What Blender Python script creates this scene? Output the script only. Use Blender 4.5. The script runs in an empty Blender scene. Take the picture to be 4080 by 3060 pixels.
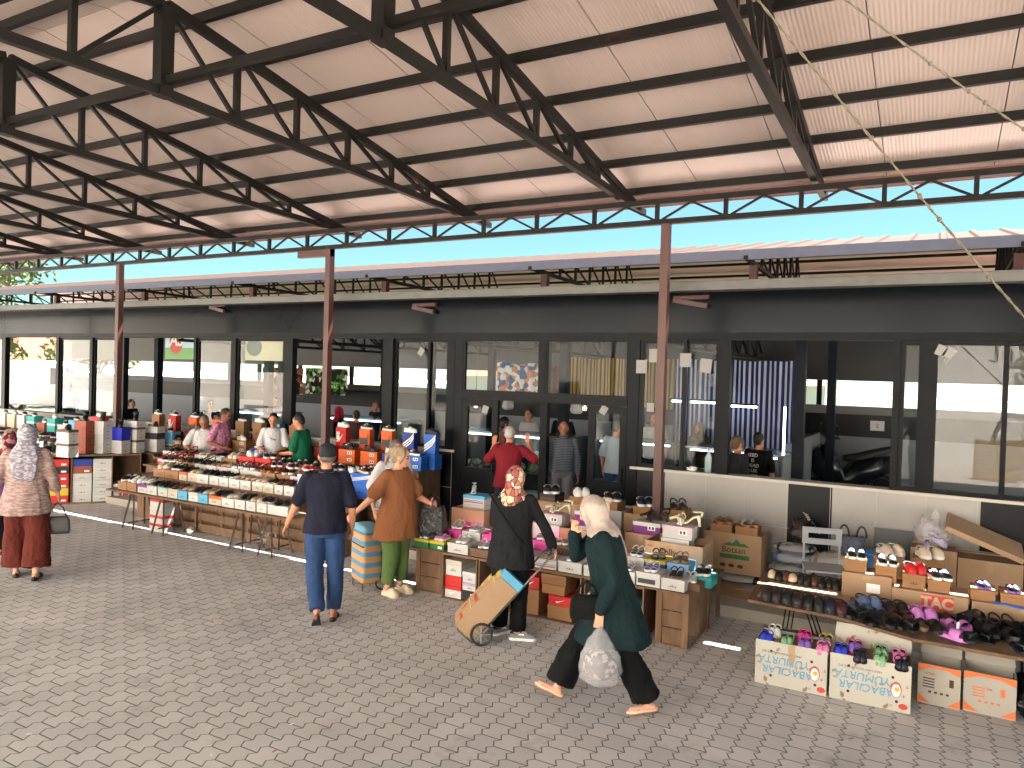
import bpy, bmesh, math, random
from mathutils import Vector, Matrix, noise
random.seed(7)
SC = bpy.context.scene
COL = SC.collection
# ------------------------------------------------------------------ camera
H = 2.5
FOC, YAW, PITCH, ROLL = 2977.3, .513, -.0141, .0296
def _axes():
    cy, sy, cp, sp = math.cos(YAW), math.sin(YAW), math.cos(PITCH), math.sin(PITCH)
    f = Vector((-sy*cp, cy*cp, sp)); r = Vector((cy, sy, 0)); u = r.cross(f)
    cr, sr = math.cos(ROLL), math.sin(ROLL)
    return cr*r + sr*u, cr*u - sr*r, f
CR, CU, CF = _axes()
cam = bpy.data.cameras.new('camera'); camo = bpy.data.objects.new('camera', cam); COL.objects.link(camo)
camo.matrix_world = Matrix((( CR.x, CU.x, -CF.x, 0), (CR.y, CU.y, -CF.y, 0), (CR.z, CU.z, -CF.z, H), (0, 0, 0, 1)))
cam.sensor_width = 36; cam.lens = 36*FOC/4080; cam.clip_start = .05; cam.clip_end = 3000
SC.camera = camo
# ------------------------------------------------------------------ sky, sun, exposure
W = bpy.data.worlds.new('World'); SC.world = W; W.use_nodes = True
nt = W.node_tree; bg = nt.nodes['Background']
sky = nt.nodes.new('ShaderNodeTexSky'); sky.sky_type = 'NISHITA'; sky.sun_disc = False
SUN = Vector((.35, 1.0, 2.325)).normalized()
sky.sun_elevation = math.asin(SUN.z); sky.sun_rotation = math.atan2(SUN.x, SUN.y)
sky.air_density = 1.0; sky.dust_density = .3; sky.ozone_density = 1.0
tint = nt.nodes.new('ShaderNodeMix'); tint.data_type = 'RGBA'; tint.blend_type = 'MULTIPLY'; tint.inputs[0].default_value = 1; tint.inputs[7].default_value = (.145, .205, .182, 1)
nt.links.new(sky.outputs[0], tint.inputs[6]); nt.links.new(tint.outputs[2], bg.inputs[0]); bg.inputs[1].default_value = .05
sl = bpy.data.lights.new('sun', 'SUN'); sl.energy = 5; sl.angle = math.radians(.5); sl.color = (1, .95, .86)
so = bpy.data.objects.new('sun', sl); COL.objects.link(so)
so.rotation_euler = (-SUN).to_track_quat('-Z', 'Y').to_euler(); so.location = (0, 0, 30)
SC.view_settings.view_transform = 'Standard'; SC.view_settings.look = 'None'; SC.view_settings.gamma = 1
SC.view_settings.exposure = 4.2
SC.render.engine = 'CYCLES'
cy = SC.cycles
cy.use_denoising = True; cy.max_bounces = 10; cy.diffuse_bounces = 5; cy.glossy_bounces = 4
cy.transparent_max_bounces = 24; cy.transmission_bounces = 6; cy.sample_clamp_indirect = 6
cy.caustics_reflective = False; cy.caustics_refractive = False
# ------------------------------------------------------------------ photo measurements -> points in the place
VS = 4080/2212
def ray(x, y):
    return (CR*((x*VS-2040)/FOC) - CU*((y*VS-1530)/FOC) + CF).normalized()
def gz(x, y, z):
    d = ray(x, y); return Vector((0, 0, H)) + d*((z-H)/d.z)
def gy(x, y, Y):
    d = ray(x, y); return Vector((0, 0, H)) + d*(Y/d.y)
# crops the measurements were read from
def P2(x, y): return 894.6+x*.3595, 975.9+y*.3595
def RD(x, y): return 1572.3+x*.31375, 1084.3+y*.31375
def RE(x, y): return (3200+x*.39783)/VS, (2050+y*.39783)/VS
def C4(x, y): return (400+x*.45208)/VS, (1500+y*.45208)/VS
def CA(x, y): return x*.17157, 867.4+y*.17157
def CB(x, y): return (1150+x*.31646)/VS, (1600+y*.31646)/VS
def C3(x, y): return (2500+x*.4823)/VS, (1900+y*.4823)/VS
def CX(x, y): return (2100+x*.31646)/VS, (1850+y*.31646)/VS
# ------------------------------------------------------------------ materials
MATS = {}
def mat(name, col, rough=.6, var=.12, scale=6, bump=0., bscale=80, metal=0., spec=.5, obj_var=0., emit=0., det=4):
    if name in MATS: return MATS[name]
    m = bpy.data.materials.new(name); m.use_nodes = True; MATS[name] = m
    n, l = m.node_tree.nodes, m.node_tree.links; b = n['Principled BSDF']
    b.inputs['Roughness'].default_value = rough; b.inputs['Metallic'].default_value = metal
    b.inputs['Specular IOR Level'].default_value = spec
    c = (*col, 1) if len(col) == 3 else col
    tc = n.new('ShaderNodeTexCoord')
    nz = n.new('ShaderNodeTexNoise'); nz.inputs['Scale'].default_value = scale; nz.inputs['Detail'].default_value = det
    l.new(tc.outputs['Object'], nz.inputs['Vector'])
    mr = n.new('ShaderNodeMapRange'); mr.inputs[3].default_value = 1-var; mr.inputs[4].default_value = 1+var
    l.new(nz.outputs['Fac'], mr.inputs[0])
    hs = n.new('ShaderNodeHueSaturation'); hs.inputs['Color'].default_value = c
    if obj_var:
        oi = n.new('ShaderNodeObjectInfo'); m2 = n.new('ShaderNodeMapRange')
        m2.inputs[3].default_value = 1-obj_var; m2.inputs[4].default_value = 1+obj_var
        l.new(oi.outputs['Random'], m2.inputs[0])
        mu = n.new('ShaderNodeMath'); mu.operation = 'MULTIPLY'
        l.new(m2.outputs[0], mu.inputs[0]); l.new(mr.outputs[0], mu.inputs[1]); l.new(mu.outputs[0], hs.inputs['Value'])
    else: l.new(mr.outputs[0], hs.inputs['Value'])
    l.new(hs.outputs[0], b.inputs['Base Color'])
    if bump:
        n2 = n.new('ShaderNodeTexNoise'); n2.inputs['Scale'].default_value = bscale; n2.inputs['Detail'].default_value = 3
        l.new(tc.outputs['Object'], n2.inputs['Vector'])
        bp = n.new('ShaderNodeBump'); bp.inputs['Strength'].default_value = bump; bp.inputs['Distance'].default_value = .01
        l.new(n2.outputs['Fac'], bp.inputs['Height']); l.new(bp.outputs[0], b.inputs['Normal'])
    if emit:
        b.inputs['Emission Color'].default_value = c; b.inputs['Emission Strength'].default_value = emit
    return m
def nodes_of(m): return m.node_tree.nodes, m.node_tree.links, m.node_tree.nodes['Principled BSDF']
def hexc(r, g, b):   # sRGB 0-255 to linear
    f = lambda v: (v/255/12.92) if v/255 <= .04045 else ((v/255+.055)/1.055)**2.4
    return (f(r), f(g), f(b))
steel = mat('dark_painted_steel', (.006, .005, .0045), .5, .3, 9, .12, 60, spec=.18)
redsteel = mat('red_oxide_steel', (.05, .0115, .008), .5, .22, 5, .15, 50)
anth = mat('anthracite_panel', (.003, .0042, .006), .2, .12, 2, .0, 3, spec=.1)
anthframe = mat('anthracite_aluminium', (.0055, .006, .0075), .4, .1, 4, .05, 120, spec=.08)
galv = mat('galvanised_gutter', (.075, .077, .072), .5, .25, 9, .12, 90, metal=.15)
interiorpanel = mat('dark_interior_panel', (.007, .008, .011), .5, .15, 3)
lighttile = mat('light_wall_tile', (.28, .262, .25), .4, .08, 3, .05, 30)
darktile = mat('dark_wall_tile', (.008, .008, .0105), .35, .1, 6, .04, 30, spec=.15)
whitewall = mat('painted_wall', (.14, .14, .15), .7, .08, 2, .05, 20)
conc = mat('sidewalk_concrete', (.3, .275, .24), .9, .22, 2.5, .35, 40)
card = mat('brown_cardboard', (.33, .21, .125), .85, .13, 5, .08, 25, obj_var=.14)
cardin = mat('inner_cardboard', (.3, .18, .1), .9, .1, 5)
wood = mat('weathered_wood', (.15, .084, .046), .85, .65, 9, .6, 40, obj_var=.22, det=8)
paperw = mat('white_card_box', (.68, .67, .66), .6, .05, 5, obj_var=.06)
def stretch(m, sx, sy, sz):  # stretch the noise of a material along an axis (grain)
    n, l, b = nodes_of(m); tc = next(x for x in n if x.type == 'TEX_COORD')
    for t in [x for x in n if x.type == 'TEX_NOISE']:
        mp = n.new('ShaderNodeMapping'); mp.inputs['Scale'].default_value = (sx, sy, sz)
        l.new(tc.outputs['Object'], mp.inputs[0]); l.new(mp.outputs[0], t.inputs['Vector'])
stretch(wood, 1.6, 1.6, .3)
def patches(m, colr, scale, lo, hi, amount):   # irregular patches (rust, stains, worn spots) over a material
    n, l, b = nodes_of(m); tc = next(x for x in n if x.type == 'TEX_COORD'); hs = next(x for x in n if x.type == 'HUE_SAT')
    z = n.new('ShaderNodeTexNoise'); z.inputs['Scale'].default_value = scale; z.inputs['Detail'].default_value = 7; z.inputs['Roughness'].default_value = .7
    r = n.new('ShaderNodeMapRange'); r.inputs[1].default_value = lo; r.inputs[2].default_value = hi; r.inputs[4].default_value = amount
    x = n.new('ShaderNodeMix'); x.data_type = 'RGBA'; x.inputs[7].default_value = (*colr, 1)
    l.new(tc.outputs['Object'], z.inputs['Vector']); l.new(z.outputs['Fac'], r.inputs[0]); l.new(r.outputs[0], x.inputs[0]); l.new(hs.outputs[0], x.inputs[6]); l.new(x.outputs[2], b.inputs['Base Color'])
patches(steel, (.055, .022, .01), 2.2, .62, .72, .8); patches(redsteel, (.02, .008, .006), 3, .6, .72, .7); patches(wood, (.06, .04, .028), 3.5, .55, .72, .7); patches(card, (.2, .12, .065), 3, .58, .74, .6)
patches(lighttile, (.19, .175, .16), 1.6, .52, .75, .5); patches(galv, (.05, .048, .04), 4, .55, .7, .6); patches(anth, (.012, .012, .012), 1.2, .58, .8, .3)
def ceiling_mat():
    m = mat('roof_sheet_underside', (.335, .275, .256), .33, .07, 1.3)
    n, l, b = nodes_of(m); tc = next(x for x in n if x.type == 'TEX_COORD')
    sp = n.new('ShaderNodeSeparateXYZ'); l.new(tc.outputs['Object'], sp.inputs[0])
    w = n.new('ShaderNodeMath'); w.operation = 'MULTIPLY'; w.inputs[1].default_value = 2*math.pi/.035; l.new(sp.outputs['X'], w.inputs[0])
    s = n.new('ShaderNodeMath'); s.operation = 'SINE'; l.new(w.outputs[0], s.inputs[0])
    bp = n.new('ShaderNodeBump'); bp.inputs['Strength'].default_value = .45; bp.inputs['Distance'].default_value = .002
    l.new(s.outputs[0], bp.inputs['Height']); l.new(bp.outputs[0], b.inputs['Normal'])
    return m
ceilm = ceiling_mat(); patches(ceilm, (.24, .18, .15), .7, .6, .78, .5)
rooftop = mat('red_roof_sheet', (.12, .08, .07), .55, .1, 1.2)
def paver_mat():
    m = mat('interlocking_pavers', (.34, .3, .265), .85, .25, 1.1, det=6)
    n, l, b = nodes_of(m); tc = next(x for x in n if x.type == 'TEX_COORD')
    hs = next(x for x in n if x.type == 'HUE_SAT')
    sp = n.new('ShaderNodeSeparateXYZ'); l.new(tc.outputs['Object'], sp.inputs[0])
    def math_(op, a, bb=None):
        k = n.new('ShaderNodeMath'); k.operation = op
        for i, v in enumerate((a, bb)):
            if v is None: continue
            if isinstance(v, (int, float)): k.inputs[i].default_value = v
            else: l.new(v, k.inputs[i])
        return k.outputs[0]
    # zigzag sides: a clipped triangle wave along Y shifts X
    t = math_('FRACT', math_('MULTIPLY', sp.outputs['Y'], 1/.1))
    t = math_('MINIMUM', math_('DIVIDE', t, .62), math_('DIVIDE', math_('SUBTRACT', 1.0, t), .38))
    x2 = math_('ADD', sp.outputs['X'], math_('MULTIPLY', t, .036))
    cb = n.new('ShaderNodeCombineXYZ'); l.new(sp.outputs['Y'], cb.inputs[0]); l.new(x2, cb.inputs[1])
    br = n.new('ShaderNodeTexBrick'); l.new(cb.outputs[0], br.inputs['Vector'])
    br.inputs['Scale'].default_value = 1; br.inputs['Mortar Size'].default_value = .006; br.inputs['Mortar Smooth'].default_value = .35
    br.inputs['Brick Width'].default_value = .2; br.inputs['Row Height'].default_value = .155; br.offset = .5; br.inputs['Bias'].default_value = 0
    br.inputs['Color1'].default_value = (.455, .445, .44, 1); br.inputs['Color2'].default_value = (.535, .52, .513, 1)
    br.inputs['Mortar'].default_value = (.15, .13, .115, 1)
    sn = n.new('ShaderNodeTexNoise'); sn.inputs['Scale'].default_value = 2.3; sn.inputs['Detail'].default_value = 7; sn.inputs['Roughness'].default_value = .7; l.new(tc.outputs['Object'], sn.inputs['Vector'])
    sr = n.new('ShaderNodeMapRange'); sr.inputs[1].default_value = .56; sr.inputs[2].default_value = .72; sr.inputs[3].default_value = 0; sr.inputs[4].default_value = .65; l.new(sn.outputs['Fac'], sr.inputs[0])
    sm_ = n.new('ShaderNodeMix'); sm_.data_type = 'RGBA'; sm_.blend_type = 'MIX'; l.new(sr.outputs[0], sm_.inputs[0]); l.new(br.outputs['Color'], sm_.inputs[6]); sm_.inputs[7].default_value = (.25, .23, .21, 1)
    l.new(sm_.outputs[2], hs.inputs['Color'])
    n2 = n.new('ShaderNodeTexNoise'); n2.inputs['Scale'].default_value = 70; l.new(tc.outputs['Object'], n2.inputs['Vector'])
    h = math_('SUBTRACT', math_('MULTIPLY', n2.outputs['Fac'], .25), br.outputs['Fac'])
    bp = n.new('ShaderNodeBump'); bp.inputs['Strength'].default_value = .8; bp.inputs['Distance'].default_value = .006
    l.new(h, bp.inputs['Height']); l.new(bp.outputs[0], b.inputs['Normal'])
    return m
pavers = paver_mat()
def glass_mat(name, ior):
    m = bpy.data.materials.new(name); m.use_nodes = True; n, l = m.node_tree.nodes, m.node_tree.links
    n.clear(); o = n.new('ShaderNodeOutputMaterial'); mx = n.new('ShaderNodeMixShader'); tr = n.new('ShaderNodeBsdfTransparent')
    gl = n.new('ShaderNodeBsdfGlossy'); gl.inputs['Roughness'].default_value = .0; fr = n.new('ShaderNodeFresnel'); fr.inputs[0].default_value = ior
    tr.inputs[0].default_value = (.93, .96, .95, 1)
    ge = n.new('ShaderNodeNewGeometry'); iv = n.new('ShaderNodeMath'); iv.operation = 'SUBTRACT'; iv.inputs[0].default_value = 1; l.new(ge.outputs['Backfacing'], iv.inputs[1])
    mu = n.new('ShaderNodeMath'); mu.operation = 'MULTIPLY'; l.new(fr.outputs[0], mu.inputs[0]); l.new(iv.outputs[0], mu.inputs[1])   # one mirror face per pane
    l.new(mu.outputs[0], mx.inputs[0]); l.new(tr.outputs[0], mx.inputs[1]); l.new(gl.outputs[0], mx.inputs[2]); l.new(mx.outputs[0], o.inputs[0])
    return m
glass = glass_mat('window_glass', 1.25); sunglass = glass_mat('reflective_window_glass', 1.48)
# ------------------------------------------------------------------ mesh helpers
class MB:
    def __init__(s): s.v = []; s.f = []; s.mi = []; s.sm = []; s.cur = 0
    def add(s, vs, fs, smooth=False, M=None):
        o = len(s.v); s.v += [(M @ Vector(v)) if M else Vector(v) for v in vs]
        s.f += [tuple(i+o for i in f) for f in fs]; s.mi += [s.cur]*len(fs); s.sm += [smooth]*len(fs); return s
    def mat(s, i): s.cur = i; return s
    def box(s, x0, x1, y0, y1, z0, z1, M=None):
        return s.add([(x, y, z) for z in (z0, z1) for y in (y0, y1) for x in (x0, x1)],
                     [(0, 2, 3, 1), (4, 5, 7, 6), (0, 1, 5, 4), (2, 6, 7, 3), (0, 4, 6, 2), (1, 3, 7, 5)], M=M)
    def bar(s, a, b, w, h, up=(0, 0, 1)):
        a, b = Vector(a), Vector(b); d = (b-a).normalized(); u = Vector(up)
        if abs(d.dot(u)) > .98: u = Vector((0, 1, 0))
        sd = d.cross(u).normalized(); u = sd.cross(d)
        vs = [p + sd*(i*w/2) + u*(j*h/2) for p in (a, b) for j in (-1, 1) for i in (-1, 1)]
        return s.add(vs, [(0, 2, 3, 1), (4, 5, 7, 6), (0, 1, 5, 4), (2, 6, 7, 3), (0, 4, 6, 2), (1, 3, 7, 5)])
    def loft(s, rings, cap=True, smooth=True, closed=True, M=None):
        n = len(rings[0]); vs = [v for r in rings for v in r]; fs = []
        for i in range(len(rings)-1):
            for j in range(n if closed else n-1):
                k = (j+1) % n; fs.append((i*n+j, i*n+k, (i+1)*n+k, (i+1)*n+j))
        if cap and closed: fs += [tuple(range(n))[::-1], tuple(range((len(rings)-1)*n, len(rings)*n))]
        return s.add(vs, fs, smooth, M)
    def tube(s, pts, r, n=8, cap=True, M=None):
        pts = [Vector(p) for p in pts]; rs = r if isinstance(r, (list, tuple)) else [r]*len(pts); rings = []; ref = None
        for i, p in enumerate(pts):
            d = (pts[min(i+1, len(pts)-1)] - pts[max(i-1, 0)]).normalized()
            if ref is None: ref = d.orthogonal().normalized()
            ref = (ref - d*ref.dot(d)).normalized(); o = d.cross(ref)
            rings.append([p + (ref*math.cos(2*math.pi*k/n) + o*math.sin(2*math.pi*k/n))*rs[i] for k in range(n)])
        return s.loft(rings, cap, M=M)
    def ell(s, c, rx, ry, rz, n=14, m=9, M=None):
        c = Vector(c); rings = []
        for i in range(m+1):
            t = -math.pi/2 + math.pi*i/m; q = max(math.cos(t), .02)
            rings.append([c + Vector((rx*q*math.cos(2*math.pi*k/n), ry*q*math.sin(2*math.pi*k/n), rz*math.sin(t))) for k in range(n)])
        return s.loft(rings, M=M)
    def disc(s, c, r, h, n=16, M=None):
        c = Vector(c); return s.loft([[c+Vector((r*math.cos(2*math.pi*k/n), r*math.sin(2*math.pi*k/n), z)) for k in range(n)] for z in (0, h)], smooth=False, M=M)
    def mesh(s, name, mats):
        me = bpy.data.meshes.new(name); me.from_pydata([tuple(v) for v in s.v], [], s.f)
        for m in (mats if isinstance(mats, (list, tuple)) else [mats]): me.materials.append(m)
        me.polygons.foreach_set('material_index', s.mi); me.polygons.foreach_set('use_smooth', s.sm); me.update(); return me
    def build(s, name, mats, parent=None): return link(name, s.mesh(name, mats), parent)
def link(name, me, parent=None, M=None):
    o = bpy.data.objects.new(name, me); COL.objects.link(o)
    if parent: o.parent = parent
    if M is not None: o.matrix_local = M
    return o
def tag(o, label=None, cat=None, group=None, kind=None):
    if label: o['label'] = label
    if cat: o['category'] = cat
    if group: o['group'] = group
    if kind: o['kind'] = kind
    return o
def empty(name, loc, rz=0, label=None, cat=None, group=None):
    o = bpy.data.objects.new(name, None); COL.objects.link(o); o.location = loc; o.rotation_euler = (0, 0, rz); o.empty_display_size = .1
    return tag(o, label, cat, group)
def bevel(me, w, seg=1):
    b = bmesh.new(); b.from_mesh(me); bmesh.ops.bevel(b, geom=b.edges[:], offset=w, segments=seg, affect='EDGES', profile=.5); b.to_mesh(me); b.free(); return me
def text_mesh(txt, size, m, extrude=.0015, shear=0., bold=0.):
    c = bpy.data.curves.new('lettering', 'FONT'); c.body = txt; c.size = size; c.align_x = 'CENTER'; c.align_y = 'CENTER'; c.extrude = extrude; c.shear = shear; c.offset = bold
    o = bpy.data.objects.new('lettering', c); COL.objects.link(o)
    me = bpy.data.meshes.new_from_object(o.evaluated_get(bpy.context.evaluated_depsgraph_get()))
    bpy.data.objects.remove(o); bpy.data.curves.remove(c); me.materials.clear(); me.materials.append(m); me.name = 'lettering'; return me
def rotz(a): return Matrix.Rotation(a, 4, 'Z')
def T(x, y, z): return Matrix.Translation((x, y, z))
STAND = Matrix.Rotation(math.pi/2, 4, 'X')     # text plane to a front facing -Y
def text(parent, txt, size, m, loc, rz=0, flip=False, shear=0., bold=0.):
    M = T(*loc) @ rotz(rz) @ STAND
    if flip: M = M @ Matrix.Rotation(math.pi, 4, 'Z')
    return link('lettering', text_mesh(txt, size, m, shear=shear, bold=bold), parent, M)
ORD = ['first', 'second', 'third', 'fourth', 'fifth', 'sixth', 'seventh', 'eighth', 'ninth', 'tenth', 'eleventh', 'twelfth', 'thirteenth', 'fourteenth', 'fifteenth', 'sixteenth', 'seventeenth', 'eighteenth', 'nineteenth', 'twentieth']
def Q(*p):  # extruded polygon helper: list of (x, z) -> prism between y0 and y1
    pass
# ================================================================== THE SETTING
g = MB(); g.add([(-300, -200, 0), (300, -200, 0), (300, 400, 0), (-300, 400, 0)], [(0, 1, 2, 3)])
tag(g.build('ground', mat('dry_ground', (.52, .45, .39), .95, .25, .4)), kind='structure')
g = MB(); g.add([(-26, -1.6, .004), (7, -1.6, .004), (7, 8.0, .004), (-26, 8.0, .004)], [(0, 1, 2, 3)])
tag(g.build('paved_ground', pavers), kind='structure')
g = MB(); g.box(-26, 12, 7.98, 9.72, -.05, .12)
tag(g.build('sidewalk', conc), kind='structure')
# hills beyond
def hills(x0, x1, y, h, seed, n=60):
    m = MB(); rings = []
    for j in range(6):
        rings.append([Vector((x0+(x1-x0)*i/n, y+j*40, -3+max(0, (h*(.55+.9*noise.noise(Vector((i*.09, seed, j*.3)))))*math.sin(math.pi*min(j/4, .9))))) for i in range(n+1)])
    m.loft(rings, cap=False, closed=False); return m
tag(hills(-500, 600, 160, 42, 3.1).build('hills', mat('dry_hills', (.05, .06, .05), .95, .3, .05)), kind='structure')
# ------------------------------------------------------------------ market canopy over the camera
canopy = empty('market_canopy', (-6, 4, 0), 0, 'open steel market canopy with pale roof panels and dark trusses over the shoe stalls', 'canopy')
CO = Vector((-6, 4, 0))
def cp(m, name, mt, parent=None):
    p = parent or canopy; off = CO if p is canopy else CO
    for i, v in enumerate(m.v): m.v[i] = v - CO
    return m.build(name, mt, p)
YR = 3.97
def ztop(Y): return 5.43 - .166*abs(Y-YR)*1.0       # underside of the top chords
XT = [-20.6, -18.1, -15.6, -13.05, -10.5, -8.06, -5.64, -3.32, -1.15, 1.12, 3.4, 5.2]
XE0, XE1 = -21.2, 5.4
NODE = [0, .75, 1.49, 2.24, 3.0, 3.73, 4.40]
def zbot(d): return 4.71 - .022*d                    # lower face of the bottom chord, d from the ridge
for X in XT:
    cb = MB()
    for s in (-1, 1): cb.bar((X, YR, zbot(0)+.035), (X, YR+s*5.25, zbot(5.0)+.02), .07, .075)
    root = cp(cb, 'roof_truss', steel)
    # chords / verticals / diagonals as sub-parts
    tc = MB()
    for s in (-1, 1): tc.bar((X, YR+s*.02, ztop(YR)+.04), (X, YR+s*5.0, ztop(YR+5.0)+.04), .07, .08)
    cp(tc, 'top_chord', steel, root)
    pm = MB(); pm.box(X-.055, X+.055, YR-.06, YR+.06, zbot(0)-.004, ztop(YR)+.02); cp(pm, 'king_post', steel, root)
    for s in (-1, 1):
        for i in range(1, 7):
            d = NODE[i]; vm = MB(); vm.bar((X, YR+s*d, zbot(d)+.05), (X, YR+s*d, ztop(YR+d)+.02), .05, .05); cp(vm, 'vertical', steel, root)
            dm = MB(); d0 = NODE[i-1]; dm.bar((X, YR+s*(d0+.05), ztop(YR+d0)), (X, YR+s*(d-.03), zbot(d)+.08), .035, .035); cp(dm, 'diagonal', steel, root)
for s in (-1, 1):
    for k, d in enumerate([.35, 1.02, 1.76, 2.5, 3.24, 3.95, 4.75]):
        z = ztop(YR+d)+.125; pm = MB(); pm.box(XE0, XE1, YR+s*d-.025, YR+s*d+.025, z-.04, z+.045); cp(pm, 'purlin', steel)
pm = MB(); pm.box(XE0, XE1, YR-.025, YR+.025, 4.80, 4.865); cp(pm, 'tie_beam', steel)
for s in (-1, 1):
    YB = YR+s*4.43
    bm_ = MB(); bm_.box(XE0, XE1, YB-.035, YB+.035, 4.275, 4.335); bm_.box(XE0, XE1, YB-.035, YB+.035, 4.51, 4.575); eb = cp(bm_, 'eave_beam', steel)
    x = -20.63; k = 0
    while x < XE1:
        sm = MB(); big = abs((x+13.12) % 5.17) < .3
        w = .045 if not big else .09
        sm.bar((x, YB, 4.33), (x, YB, 4.515), w, .045); cp(sm, 'strut', steel, eb)
        if s > 0 or True:
            dm = MB(); dm.bar((x+.06, YB, 4.335), (x+.405, YB, 4.515), .022, .025); dm.bar((x+.405, YB, 4.515), (x+.76, YB, 4.335), .022, .025); cp(dm, 'lacing', steel, eb)
        x += .816 if x < -8.5 else .79
    for X in (-18.2, -13.04, -7.92, -2.745, 2.42):
        cm = MB(); cm.box(X-.047, X+.047, YB-.05, YB+.05, .12 if s > 0 else 0, 4.277)
        if s > 0 and X == -7.92: cm.box(X-.62, X+.047, YB-.049, YB+.049, 4.17, 4.272)
        cmo = cp(cm, 'column', redsteel)
        bp_ = MB(); z0 = .12 if s > 0 else 0; bp_.box(X-.11, X+.11, YB-.11, YB+.11, z0, z0+.012); cp(bp_, 'base_plate', redsteel, cmo)
# roof sheet: pale underside, red top, joints every metre
for s in (-1, 1):
    rm = MB(); y0, y1 = YR, YR+s*5.06; z0 = ztop(YR)+.172; z1 = ztop(YR+5.06)+.172
    n = 27; xs = [XE0+(XE1-XE0)*i/n for i in range(n+1)]
    for a, b in zip(xs[:-1], xs[1:]):
        b2 = b-.008
        vs = [(a, y0, z0), (b2, y0, z0), (b2, y1, z1), (a, y1, z1), (a, y0, z0+.04), (b2, y0, z0+.04), (b2, y1, z1+.04), (a, y1, z1+.04)]
        rm.mat(0).add(vs, [(0, 1, 2, 3) if s < 0 else (3, 2, 1, 0)])
        rm.mat(1).add(vs, [(4, 7, 6, 5) if s < 0 else (5, 6, 7, 4), (0, 4, 5, 1), (3, 2, 6, 7), (0, 3, 7, 4), (1, 5, 6, 2)])
    rm.mat(1).add([(XE0, y0, z0+.045), (XE1, y0, z0+.045), (XE1, y1, z1+.045), (XE0, y1, z1+.045)], [(0, 1, 2, 3)])
    cp(rm, 'roof_panel', [ceilm, rooftop])
    fm = MB(); fm.box(XE0, XE1, min(y1, y1+s*.02), max(y1, y1+s*.02), 4.635, z1+.06); cp(fm, 'eave_flashing', mat('red_flashing', (.2, .085, .07), .5, .1))
# ------------------------------------------------------------------ the hall
D = 9.7; ZW = 3.06; ZS = 1.27
hall = empty('market_hall', (-8, 13, 0), 0, 'long dark panelled market hall with glazed front and tiled base wall', 'building')
HO = Vector((-8, 13, 0))
def hp(m, name, mt, parent=None):
    for i, v in enumerate(m.v): m.v[i] = v - HO
    return m.build(name, mt, parent or hall)
XL, XR = -31.0, 6.0
fm = MB(); fm.box(XL, XR, D-.02, D+.1, ZW+.045, 3.66); 
for x in (-20.9, -19.55, -16.05, -12.6, -9.2, -7.1, -3.75, -1.3, 1.6): fm.box(x-.004, x+.004, D-.023, D-.0205, ZW+.05, 3.655)
hp(fm, 'fascia_panel', anth)
gm = MB(); gm.box(XL, XR, 8.7, 8.715, 3.54, 3.645); gm.box(XL, XR, 8.715, 8.9, 3.54, 3.55); gm.box(XL, XR, 8.68, 8.7, 3.635, 3.645)
for x in (-17.5, -13.0, -6.2, -2.45): gm.box(x-.006, x+.006, 8.697, 8.699, 3.54, 3.634)
hp(gm, 'gutter', galv)
sf = MB(); sf.box(XL, XR, 8.9, D+.1, 3.66, 3.675); hp(sf, 'soffit', anth)
# lean-to roof with trapezoid ribs (ends peep over the gutter)
lr = MB(); lr.add([(XL, 8.76, 3.60), (XR, 8.76, 3.60), (XR, 12.5, 3.93), (XL, 12.5, 3.93)], [(0, 1, 2, 3)])
x = XL
while x < XR:
    lr.add([(x, 8.76, 3.602), (x+.05, 8.76, 3.64), (x+.30, 8.76, 3.64), (x+.35, 8.76, 3.602), (x, 12.5, 3.932), (x+.05, 12.5, 3.97), (x+.30, 12.5, 3.97), (x+.35, 12.5, 3.932)],
           [(0, 1, 5, 4), (1, 2, 6, 5), (2, 3, 7, 6), (3, 2, 1, 0)]); x += .75
hp(lr, 'lean_to_roof', rooftop)
# red stub brackets left on the fascia
for (px, py) in ((1463, 648), (895, 663), (455, 663)):
    p = gy(px, py, 9.62); sm = MB(); sm.bar((p.x-.06, 9.68, p.z+.03), (p.x+.42, 9.62, p.z+.03), .05, .05); sm.bar((p.x-.06, 9.66, p.z), (p.x+.40, 9.60, p.z-.09), .05, .06)
    hp(sm, 'stub_bracket', redsteel)
# base wall with tiles, cap
def wallrun(x0, x1, dark):
    w = MB(); w.box(x0, x1, D, D+.18, .1, ZS-.02); tiles = hp(w, 'base_wall', lighttile)
    for a, b in dark: t = MB(); t.box(a, b, D-.006, D-.0005, .12, ZS-.02); hp(t, 'dark_tile', darktile, tiles)
    gr = MB(); 
    for z in (.695,): gr.box(x0, x1, D-.0085, D-.0065, z-.003, z+.003)
    xx = x0
    while xx < x1: gr.box(xx-.0025, xx+.0025, D-.0085, D-.0065, .12, ZS-.02); xx += .5
    hp(gr, 'grout', mat('grout', (.42, .4, .38), .9), tiles)
    c = MB(); c.box(x0-.03, x1+.03, D-.05, D+.2, ZS-.02, ZS+.015); hp(c, 'sill_cap', mat('stone_sill', (.42, .39, .35), .7, .15, 8, .1), tiles)
wallrun(XL, -6.47, [(-17, -16.5), (-6.78, -6.47), (-8.6, -8.1), (-11.2, -10.7), (-14, -13.5)])
wallrun(-3.53, XR, [(-3.53, -3.08), (-1.51, -1.01), (.5, 1.0), (2.6, 3.1)])
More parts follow.
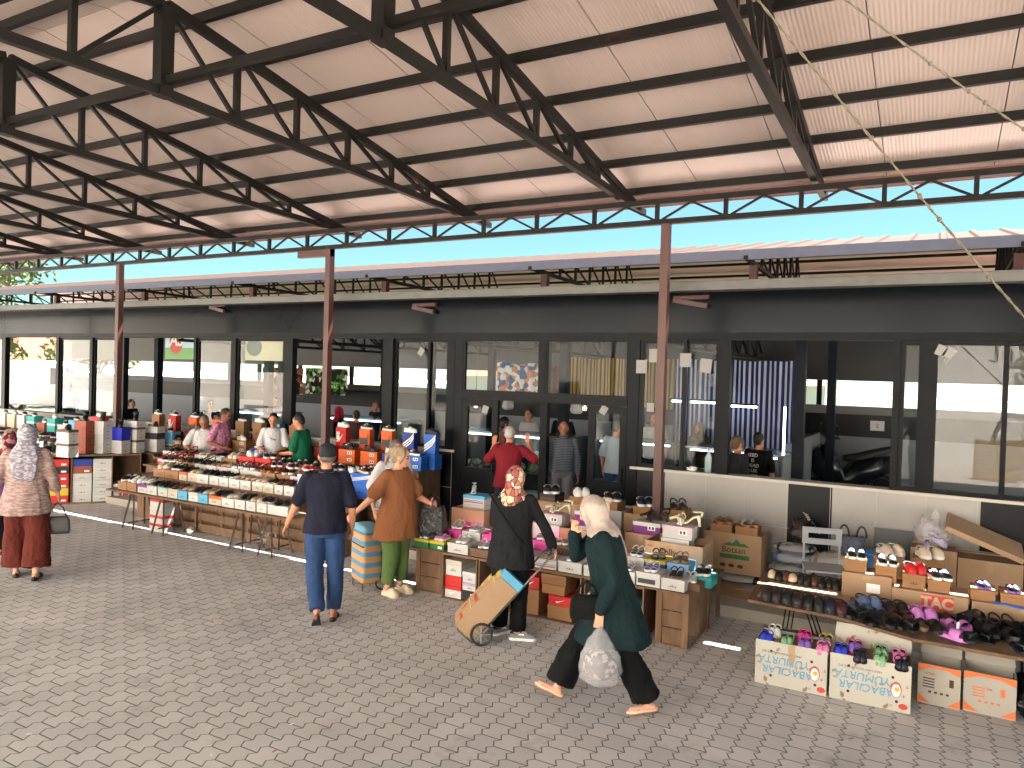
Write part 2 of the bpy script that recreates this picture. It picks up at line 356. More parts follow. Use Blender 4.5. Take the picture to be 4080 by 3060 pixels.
# window head, mullions, sash frames and panes
hd = MB(); hd.box(XL, XR, D-.03, D+.09, ZW-.05, ZW+.045); hp(hd, 'window_head', anthframe)
def pane(x0, x1, z0, z1, y, fw=.05, parent=None):
    gm_ = sunglass if x0 < -10.5 or x0 > -.1 else glass
    w = MB(); w.box(x0, x0+fw, y-.025, y+.025, z0, z1); w.box(x1-fw, x1, y-.025, y+.025, z0, z1)
    w.box(x0+fw, x1-fw, y-.025, y+.025, z0, z0+fw); w.box(x0+fw, x1-fw, y-.025, y+.025, z1-fw, z1)
    f = hp(w, 'window', anthframe, parent)
    p = MB(); p.box(x0+fw, x1-fw, y-.003, y+.003, z0+fw, z1-fw); hp(p, 'pane', gm_, f); return f
def mull(x, w=.1, z0=ZS+.015, z1=ZW-.05):
    m = MB(); m.box(x-w/2, x+w/2, D-.028, D+.085, z0, z1); hp(m, 'mullion', anthframe)
for x, w in ((-21.6, .1), (-19.54, .16), (-17.27, .1), (-15.99, .1), (-14.87, .1), (-12.58, .07), (-11.48, .12), (-10.05, .2), (-7.8, .2), (-6.53, .1), (-2.33, .14), (-.37, .07), (-.055, .09), (1.55, .1), (3.3, .1)): mull(x, w)
Z0, Z1 = ZS+.016, ZW-.052
for x0, x1, yy in ((-21.55, -19.63, .03), (-17.22, -16.04, .03), (-15.94, -14.92, .03), (-12.545, -11.54, .03), (-11.42, -10.15, .03), (-7.7, -6.9, .05), (-7.0, -6.58, 0), (-3.46, -2.83, 0), (-2.9, -2.4, .05), (-.335, -.1, .03), (-.01, .71, 0), (.66, 1.5, .05), (1.6, 3.25, .03)):
    pane(x0, x1, Z0, Z1, D+yy)
# entrance
for x in (-6.40, -3.55): mull(x, .15, .14, ZW-.05)
en = MB(); en.box(-6.32, -3.63, D-.04, D+.07, 2.09, 2.2); en.box(-4.985, -4.905, D-.035, D+.07, 2.2, ZW-.05); hp(en, 'transom', anthframe)
pane(-6.32, -4.985, 2.2, ZW-.05, D, .035); pane(-4.905, -3.63, 2.2, ZW-.05, D, .035)
def door(x0, x1, ajar=0.):
    w = MB(); fw = .1; y = D
    w.box(x0, x0+fw, y-.03, y+.03, .15, 2.085); w.box(x1-fw, x1, y-.03, y+.03, .15, 2.085); w.box(x0+fw, x1-fw, y-.03, y+.03, 1.98, 2.085)
    w.box(x0+fw, x1-fw, y-.03, y+.03, .95, 1.05); w.box(x0+fw, x1-fw, y-.03, y+.03, .15, .25); w.box(x0+fw, x1-fw, y-.02, y+.02, .25, .95)
    d = hp(w, 'door', anthframe); p = MB(); p.box(x0+fw, x1-fw, y-.003, y+.003, 1.05, 1.98); hp(p, 'pane', glass, d)
    h = MB(); h.bar((x1-.05, y-.07, 1.0), (x1-.05, y-.07, 1.25), .02, .02); h.box(x1-.06, x1-.04, y-.07, y-.03, 1.02, 1.04); h.box(x1-.06, x1-.04, y-.07, y-.03, 1.21, 1.23); hp(h, 'handle', anthframe, d)
door(-6.32, -5.68); door(-4.2, -3.63)
pm = MB(); xq = gy(1175, 980, D+.45).x; pm.box(xq-.06, xq+.06, D+.4, D+.5, .15, ZW-.05); hp(pm, 'open_door_edge', anthframe)
# interior: floor, back wall with strip windows, posts, ceiling
YB2 = 17.0
def floor_mat():
    m = mat('hall_floor_tiles', (.1, .1, .1), .4, .1, 3); n, l, b = nodes_of(m); tc = next(x for x in n if x.type == 'TEX_COORD'); hs = next(x for x in n if x.type == 'HUE_SAT')
    mp = n.new('ShaderNodeMapping'); mp.inputs['Rotation'].default_value = (0, 0, .5); l.new(tc.outputs['Object'], mp.inputs[0])
    w = n.new('ShaderNodeTexWave'); w.inputs['Scale'].default_value = .6; w.bands_direction = 'Y'; w.inputs['Distortion'].default_value = 0; l.new(mp.outputs[0], w.inputs[0])
    r = n.new('ShaderNodeValToRGB'); r.color_ramp.interpolation = 'CONSTANT'; r.color_ramp.elements[0].color = (.03, .03, .03, 1); r.color_ramp.elements[1].position = .62; r.color_ramp.elements[1].color = (.34, .32, .29, 1)
    l.new(w.outputs['Fac'], r.inputs[0]); l.new(r.outputs[0], hs.inputs['Color']); return m
fl = MB(); fl.box(XL, XR, D-.08, 20, .12, .15); hp(fl, 'floor', floor_mat())
bw = MB()
bw.box(-30.3, XR, YB2, YB2+.15, .15, 1.4); w0 = hp(bw, 'back_wall', mat('pale_back_wall', (.19, .2, .235), .5, .06))
b2 = MB(); b2.box(-30.3, XR, YB2-.004, YB2+.15, 1.401, 1.86); hp(b2, 'dark_tile', darktile, w0)
b3 = MB(); b3.box(-30.3, XR, YB2, YB2+.15, 1.861, 2.03); hp(b3, 'window_ledge', whitewall, w0)
b4 = MB(); b4.box(-30.3, XR, YB2, YB2+.12, 2.56, 4.2); hp(b4, 'upper_panel', interiorpanel, w0)
b5 = MB(); 
for x in (-30.2, -28, -26, -24, -22, -20.4, -19, -17.2, -15.1, -13.4, -11.5, -9.7, -8.4, -6.9, -5.3, -3.9, -2.1, -.62, 1.6, 3.4): b5.box(x-.05, x+.05, YB2+.01, YB2+.1, 2.031, 2.559)
hp(b5, 'strip_window_mullion', anthframe, w0)
sw = MB(); sw.box(-2.12, -2.05, 13.2, 17.0, .15, 1.45); hp(sw, 'partition_wall', mat('pale_partition', (.2, .21, .24), .6, .06))
for X in (-15.2, -11.7, -8.64, -5.1, -1.57, 1.9):
    for Y in (10.75, 14.4):
        c = MB(); c.box(X-.07, X+.07, Y-.07, Y+.07, .15, 3.7 if Y < 11 else 4.0); hp(c, 'hall_post', mat('blue_black_post', (.004, .0055, .0105), .5, .1, spec=.08))
ic = MB(); ic.box(XL, XR, D+.1, 17.1, 3.62, 3.65); hp(ic, 'ceiling', mat('hall_ceiling', (.12, .11, .1), .6, .06))
ip = MB()
for y in (10.2, 10.9, 11.6, 12.3, 13, 13.7, 14.4, 15.1, 15.8, 16.5): ip.box(XL, XR, y-.12, y+.12, 3.47, 3.62)
hp(ip, 'ceiling_purlin', steel)
for X in (-13.4, -10.2, -6.9, -3.3, .2):
    t = MB(); t.bar((X, D+.2, 2.98), (X, 17, 2.98), .06, .06)
    for k in range(9):
        y = D+.3+k*.8; t.bar((X, y, 3.0), (X, y, 3.47), .04, .04); t.bar((X, y, 3.46), (X, y+.8, 3.0), .03, .03)
    hp(t, 'hall_truss', steel)
# upper roof of the hall (rises behind the lean-to)
XU = [-30.4, -26.4, -22.4, -18.32, -14.21, -10.2, -6.4, -2.6, .98, 4.7]
YE = 12.0; YR2 = 17.2
def z2(Y): return 4.40 + .205*(Y-YE)
ur = MB()
xs = [-34+i*.5 for i in range(82)]
for s in (1, -1):
    rows = []
    for x in xs:
        for dx, dz in ((0, 0), (.03, .035), (.11, .035), (.14, 0)):
            yy = (YE if s > 0 else 2*YR2-YE); rows.append([Vector((x+dx, yy, z2(YE)+.085+dz)), Vector((x+dx, YR2, z2(YR2)+.085+dz))])
    ur.mat(0).loft(rows, cap=False, closed=False, smooth=False)
ur.mat(1).add([(-34, YE+.05, z2(YE)+.06), (7, YE+.05, z2(YE)+.06), (7, YR2, z2(YR2)+.06), (-34, YR2, z2(YR2)+.06)], [(0, 3, 2, 1)])
ur.mat(1).add([(-34, 2*YR2-YE, z2(YE)+.06), (7, 2*YR2-YE, z2(YE)+.06), (7, YR2, z2(YR2)+.06), (-34, YR2, z2(YR2)+.06)], [(0, 1, 2, 3)])
uro = hp(ur, 'upper_roof', [mat('upper_roof_sheet', (.03, .0195, .017), .8, .15, 1, spec=.03), mat('upper_underside', (.5, .28, .28), .5, .1, 2)])
ug = MB(); ug.box(-34, 7, YE-.1, YE-.085, 4.375, 4.535); ug.box(-34, 7, YE-.085, YE+.05, 4.405, 4.42); hp(ug, 'upper_gutter', mat('blue_grey_gutter', (.07, .085, .125), .45, .15, 8, .1, 80, metal=.2), uro)
up = MB()
for y in (12.75, 13.6, 14.4): up.box(-34, 7, 2*YR2-y-1.9, 2*YR2-y-1.83, z2(y+1.9)-.06, z2(y+1.9)+.0); up.box(-34, 7, y-.03, y+.03, z2(y)-.05, z2(y)+.058)
hp(up, 'upper_purlin', steel, uro)
for X in XU:
    t = MB(); t.bar((X, YE-.12, 4.41), (X, YR2, 4.32), .06, .06); t.bar((X, YE, z2(YE)-.0), (X, YR2, z2(YR2)-.06), .06, .06)
    for k in range(7):
        y = YE+.42+k*.72; t.bar((X, y, 4.4), (X, y, z2(y)-.03), .045, .045); t.bar((X, y, z2(y)-.05), (X, y+.72, 4.38), .03, .03)
    hp(t, 'upper_truss', steel, uro)
    c = MB(); c.box(X-.06, X+.06, YE+.45, YE+.57, 3.9, 4.38); hp(c, 'upper_column', redsteel, uro)
gr_ = MB(); gr_.add([(-90, 20.2, .006), (-20, 20.2, .006), (-20, 20.21, .006), (60, 20.21, .006), (60, 159, .006), (-90, 159, .006)], [(0, 1, 2, 3, 4, 5)])
tag(gr_.build('grassland', mat('dry_grass', (.032, .036, .02), .95, .4, .6)), kind='structure')
gr_ = MB(); gr_.add([(-90, 10, .005), (-31.2, 10, .005), (-31.2, 20.1, .005), (-90, 20.1, .005)], [(0, 1, 2, 3)])
tag(gr_.build('asphalt_road', mat('asphalt', (.05, .05, .05), .9, .3, 3)), kind='structure')
# ================================================================== GOODS: builders
def col(name, rgb, rough=.55, var=.08, bump=.0, **k): return mat(name, hexc(*rgb), rough, var, 8, bump, 120, **k)
CM = {}
def cm(key):
    if key in CM: return CM[key]
    tab = dict(black=(13, 13, 15), navy=(15, 19, 40), white=(226, 226, 224), cream=(214, 194, 168), grey=(120, 120, 124), brown=(92, 54, 36), tan=(158, 104, 66), darkbrown=(34, 22, 20),
               red=(190, 24, 26), maroon=(64, 15, 22), pink=(226, 120, 182), hotpink=(226, 44, 140), blue=(38, 60, 200), teal=(60, 170, 165), green=(128, 172, 132), purple=(128, 96, 190), khaki=(128, 106, 82),
               silver=(176, 178, 186), steelblue=(88, 112, 150), yellow=(204, 178, 60), lilac=(170, 156, 200), beige=(220, 196, 176), orchid=(206, 130, 208), aqua=(30, 120, 235), ivory=(226, 222, 196))
    rgb = tab[key]; CM[key] = mat('shoe_'+key, tuple(v*.9 for v in hexc(*rgb)), .5, .14, 25, .12, 160, obj_var=.08); return CM[key]
darkin = mat('shoe_lining', (.03, .026, .024), .9, .1)
rubber = mat('rubber_dark', (.018, .018, .018), .6, .1)
HW = [(0, .12), (.03, .5), (.1, .72), (.22, .76), (.4, .7), (.58, .86), (.72, 1.), (.84, .94), (.93, .7), (.98, .38), (1, .1)]
def lerp(tab, t):
    for (a, va), (b, vb) in zip(tab[:-1], tab[1:]):
        if t <= b: return va+(vb-va)*(t-a)/(b-a)
    return tab[-1][1]
TS = [0, .03, .08, .15, .24, .34, .44, .54, .64, .74, .84, .92, .97, 1]
def sole_mb(L, wd, z0, z1, grow=1.04, lift=0.):
    m = MB(); rows = []
    for z, g in ((z0, grow*.97), (z0+(z1-z0)*.4, grow), (z1, grow)):
        pts = []
        for sgn, seq in ((1, TS), (-1, TS[::-1])):
            for t in seq: pts.append(Vector((sgn*wd*g*lerp(HW, t), L*(.5-t)*(1.02), z + lift*max(0, 1-t/.55))))
        rows.append(pts)
    return m.loft(rows, smooth=False)
def upper_mb(L, wd, prof, z0, open_to, floor_z, lace=None, m=11):
    b = MB(); n = len(TS); rings = []
    for t in TS:
        w = wd*lerp(HW, t)*.98; h = lerp(prof, t); r = []
        for k in range(m):
            a = math.pi*k/(m-1); c, s_ = math.cos(a), math.sin(a); z = z0+h*s_**.62; x = w*c
            if .06 < t < open_to and abs(c) < .62: z = floor_z
            elif .06 < t < open_to: x = w*(1 if c > 0 else -1)*(.98 if abs(c) > .9 else .86)
            r.append(Vector((x, L*(.5-t), z)))
        rings.append(r)
    b.loft(rings, cap=False, closed=False)
    q = 0
    for i in range(n-1):
        for k in range(m-1):
            t = (TS[i]+TS[i+1])/2; mid = abs(k-(m-2)/2)
            if .05 < t < open_to and mid < 3.2: b.mi[q] = 1
            elif lace and open_to <= t < lace and mid < 1.6: b.mi[q] = 2
            elif lace and .3 < t < .52 and 3 <= mid <= 3.9: b.mi[q] = 2
            q += 1
    return b
SHOES = {}
def shoe_meshes(kind, c1, c2='white', c3=None):
    key = (kind, c1, c2, c3)
    if key in SHOES: return SHOES[key]
    a, b = cm(c1), cm(c2); c = cm(c3) if c3 else b; out = []
    if kind in ('sneaker', 'low_shoe'):
        prof = [(0, .03), (.05, .075), (.2, .07), (.36, .062), (.46, .072), (.7, .046), (.9, .036), (1, .012)]
        out = [('upper', upper_mb(.275, .047, prof, .024, .4, .045, .66).mesh(kind, [a, darkin, c])), ('sole', sole_mb(.275, .047, 0, .028, 1.07).mesh('sole', b))]
    elif kind in ('loafer', 'flat_shoe'):
        op = .46 if kind == 'loafer' else .68; hh = .9 if kind == 'loafer' else .68
        prof = [(0, .03), (.05, .055*hh), (.3, .045*hh), (.5, .062*hh), (.7, .045*hh), (.9, .03*hh), (1, .01)]
        out = [('upper', upper_mb(.255, .042, prof, .01, op, .016, .56 if kind == 'loafer' else None).mesh(kind, [a, cm('beige') if c1 in ('cream', 'beige', 'white') else darkin, c])), ('sole', sole_mb(.255, .042, 0, .012, 1.04).mesh('sole', b))]
    elif kind == 'clog':
        prof = [(0, .02), (.05, .045), (.3, .045), (.44, .085), (.65, .085), (.85, .06), (.95, .04), (1, .014)]
        u = upper_mb(.25, .052, prof, .022, .45, .03)
        for (x, y, z) in ((-.02, -.035, .098), (.02, -.035, .098), (0, -.06, .093), (-.028, -.065, .078), (.028, -.065, .078), (0, -.085, .077)):
            u.mat(2).ell((x, y, z), .006, .006, .006, 6, 4)
        st = MB(); pts = [Vector((.05*math.cos(q), .015+.1*math.sin(q)*.9+.0, .075+.01*math.sin(q))) for q in [i*math.pi/10 for i in range(11)]]
        st.tube(pts, .007, 5)
        out = [('upper', u.mesh(kind, [a, darkin, darkin])), ('sole', sole_mb(.25, .052, 0, .03, 1.05).mesh('sole', b)), ('heel_strap', st.mesh('heel_strap', c))]
    else:
        hs = .03 if kind != 'flipflop' else .018
        s_ = sole_mb(.26, .046, 0, hs, 1.0, .012 if kind == 'sandal' else 0)
        def band(t0, t1, h, wdt=1.06):
            k = MB(); rs = []
            for t in (t0, (t0+t1)/2, t1):
                w = .046*lerp(HW, t)*wdt; rs.append([Vector((w*math.cos(math.pi*i/8), .26*(.5-t), hs*.4+h*math.sin(math.pi*i/8)**.6)) for i in range(9)])
            k.loft(rs, cap=False, closed=False); rs2 = [[v*1.0+Vector((0, 0, .004)) for v in r] for r in rs]; k.loft(rs2, cap=False, closed=False); return k
        out = [('sole', s_.mesh(kind, b))]
        fb = MB(); fb.add([Vector((x*.9, y*.97, hs+.002+.012*(1 if kind == 'sandal' else 0)*max(0, .5+y/.26-.45)*2)) for x, y in [(v.x, v.y) for v in s_.v[:28]]], [tuple(range(28))]); 
        out.append(('footbed', fb.mesh('footbed', c)))
        if kind == 'slide': out.append(('strap', band(.5, .8, .062).mesh('strap', a)))
        elif kind == 'sandal':
            out.append(('strap', band(.76, .86, .042).mesh('strap', a))); out.append(('strap', band(.5, .6, .058).mesh('strap', a)))
            h = MB(); h.tube([Vector((.04*math.cos(q), .03+.09*math.sin(q), .065+.03*math.sin(q))) for q in [i*math.pi/8 for i in range(9)]], .008, 5); out.append(('heel_strap', h.mesh('heel_strap', a)))
        else:
            f = MB()
            for sx in (-1, 1): f.tube([(0, -.075, hs), (0, -.068, hs+.028), (sx*.03, -.03, hs+.035), (sx*.045, .02, hs)], [.006, .008, .012, .008], 6)
            out.append(('strap', f.mesh('strap', a)))
    SHOES[key] = out; return out
def heel_mesh(c):
    key = ('heel', c)
    if key in SHOES: return SHOES[key]
    m = MB(); pts = [Vector((0, .11, .1)), Vector((0, .05, .085)), Vector((0, -.02, .03)), Vector((0, -.12, .018))]
    rs = []
    for i, p in enumerate(pts): rs.append([p+Vector((x, 0, z)) for x, z in ((-.03, 0), (.03, 0), (.03, .014), (-.03, .014))])
    m.loft(rs, smooth=False)
    h = MB(); h.tube([(0, .115, 0), (0, .11, .05), (0, .1, .1)], [.016, .014, .024], 8)
    s = MB()
    for y, hh in ((-.1, .04), (-.06, .045)): s.tube([Vector((.034*math.cos(q), y, .02+hh*math.sin(q))) for q in [i*math.pi/8 for i in range(9)]], .009, 5)
    s.tube([Vector((.03*math.cos(q), .09+.045*math.sin(q), .15)) for q in [i*math.pi/5 for i in range(11)]], .006, 5)
    s.tube([(0, .13, .1), (0, .14, .15)], .012, 5)
    SHOES[key] = [('sole', m.mesh('high_heel_sandal', cm(c))), ('heel', h.mesh('heel', cm(c))), ('strap', s.mesh('strap', cm(c)))]; return SHOES[key]
def boot_mesh(c):
    key = ('boot', c)
    if key in SHOES: return SHOES[key]
    m = MB(); rs = []
    for (y, z, rx, ry, tz) in ((-.13, .03, .02, .02, 0), (-.1, .045, .042, .035, 0), (-.02, .06, .044, .05, 0), (.04, .085, .043, .07, 1), (.062, .115, .043, .062, 2), (.07, .155, .05, .068, 2)):
        rs.append([Vector((rx*math.cos(q), y+(ry*math.sin(q) if tz == 2 else (0 if tz == 0 else ry*.6*math.sin(q))), z+(0 if tz == 2 else ry*math.sin(q)*(1 if tz == 0 else .7)))) for q in [i*2*math.pi/12 for i in range(12)]])
    m.loft(rs, cap=True)
    SHOES[key] = [('upper', m.mesh('ankle_boot', cm(c))), ('sole', sole_mb(.28, .045, 0, .03, 1.05).mesh('sole', cm('darkbrown')))]; return SHOES[key]
SEEN = {}
def uniq(label):
    k = SEEN.get(label, 0); SEEN[label] = k+1
    if k: print('DUP LABEL', label)
    return label
def put_shoe(meshes, M, label, cat='shoe', group=None):
    root = link(meshes[0][1].name.split('.')[0], meshes[0][1], None, M)
    for nm, me in meshes[1:]: link(nm, me, root)
    return tag(root, uniq(label), cat, group)
KN = dict(sneaker='sneaker', low_shoe='shoe', loafer='loafer', flat_shoe='flat shoe', clog='clog', slide='slide sandal', sandal='sandal', flipflop='flip flop')
def pair(spec, p, where, group, rz=0., gap=.098, jit=.12, scale=1., tilt=0.):
    """a pair of shoes, toes towards the shoppers; spec = (kind, colour of upper, sole, third colour)"""
    kind, c1 = spec[0], spec[1]; ms = shoe_meshes(*spec)
    for s, side in ((-1, 'left'), (1, 'right')):
        a = rz+random.uniform(-jit, jit)
        M = T(*p) @ rotz(rz) @ T(s*gap/2*scale, random.uniform(-.012, .012), .0005) @ rotz(a-rz) @ Matrix.Rotation(tilt, 4, 'X') @ Matrix.Scale(scale, 4)
        put_shoe(ms, M, f"{side} {c1} {KN[kind]} {where}", KN[kind].split()[-1] if kind not in ('flipflop',) else 'flip flop', group)
BOXM = {}
def boxmat(k):
    tab = dict(white=(222, 221, 219), cream=(214, 204, 186), kraft=(150, 106, 66), skyblue=(88, 168, 208), red=(196, 30, 26), blue=(24, 92, 186), darkblue=(18, 48, 138), royal=(26, 36, 178), orange=(214, 92, 26), purple=(120, 34, 130),
               pink=(210, 60, 150), grey=(112, 110, 112), darkgrey=(46, 46, 50), black=(20, 20, 22), yellow=(200, 176, 40), teal=(40, 160, 160), lilac=(176, 150, 184), brown=(104, 74, 56), palepink=(226, 204, 214), green=(40, 110, 60), mint=(150, 190, 170), rust=(150, 70, 48), lightblue=(120, 160, 200))
    if k not in BOXM: BOXM[k] = mat('box_'+k, tuple(v*(.66 if min(tab[k]) > 150 else .85) for v in hexc(*tab[k])), .62, .07, 6, .03, 60, obj_var=.07)
    return BOXM[k]
BC = {}
ink = mat('print_ink', (.03, .03, .035), .6); inkw = mat('print_white', (.72, .72, .7), .6); inkr = mat('print_red', (.5, .04, .03), .6); inkb = mat('print_blue', (.1, .32, .5), .6); inko = mat('print_orange', (.6, .15, .04), .7); inkg = mat('print_green', (.03, .13, .04), .7)
def sbox_meshes(w, d, h, body, lid):
    key = (round(w, 3), round(d, 3), round(h, 3), body, lid)
    if key in BC: return BC[key]
    b = MB(); b.box(-w/2+.003, w/2-.003, .003, d-.003, 0, h-.002); me = bevel(b.mesh('shoe_box', boxmat(body)), .0025)
    l = MB(); l.box(-w/2, w/2, 0, d, h*.66, h); ml = bevel(l.mesh('lid', boxmat(lid)), .003)
    BC[key] = (me, ml); return BC[key]
PL = {}
def printed(kind, w, h):
    """little printed marks on the end of a box, lying on the plane y=0"""
    key = (kind, round(w, 3), round(h, 3))
    if key in PL: return PL[key]
    m = MB(); y = -.0022; mt = [ink]
    def rect(x0, x1, z0, z1): m.add([(x0, y, z0), (x1, y, z0), (x1, y, z1), (x0, y, z1)], [(0, 1, 2, 3)])
    if kind == 'logo':
        for i in range(5): rect(-w*.17+i*w*.068, -w*.17+i*w*.068+w*.04, h*.3, h*(.36+.12*((i*7) % 3)/2))
    elif kind == 'sticker':
        mt = [inkw, ink]; rect(w*.05, w*.32, h*.35, h*.75); m.cur = 1; y = -.003
        rect(w*.09, w*.16, h*.42, h*.68); rect(w*.2, w*.28, h*.42, h*.68)
    elif kind == 'swoosh':
        mt = [inkw]; pts = [(-.32, .42), (-.22, .2), (.4, .78), (-.2, .42), (-.26, .46)]
        m.add([(x*w*.6, y, h*(.1+.75*z)) for x, z in pts], [(0, 1, 4), (1, 3, 4), (1, 2, 3)])
    elif kind == 'stripes':
        mt = [inkw]
        for i in range(3):
            o = i*.13*h; m.add([(-w*.48, y, h*.12+o), (w*.2, y, h*.45+o), (w*.48, y, h*.72+o*.8), (w*.48, y, h*.79+o*.8), (w*.2, y, h*.52+o), (-w*.48, y, h*.19+o)], [(0, 1, 4, 5), (1, 2, 3, 4)])
    elif kind == 'band':
        mt = [ink]; rect(-w*.42, w*.3, h*.2, h*.55)
    elif kind == 'bands':
        mt = [inkb, inkr]; rect(-w*.45, w*.45, h*.42, h*.52); m.cur = 1; rect(-w*.45, w*.45, h*.22, h*.34)
    elif kind == 'tag':
        mt = [inkw, ink]; rect(w*.1, w*.36, h*.2, h*.45)
    PL[key] = m.mesh('printed_mark', mt); return PL[key]
CN = dict(kraft='brown cardboard', skyblue='sky blue', darkblue='dark blue', royal='royal blue', darkgrey='dark grey', palepink='pale pink')
def sbox(x, y, z, w, d, h, body, lid, where, group, mark=None, rz=0., side_mark=None):
    """shoe box whose front bottom middle is (x, y, z)"""
    lid = lid or body; me, ml = sbox_meshes(w, d, h, body, lid)
    r = link('shoe_box', me, None, T(x, y, z) @ rotz(rz)); link('lid', ml, r)
    if mark: link('printed_mark', printed(mark, w, h), r)
    if side_mark: link('printed_mark', printed(side_mark, d, h), r, T(w/2, d/2, 0) @ rotz(math.pi/2))
    cn = CN.get(body, body); cn = cn if lid == body else f"{cn} and {CN.get(lid, lid)}"
    return tag(r, uniq(f"{cn} shoe box {where}"), 'shoe box', group)
def carton(x, y, z, w, d, h, label, flaps=(1, 1, 1, 1), rz=0., mt=None, open_=True, fill=None):
    """open cardboard carton, front bottom middle at (x, y, z)"""
    m = MB(); t = .006; c = mt or card
    m.box(-w/2, w/2, 0, t, 0, h); m.box(-w/2, w/2, d-t, d, 0, h); m.box(-w/2, -w/2+t, t, d-t, 0, h); m.box(w/2-t, w/2, t, d-t, 0, h); m.box(-w/2+t, w/2-t, t, d-t, 0, t)
    r = link('cardboard_carton', m.mesh('cardboard_carton', c), None, T(x, y, z) @ rotz(rz))
    if not open_:
        l = MB()
        l.box(-w/2+.002, w/2-.002, .002, d/2-.002, h, h+.005); l.box(-w/2+.002, w/2-.002, d/2+.002, d-.002, h, h+.005); link('top_flap', l.mesh('top_flap', c), r)
    else:
        fl = MB(); q = .8
        if flaps[0]: fl.bar((-w*.49, t/2, h-.002), (w*.49, t/2, h-.002), .008, .01)
        if flaps[2]: fl.add([(-w/2+t, .01, h-.03), (-w/2+t+.02, .01, h*.45), (-w/2+t+.02, d-.01, h*.45), (-w/2+t, d-.01, h-.03)], [(0, 1, 2, 3)])
        if fl.v: link('folded_flap', fl.mesh('folded_flap', c), r)
        fi = MB(); zz = fill if fill else h*.55; fi.box(-w/2+t+.001, w/2-t-.001, t+.001, d-t-.001, t+.001, zz); link('contents', fi.mesh('contents', cardin), r)
    tp = MB(); tp.box(-.03, .03, -.0015, -.0004, h*.8, h-.004); link('packing_tape', tp.mesh('packing_tape', mat('packing_tape', (.4, .27, .16), .25, .1)), r)
    return tag(r, uniq(label), 'carton', 'cardboard cartons behind the stalls')
def crate(x, y, w, d, h, label, openside=True, rz=0., z=0.):
    """wooden fruit crate stood on its end: open to the front, or showing its framed bottom"""
    r = empty('wooden_crate', (x, y, z), rz, uniq(label), 'crate', 'wooden crates carrying the stalls')
    t = .014
    [MB().box(*q, 0, d, 0, h-t).build('side_panel', wood, r) for q in ((-w/2, -w/2+t), (w/2-t, w/2))]
    tb = MB(); tb.box(-w/2, w/2, 0, d, h-t, h); tb.build('top_board', wood, r)
    bb = MB(); bb.box(-w/2+t, w/2-t, 0, d, 0, t); bb.build('bottom_board', wood, r)
    bk = MB(); yy = d-t if openside else .012
    n = 3
    for i in range(n): bk.box(-w/2+t+.001, w/2-t-.001, yy, yy+t*.8, t+(h-2*t)*i/n+.004, t+(h-2*t)*(i+1)/n-.004)
    bk.build('slat_back', wood, r)
    if not openside:
        for a, b in ((-w/2+t, -w/2+t+.045), (w/2-t-.045, w/2-t)): MB().box(a, b, 0, .0115, t+.001, h-t-.001).build('corner_post', wood, r)
    return r
# ================================================================== STALL B: the long trestle table
tt = empty('trestle_table', (-9.0, 7.1, 0), 0, 'long thin wooden trestle table on splayed steel legs under the rows of shoe boxes', 'table')
def local(m, o):
    for i, v in enumerate(m.v): m.v[i] = v - o.location
    return m
m = MB(); m.box(-10.95, -7.12, 6.9, 7.32, .535, .56); local(m, tt).build('table_top', wood, tt)
for x in (-10.45, -9.75, -8.1, -7.55):
    for y, s in ((6.96, -1), (7.28, 1)):
        for q in (-.13, .13):
            m = MB(); m.bar((x+q*.25, y-s*.05, .534), (x+q, y+s*.02, .002), .022, .022); local(m, tt).build('leg', mat('rusty_leg', (.06, .035, .025), .7, .3, 20), tt)
    m = MB(); m.bar((x, 6.95, .09), (x, 7.35, .09), .018, .018); local(m, tt).build('stretcher', MATS['rusty_leg'], tt)
def step(x0, x1, y0, y1, z, label):
    o = empty('display_step', ((x0+x1)/2, y0, 0), 0, label, 'display step', 'plank steps behind the trestle table')
    m = MB(); m.box(x0, x1, y0, y1, z-.022, z); local(m, o).build('plank', wood, o)
    m = MB(); m.box(x0+.05, x1-.05, y0+.03, y0+.05, .002, z-.024); local(m, o).build('front_board', wood, o)
    m = MB(); m.box(x0+.05, x1-.05, y1-.05, y1-.03, .002, z-.024); local(m, o).build('back_board', wood, o)
step(-11.2, -7.15, 7.53, 7.86, .70, 'lowest plank step, behind the trestle table front row')
step(-11.5, -7.2, 7.88, 8.20, .80, 'middle plank step carrying the third row of shoe boxes')
step(-11.7, -7.2, 8.22, 8.56, .87, 'highest plank step, nearest the shoe sellers')
# slatted pallets under the table
for i, (x0, x1) in enumerate(((-10.4, -9.5), (-9.46, -8.5), (-8.46, -7.3))):
    o = empty('slatted_crate', ((x0+x1)/2, 7.36, 0), 0, ['slatted wooden crate under the left of the trestle table', 'slatted wooden crate under the middle of the trestle table', 'slatted wooden crate under the right end of the trestle table'][i], 'crate', 'slatted crates under the trestle table')
    for k in range(3):
        m = MB(); m.box(x0, x1, 7.40, 7.412, .02+k*.17, .13+k*.17); local(m, o).build('slat', wood, o)
    for x in (x0+.02, (x0+x1)/2, x1-.06):
        m = MB(); m.box(x, x+.04, 7.413, 7.432, 0, .5); local(m, o).build('post', wood, o)
B1X = [-10.79, -10.56, -10.32, -10.08, -9.84, -9.61, -9.38, -9.16, -8.94, -8.73, -8.46, -8.2, -7.98, -7.79, -7.59]
B1C = [('kraft', None), ('kraft', None), ('white', 'purple'), ('white', None), ('white', 'mint'), ('cream', None), ('skyblue', None), ('white', 'cream'), ('skyblue', None), ('cream', 'orange'), ('white', None), ('white', None), ('white', 'white'), ('white', None)]
GB = 'shoe boxes on the trestle table'; GS = 'shoes on the trestle table'
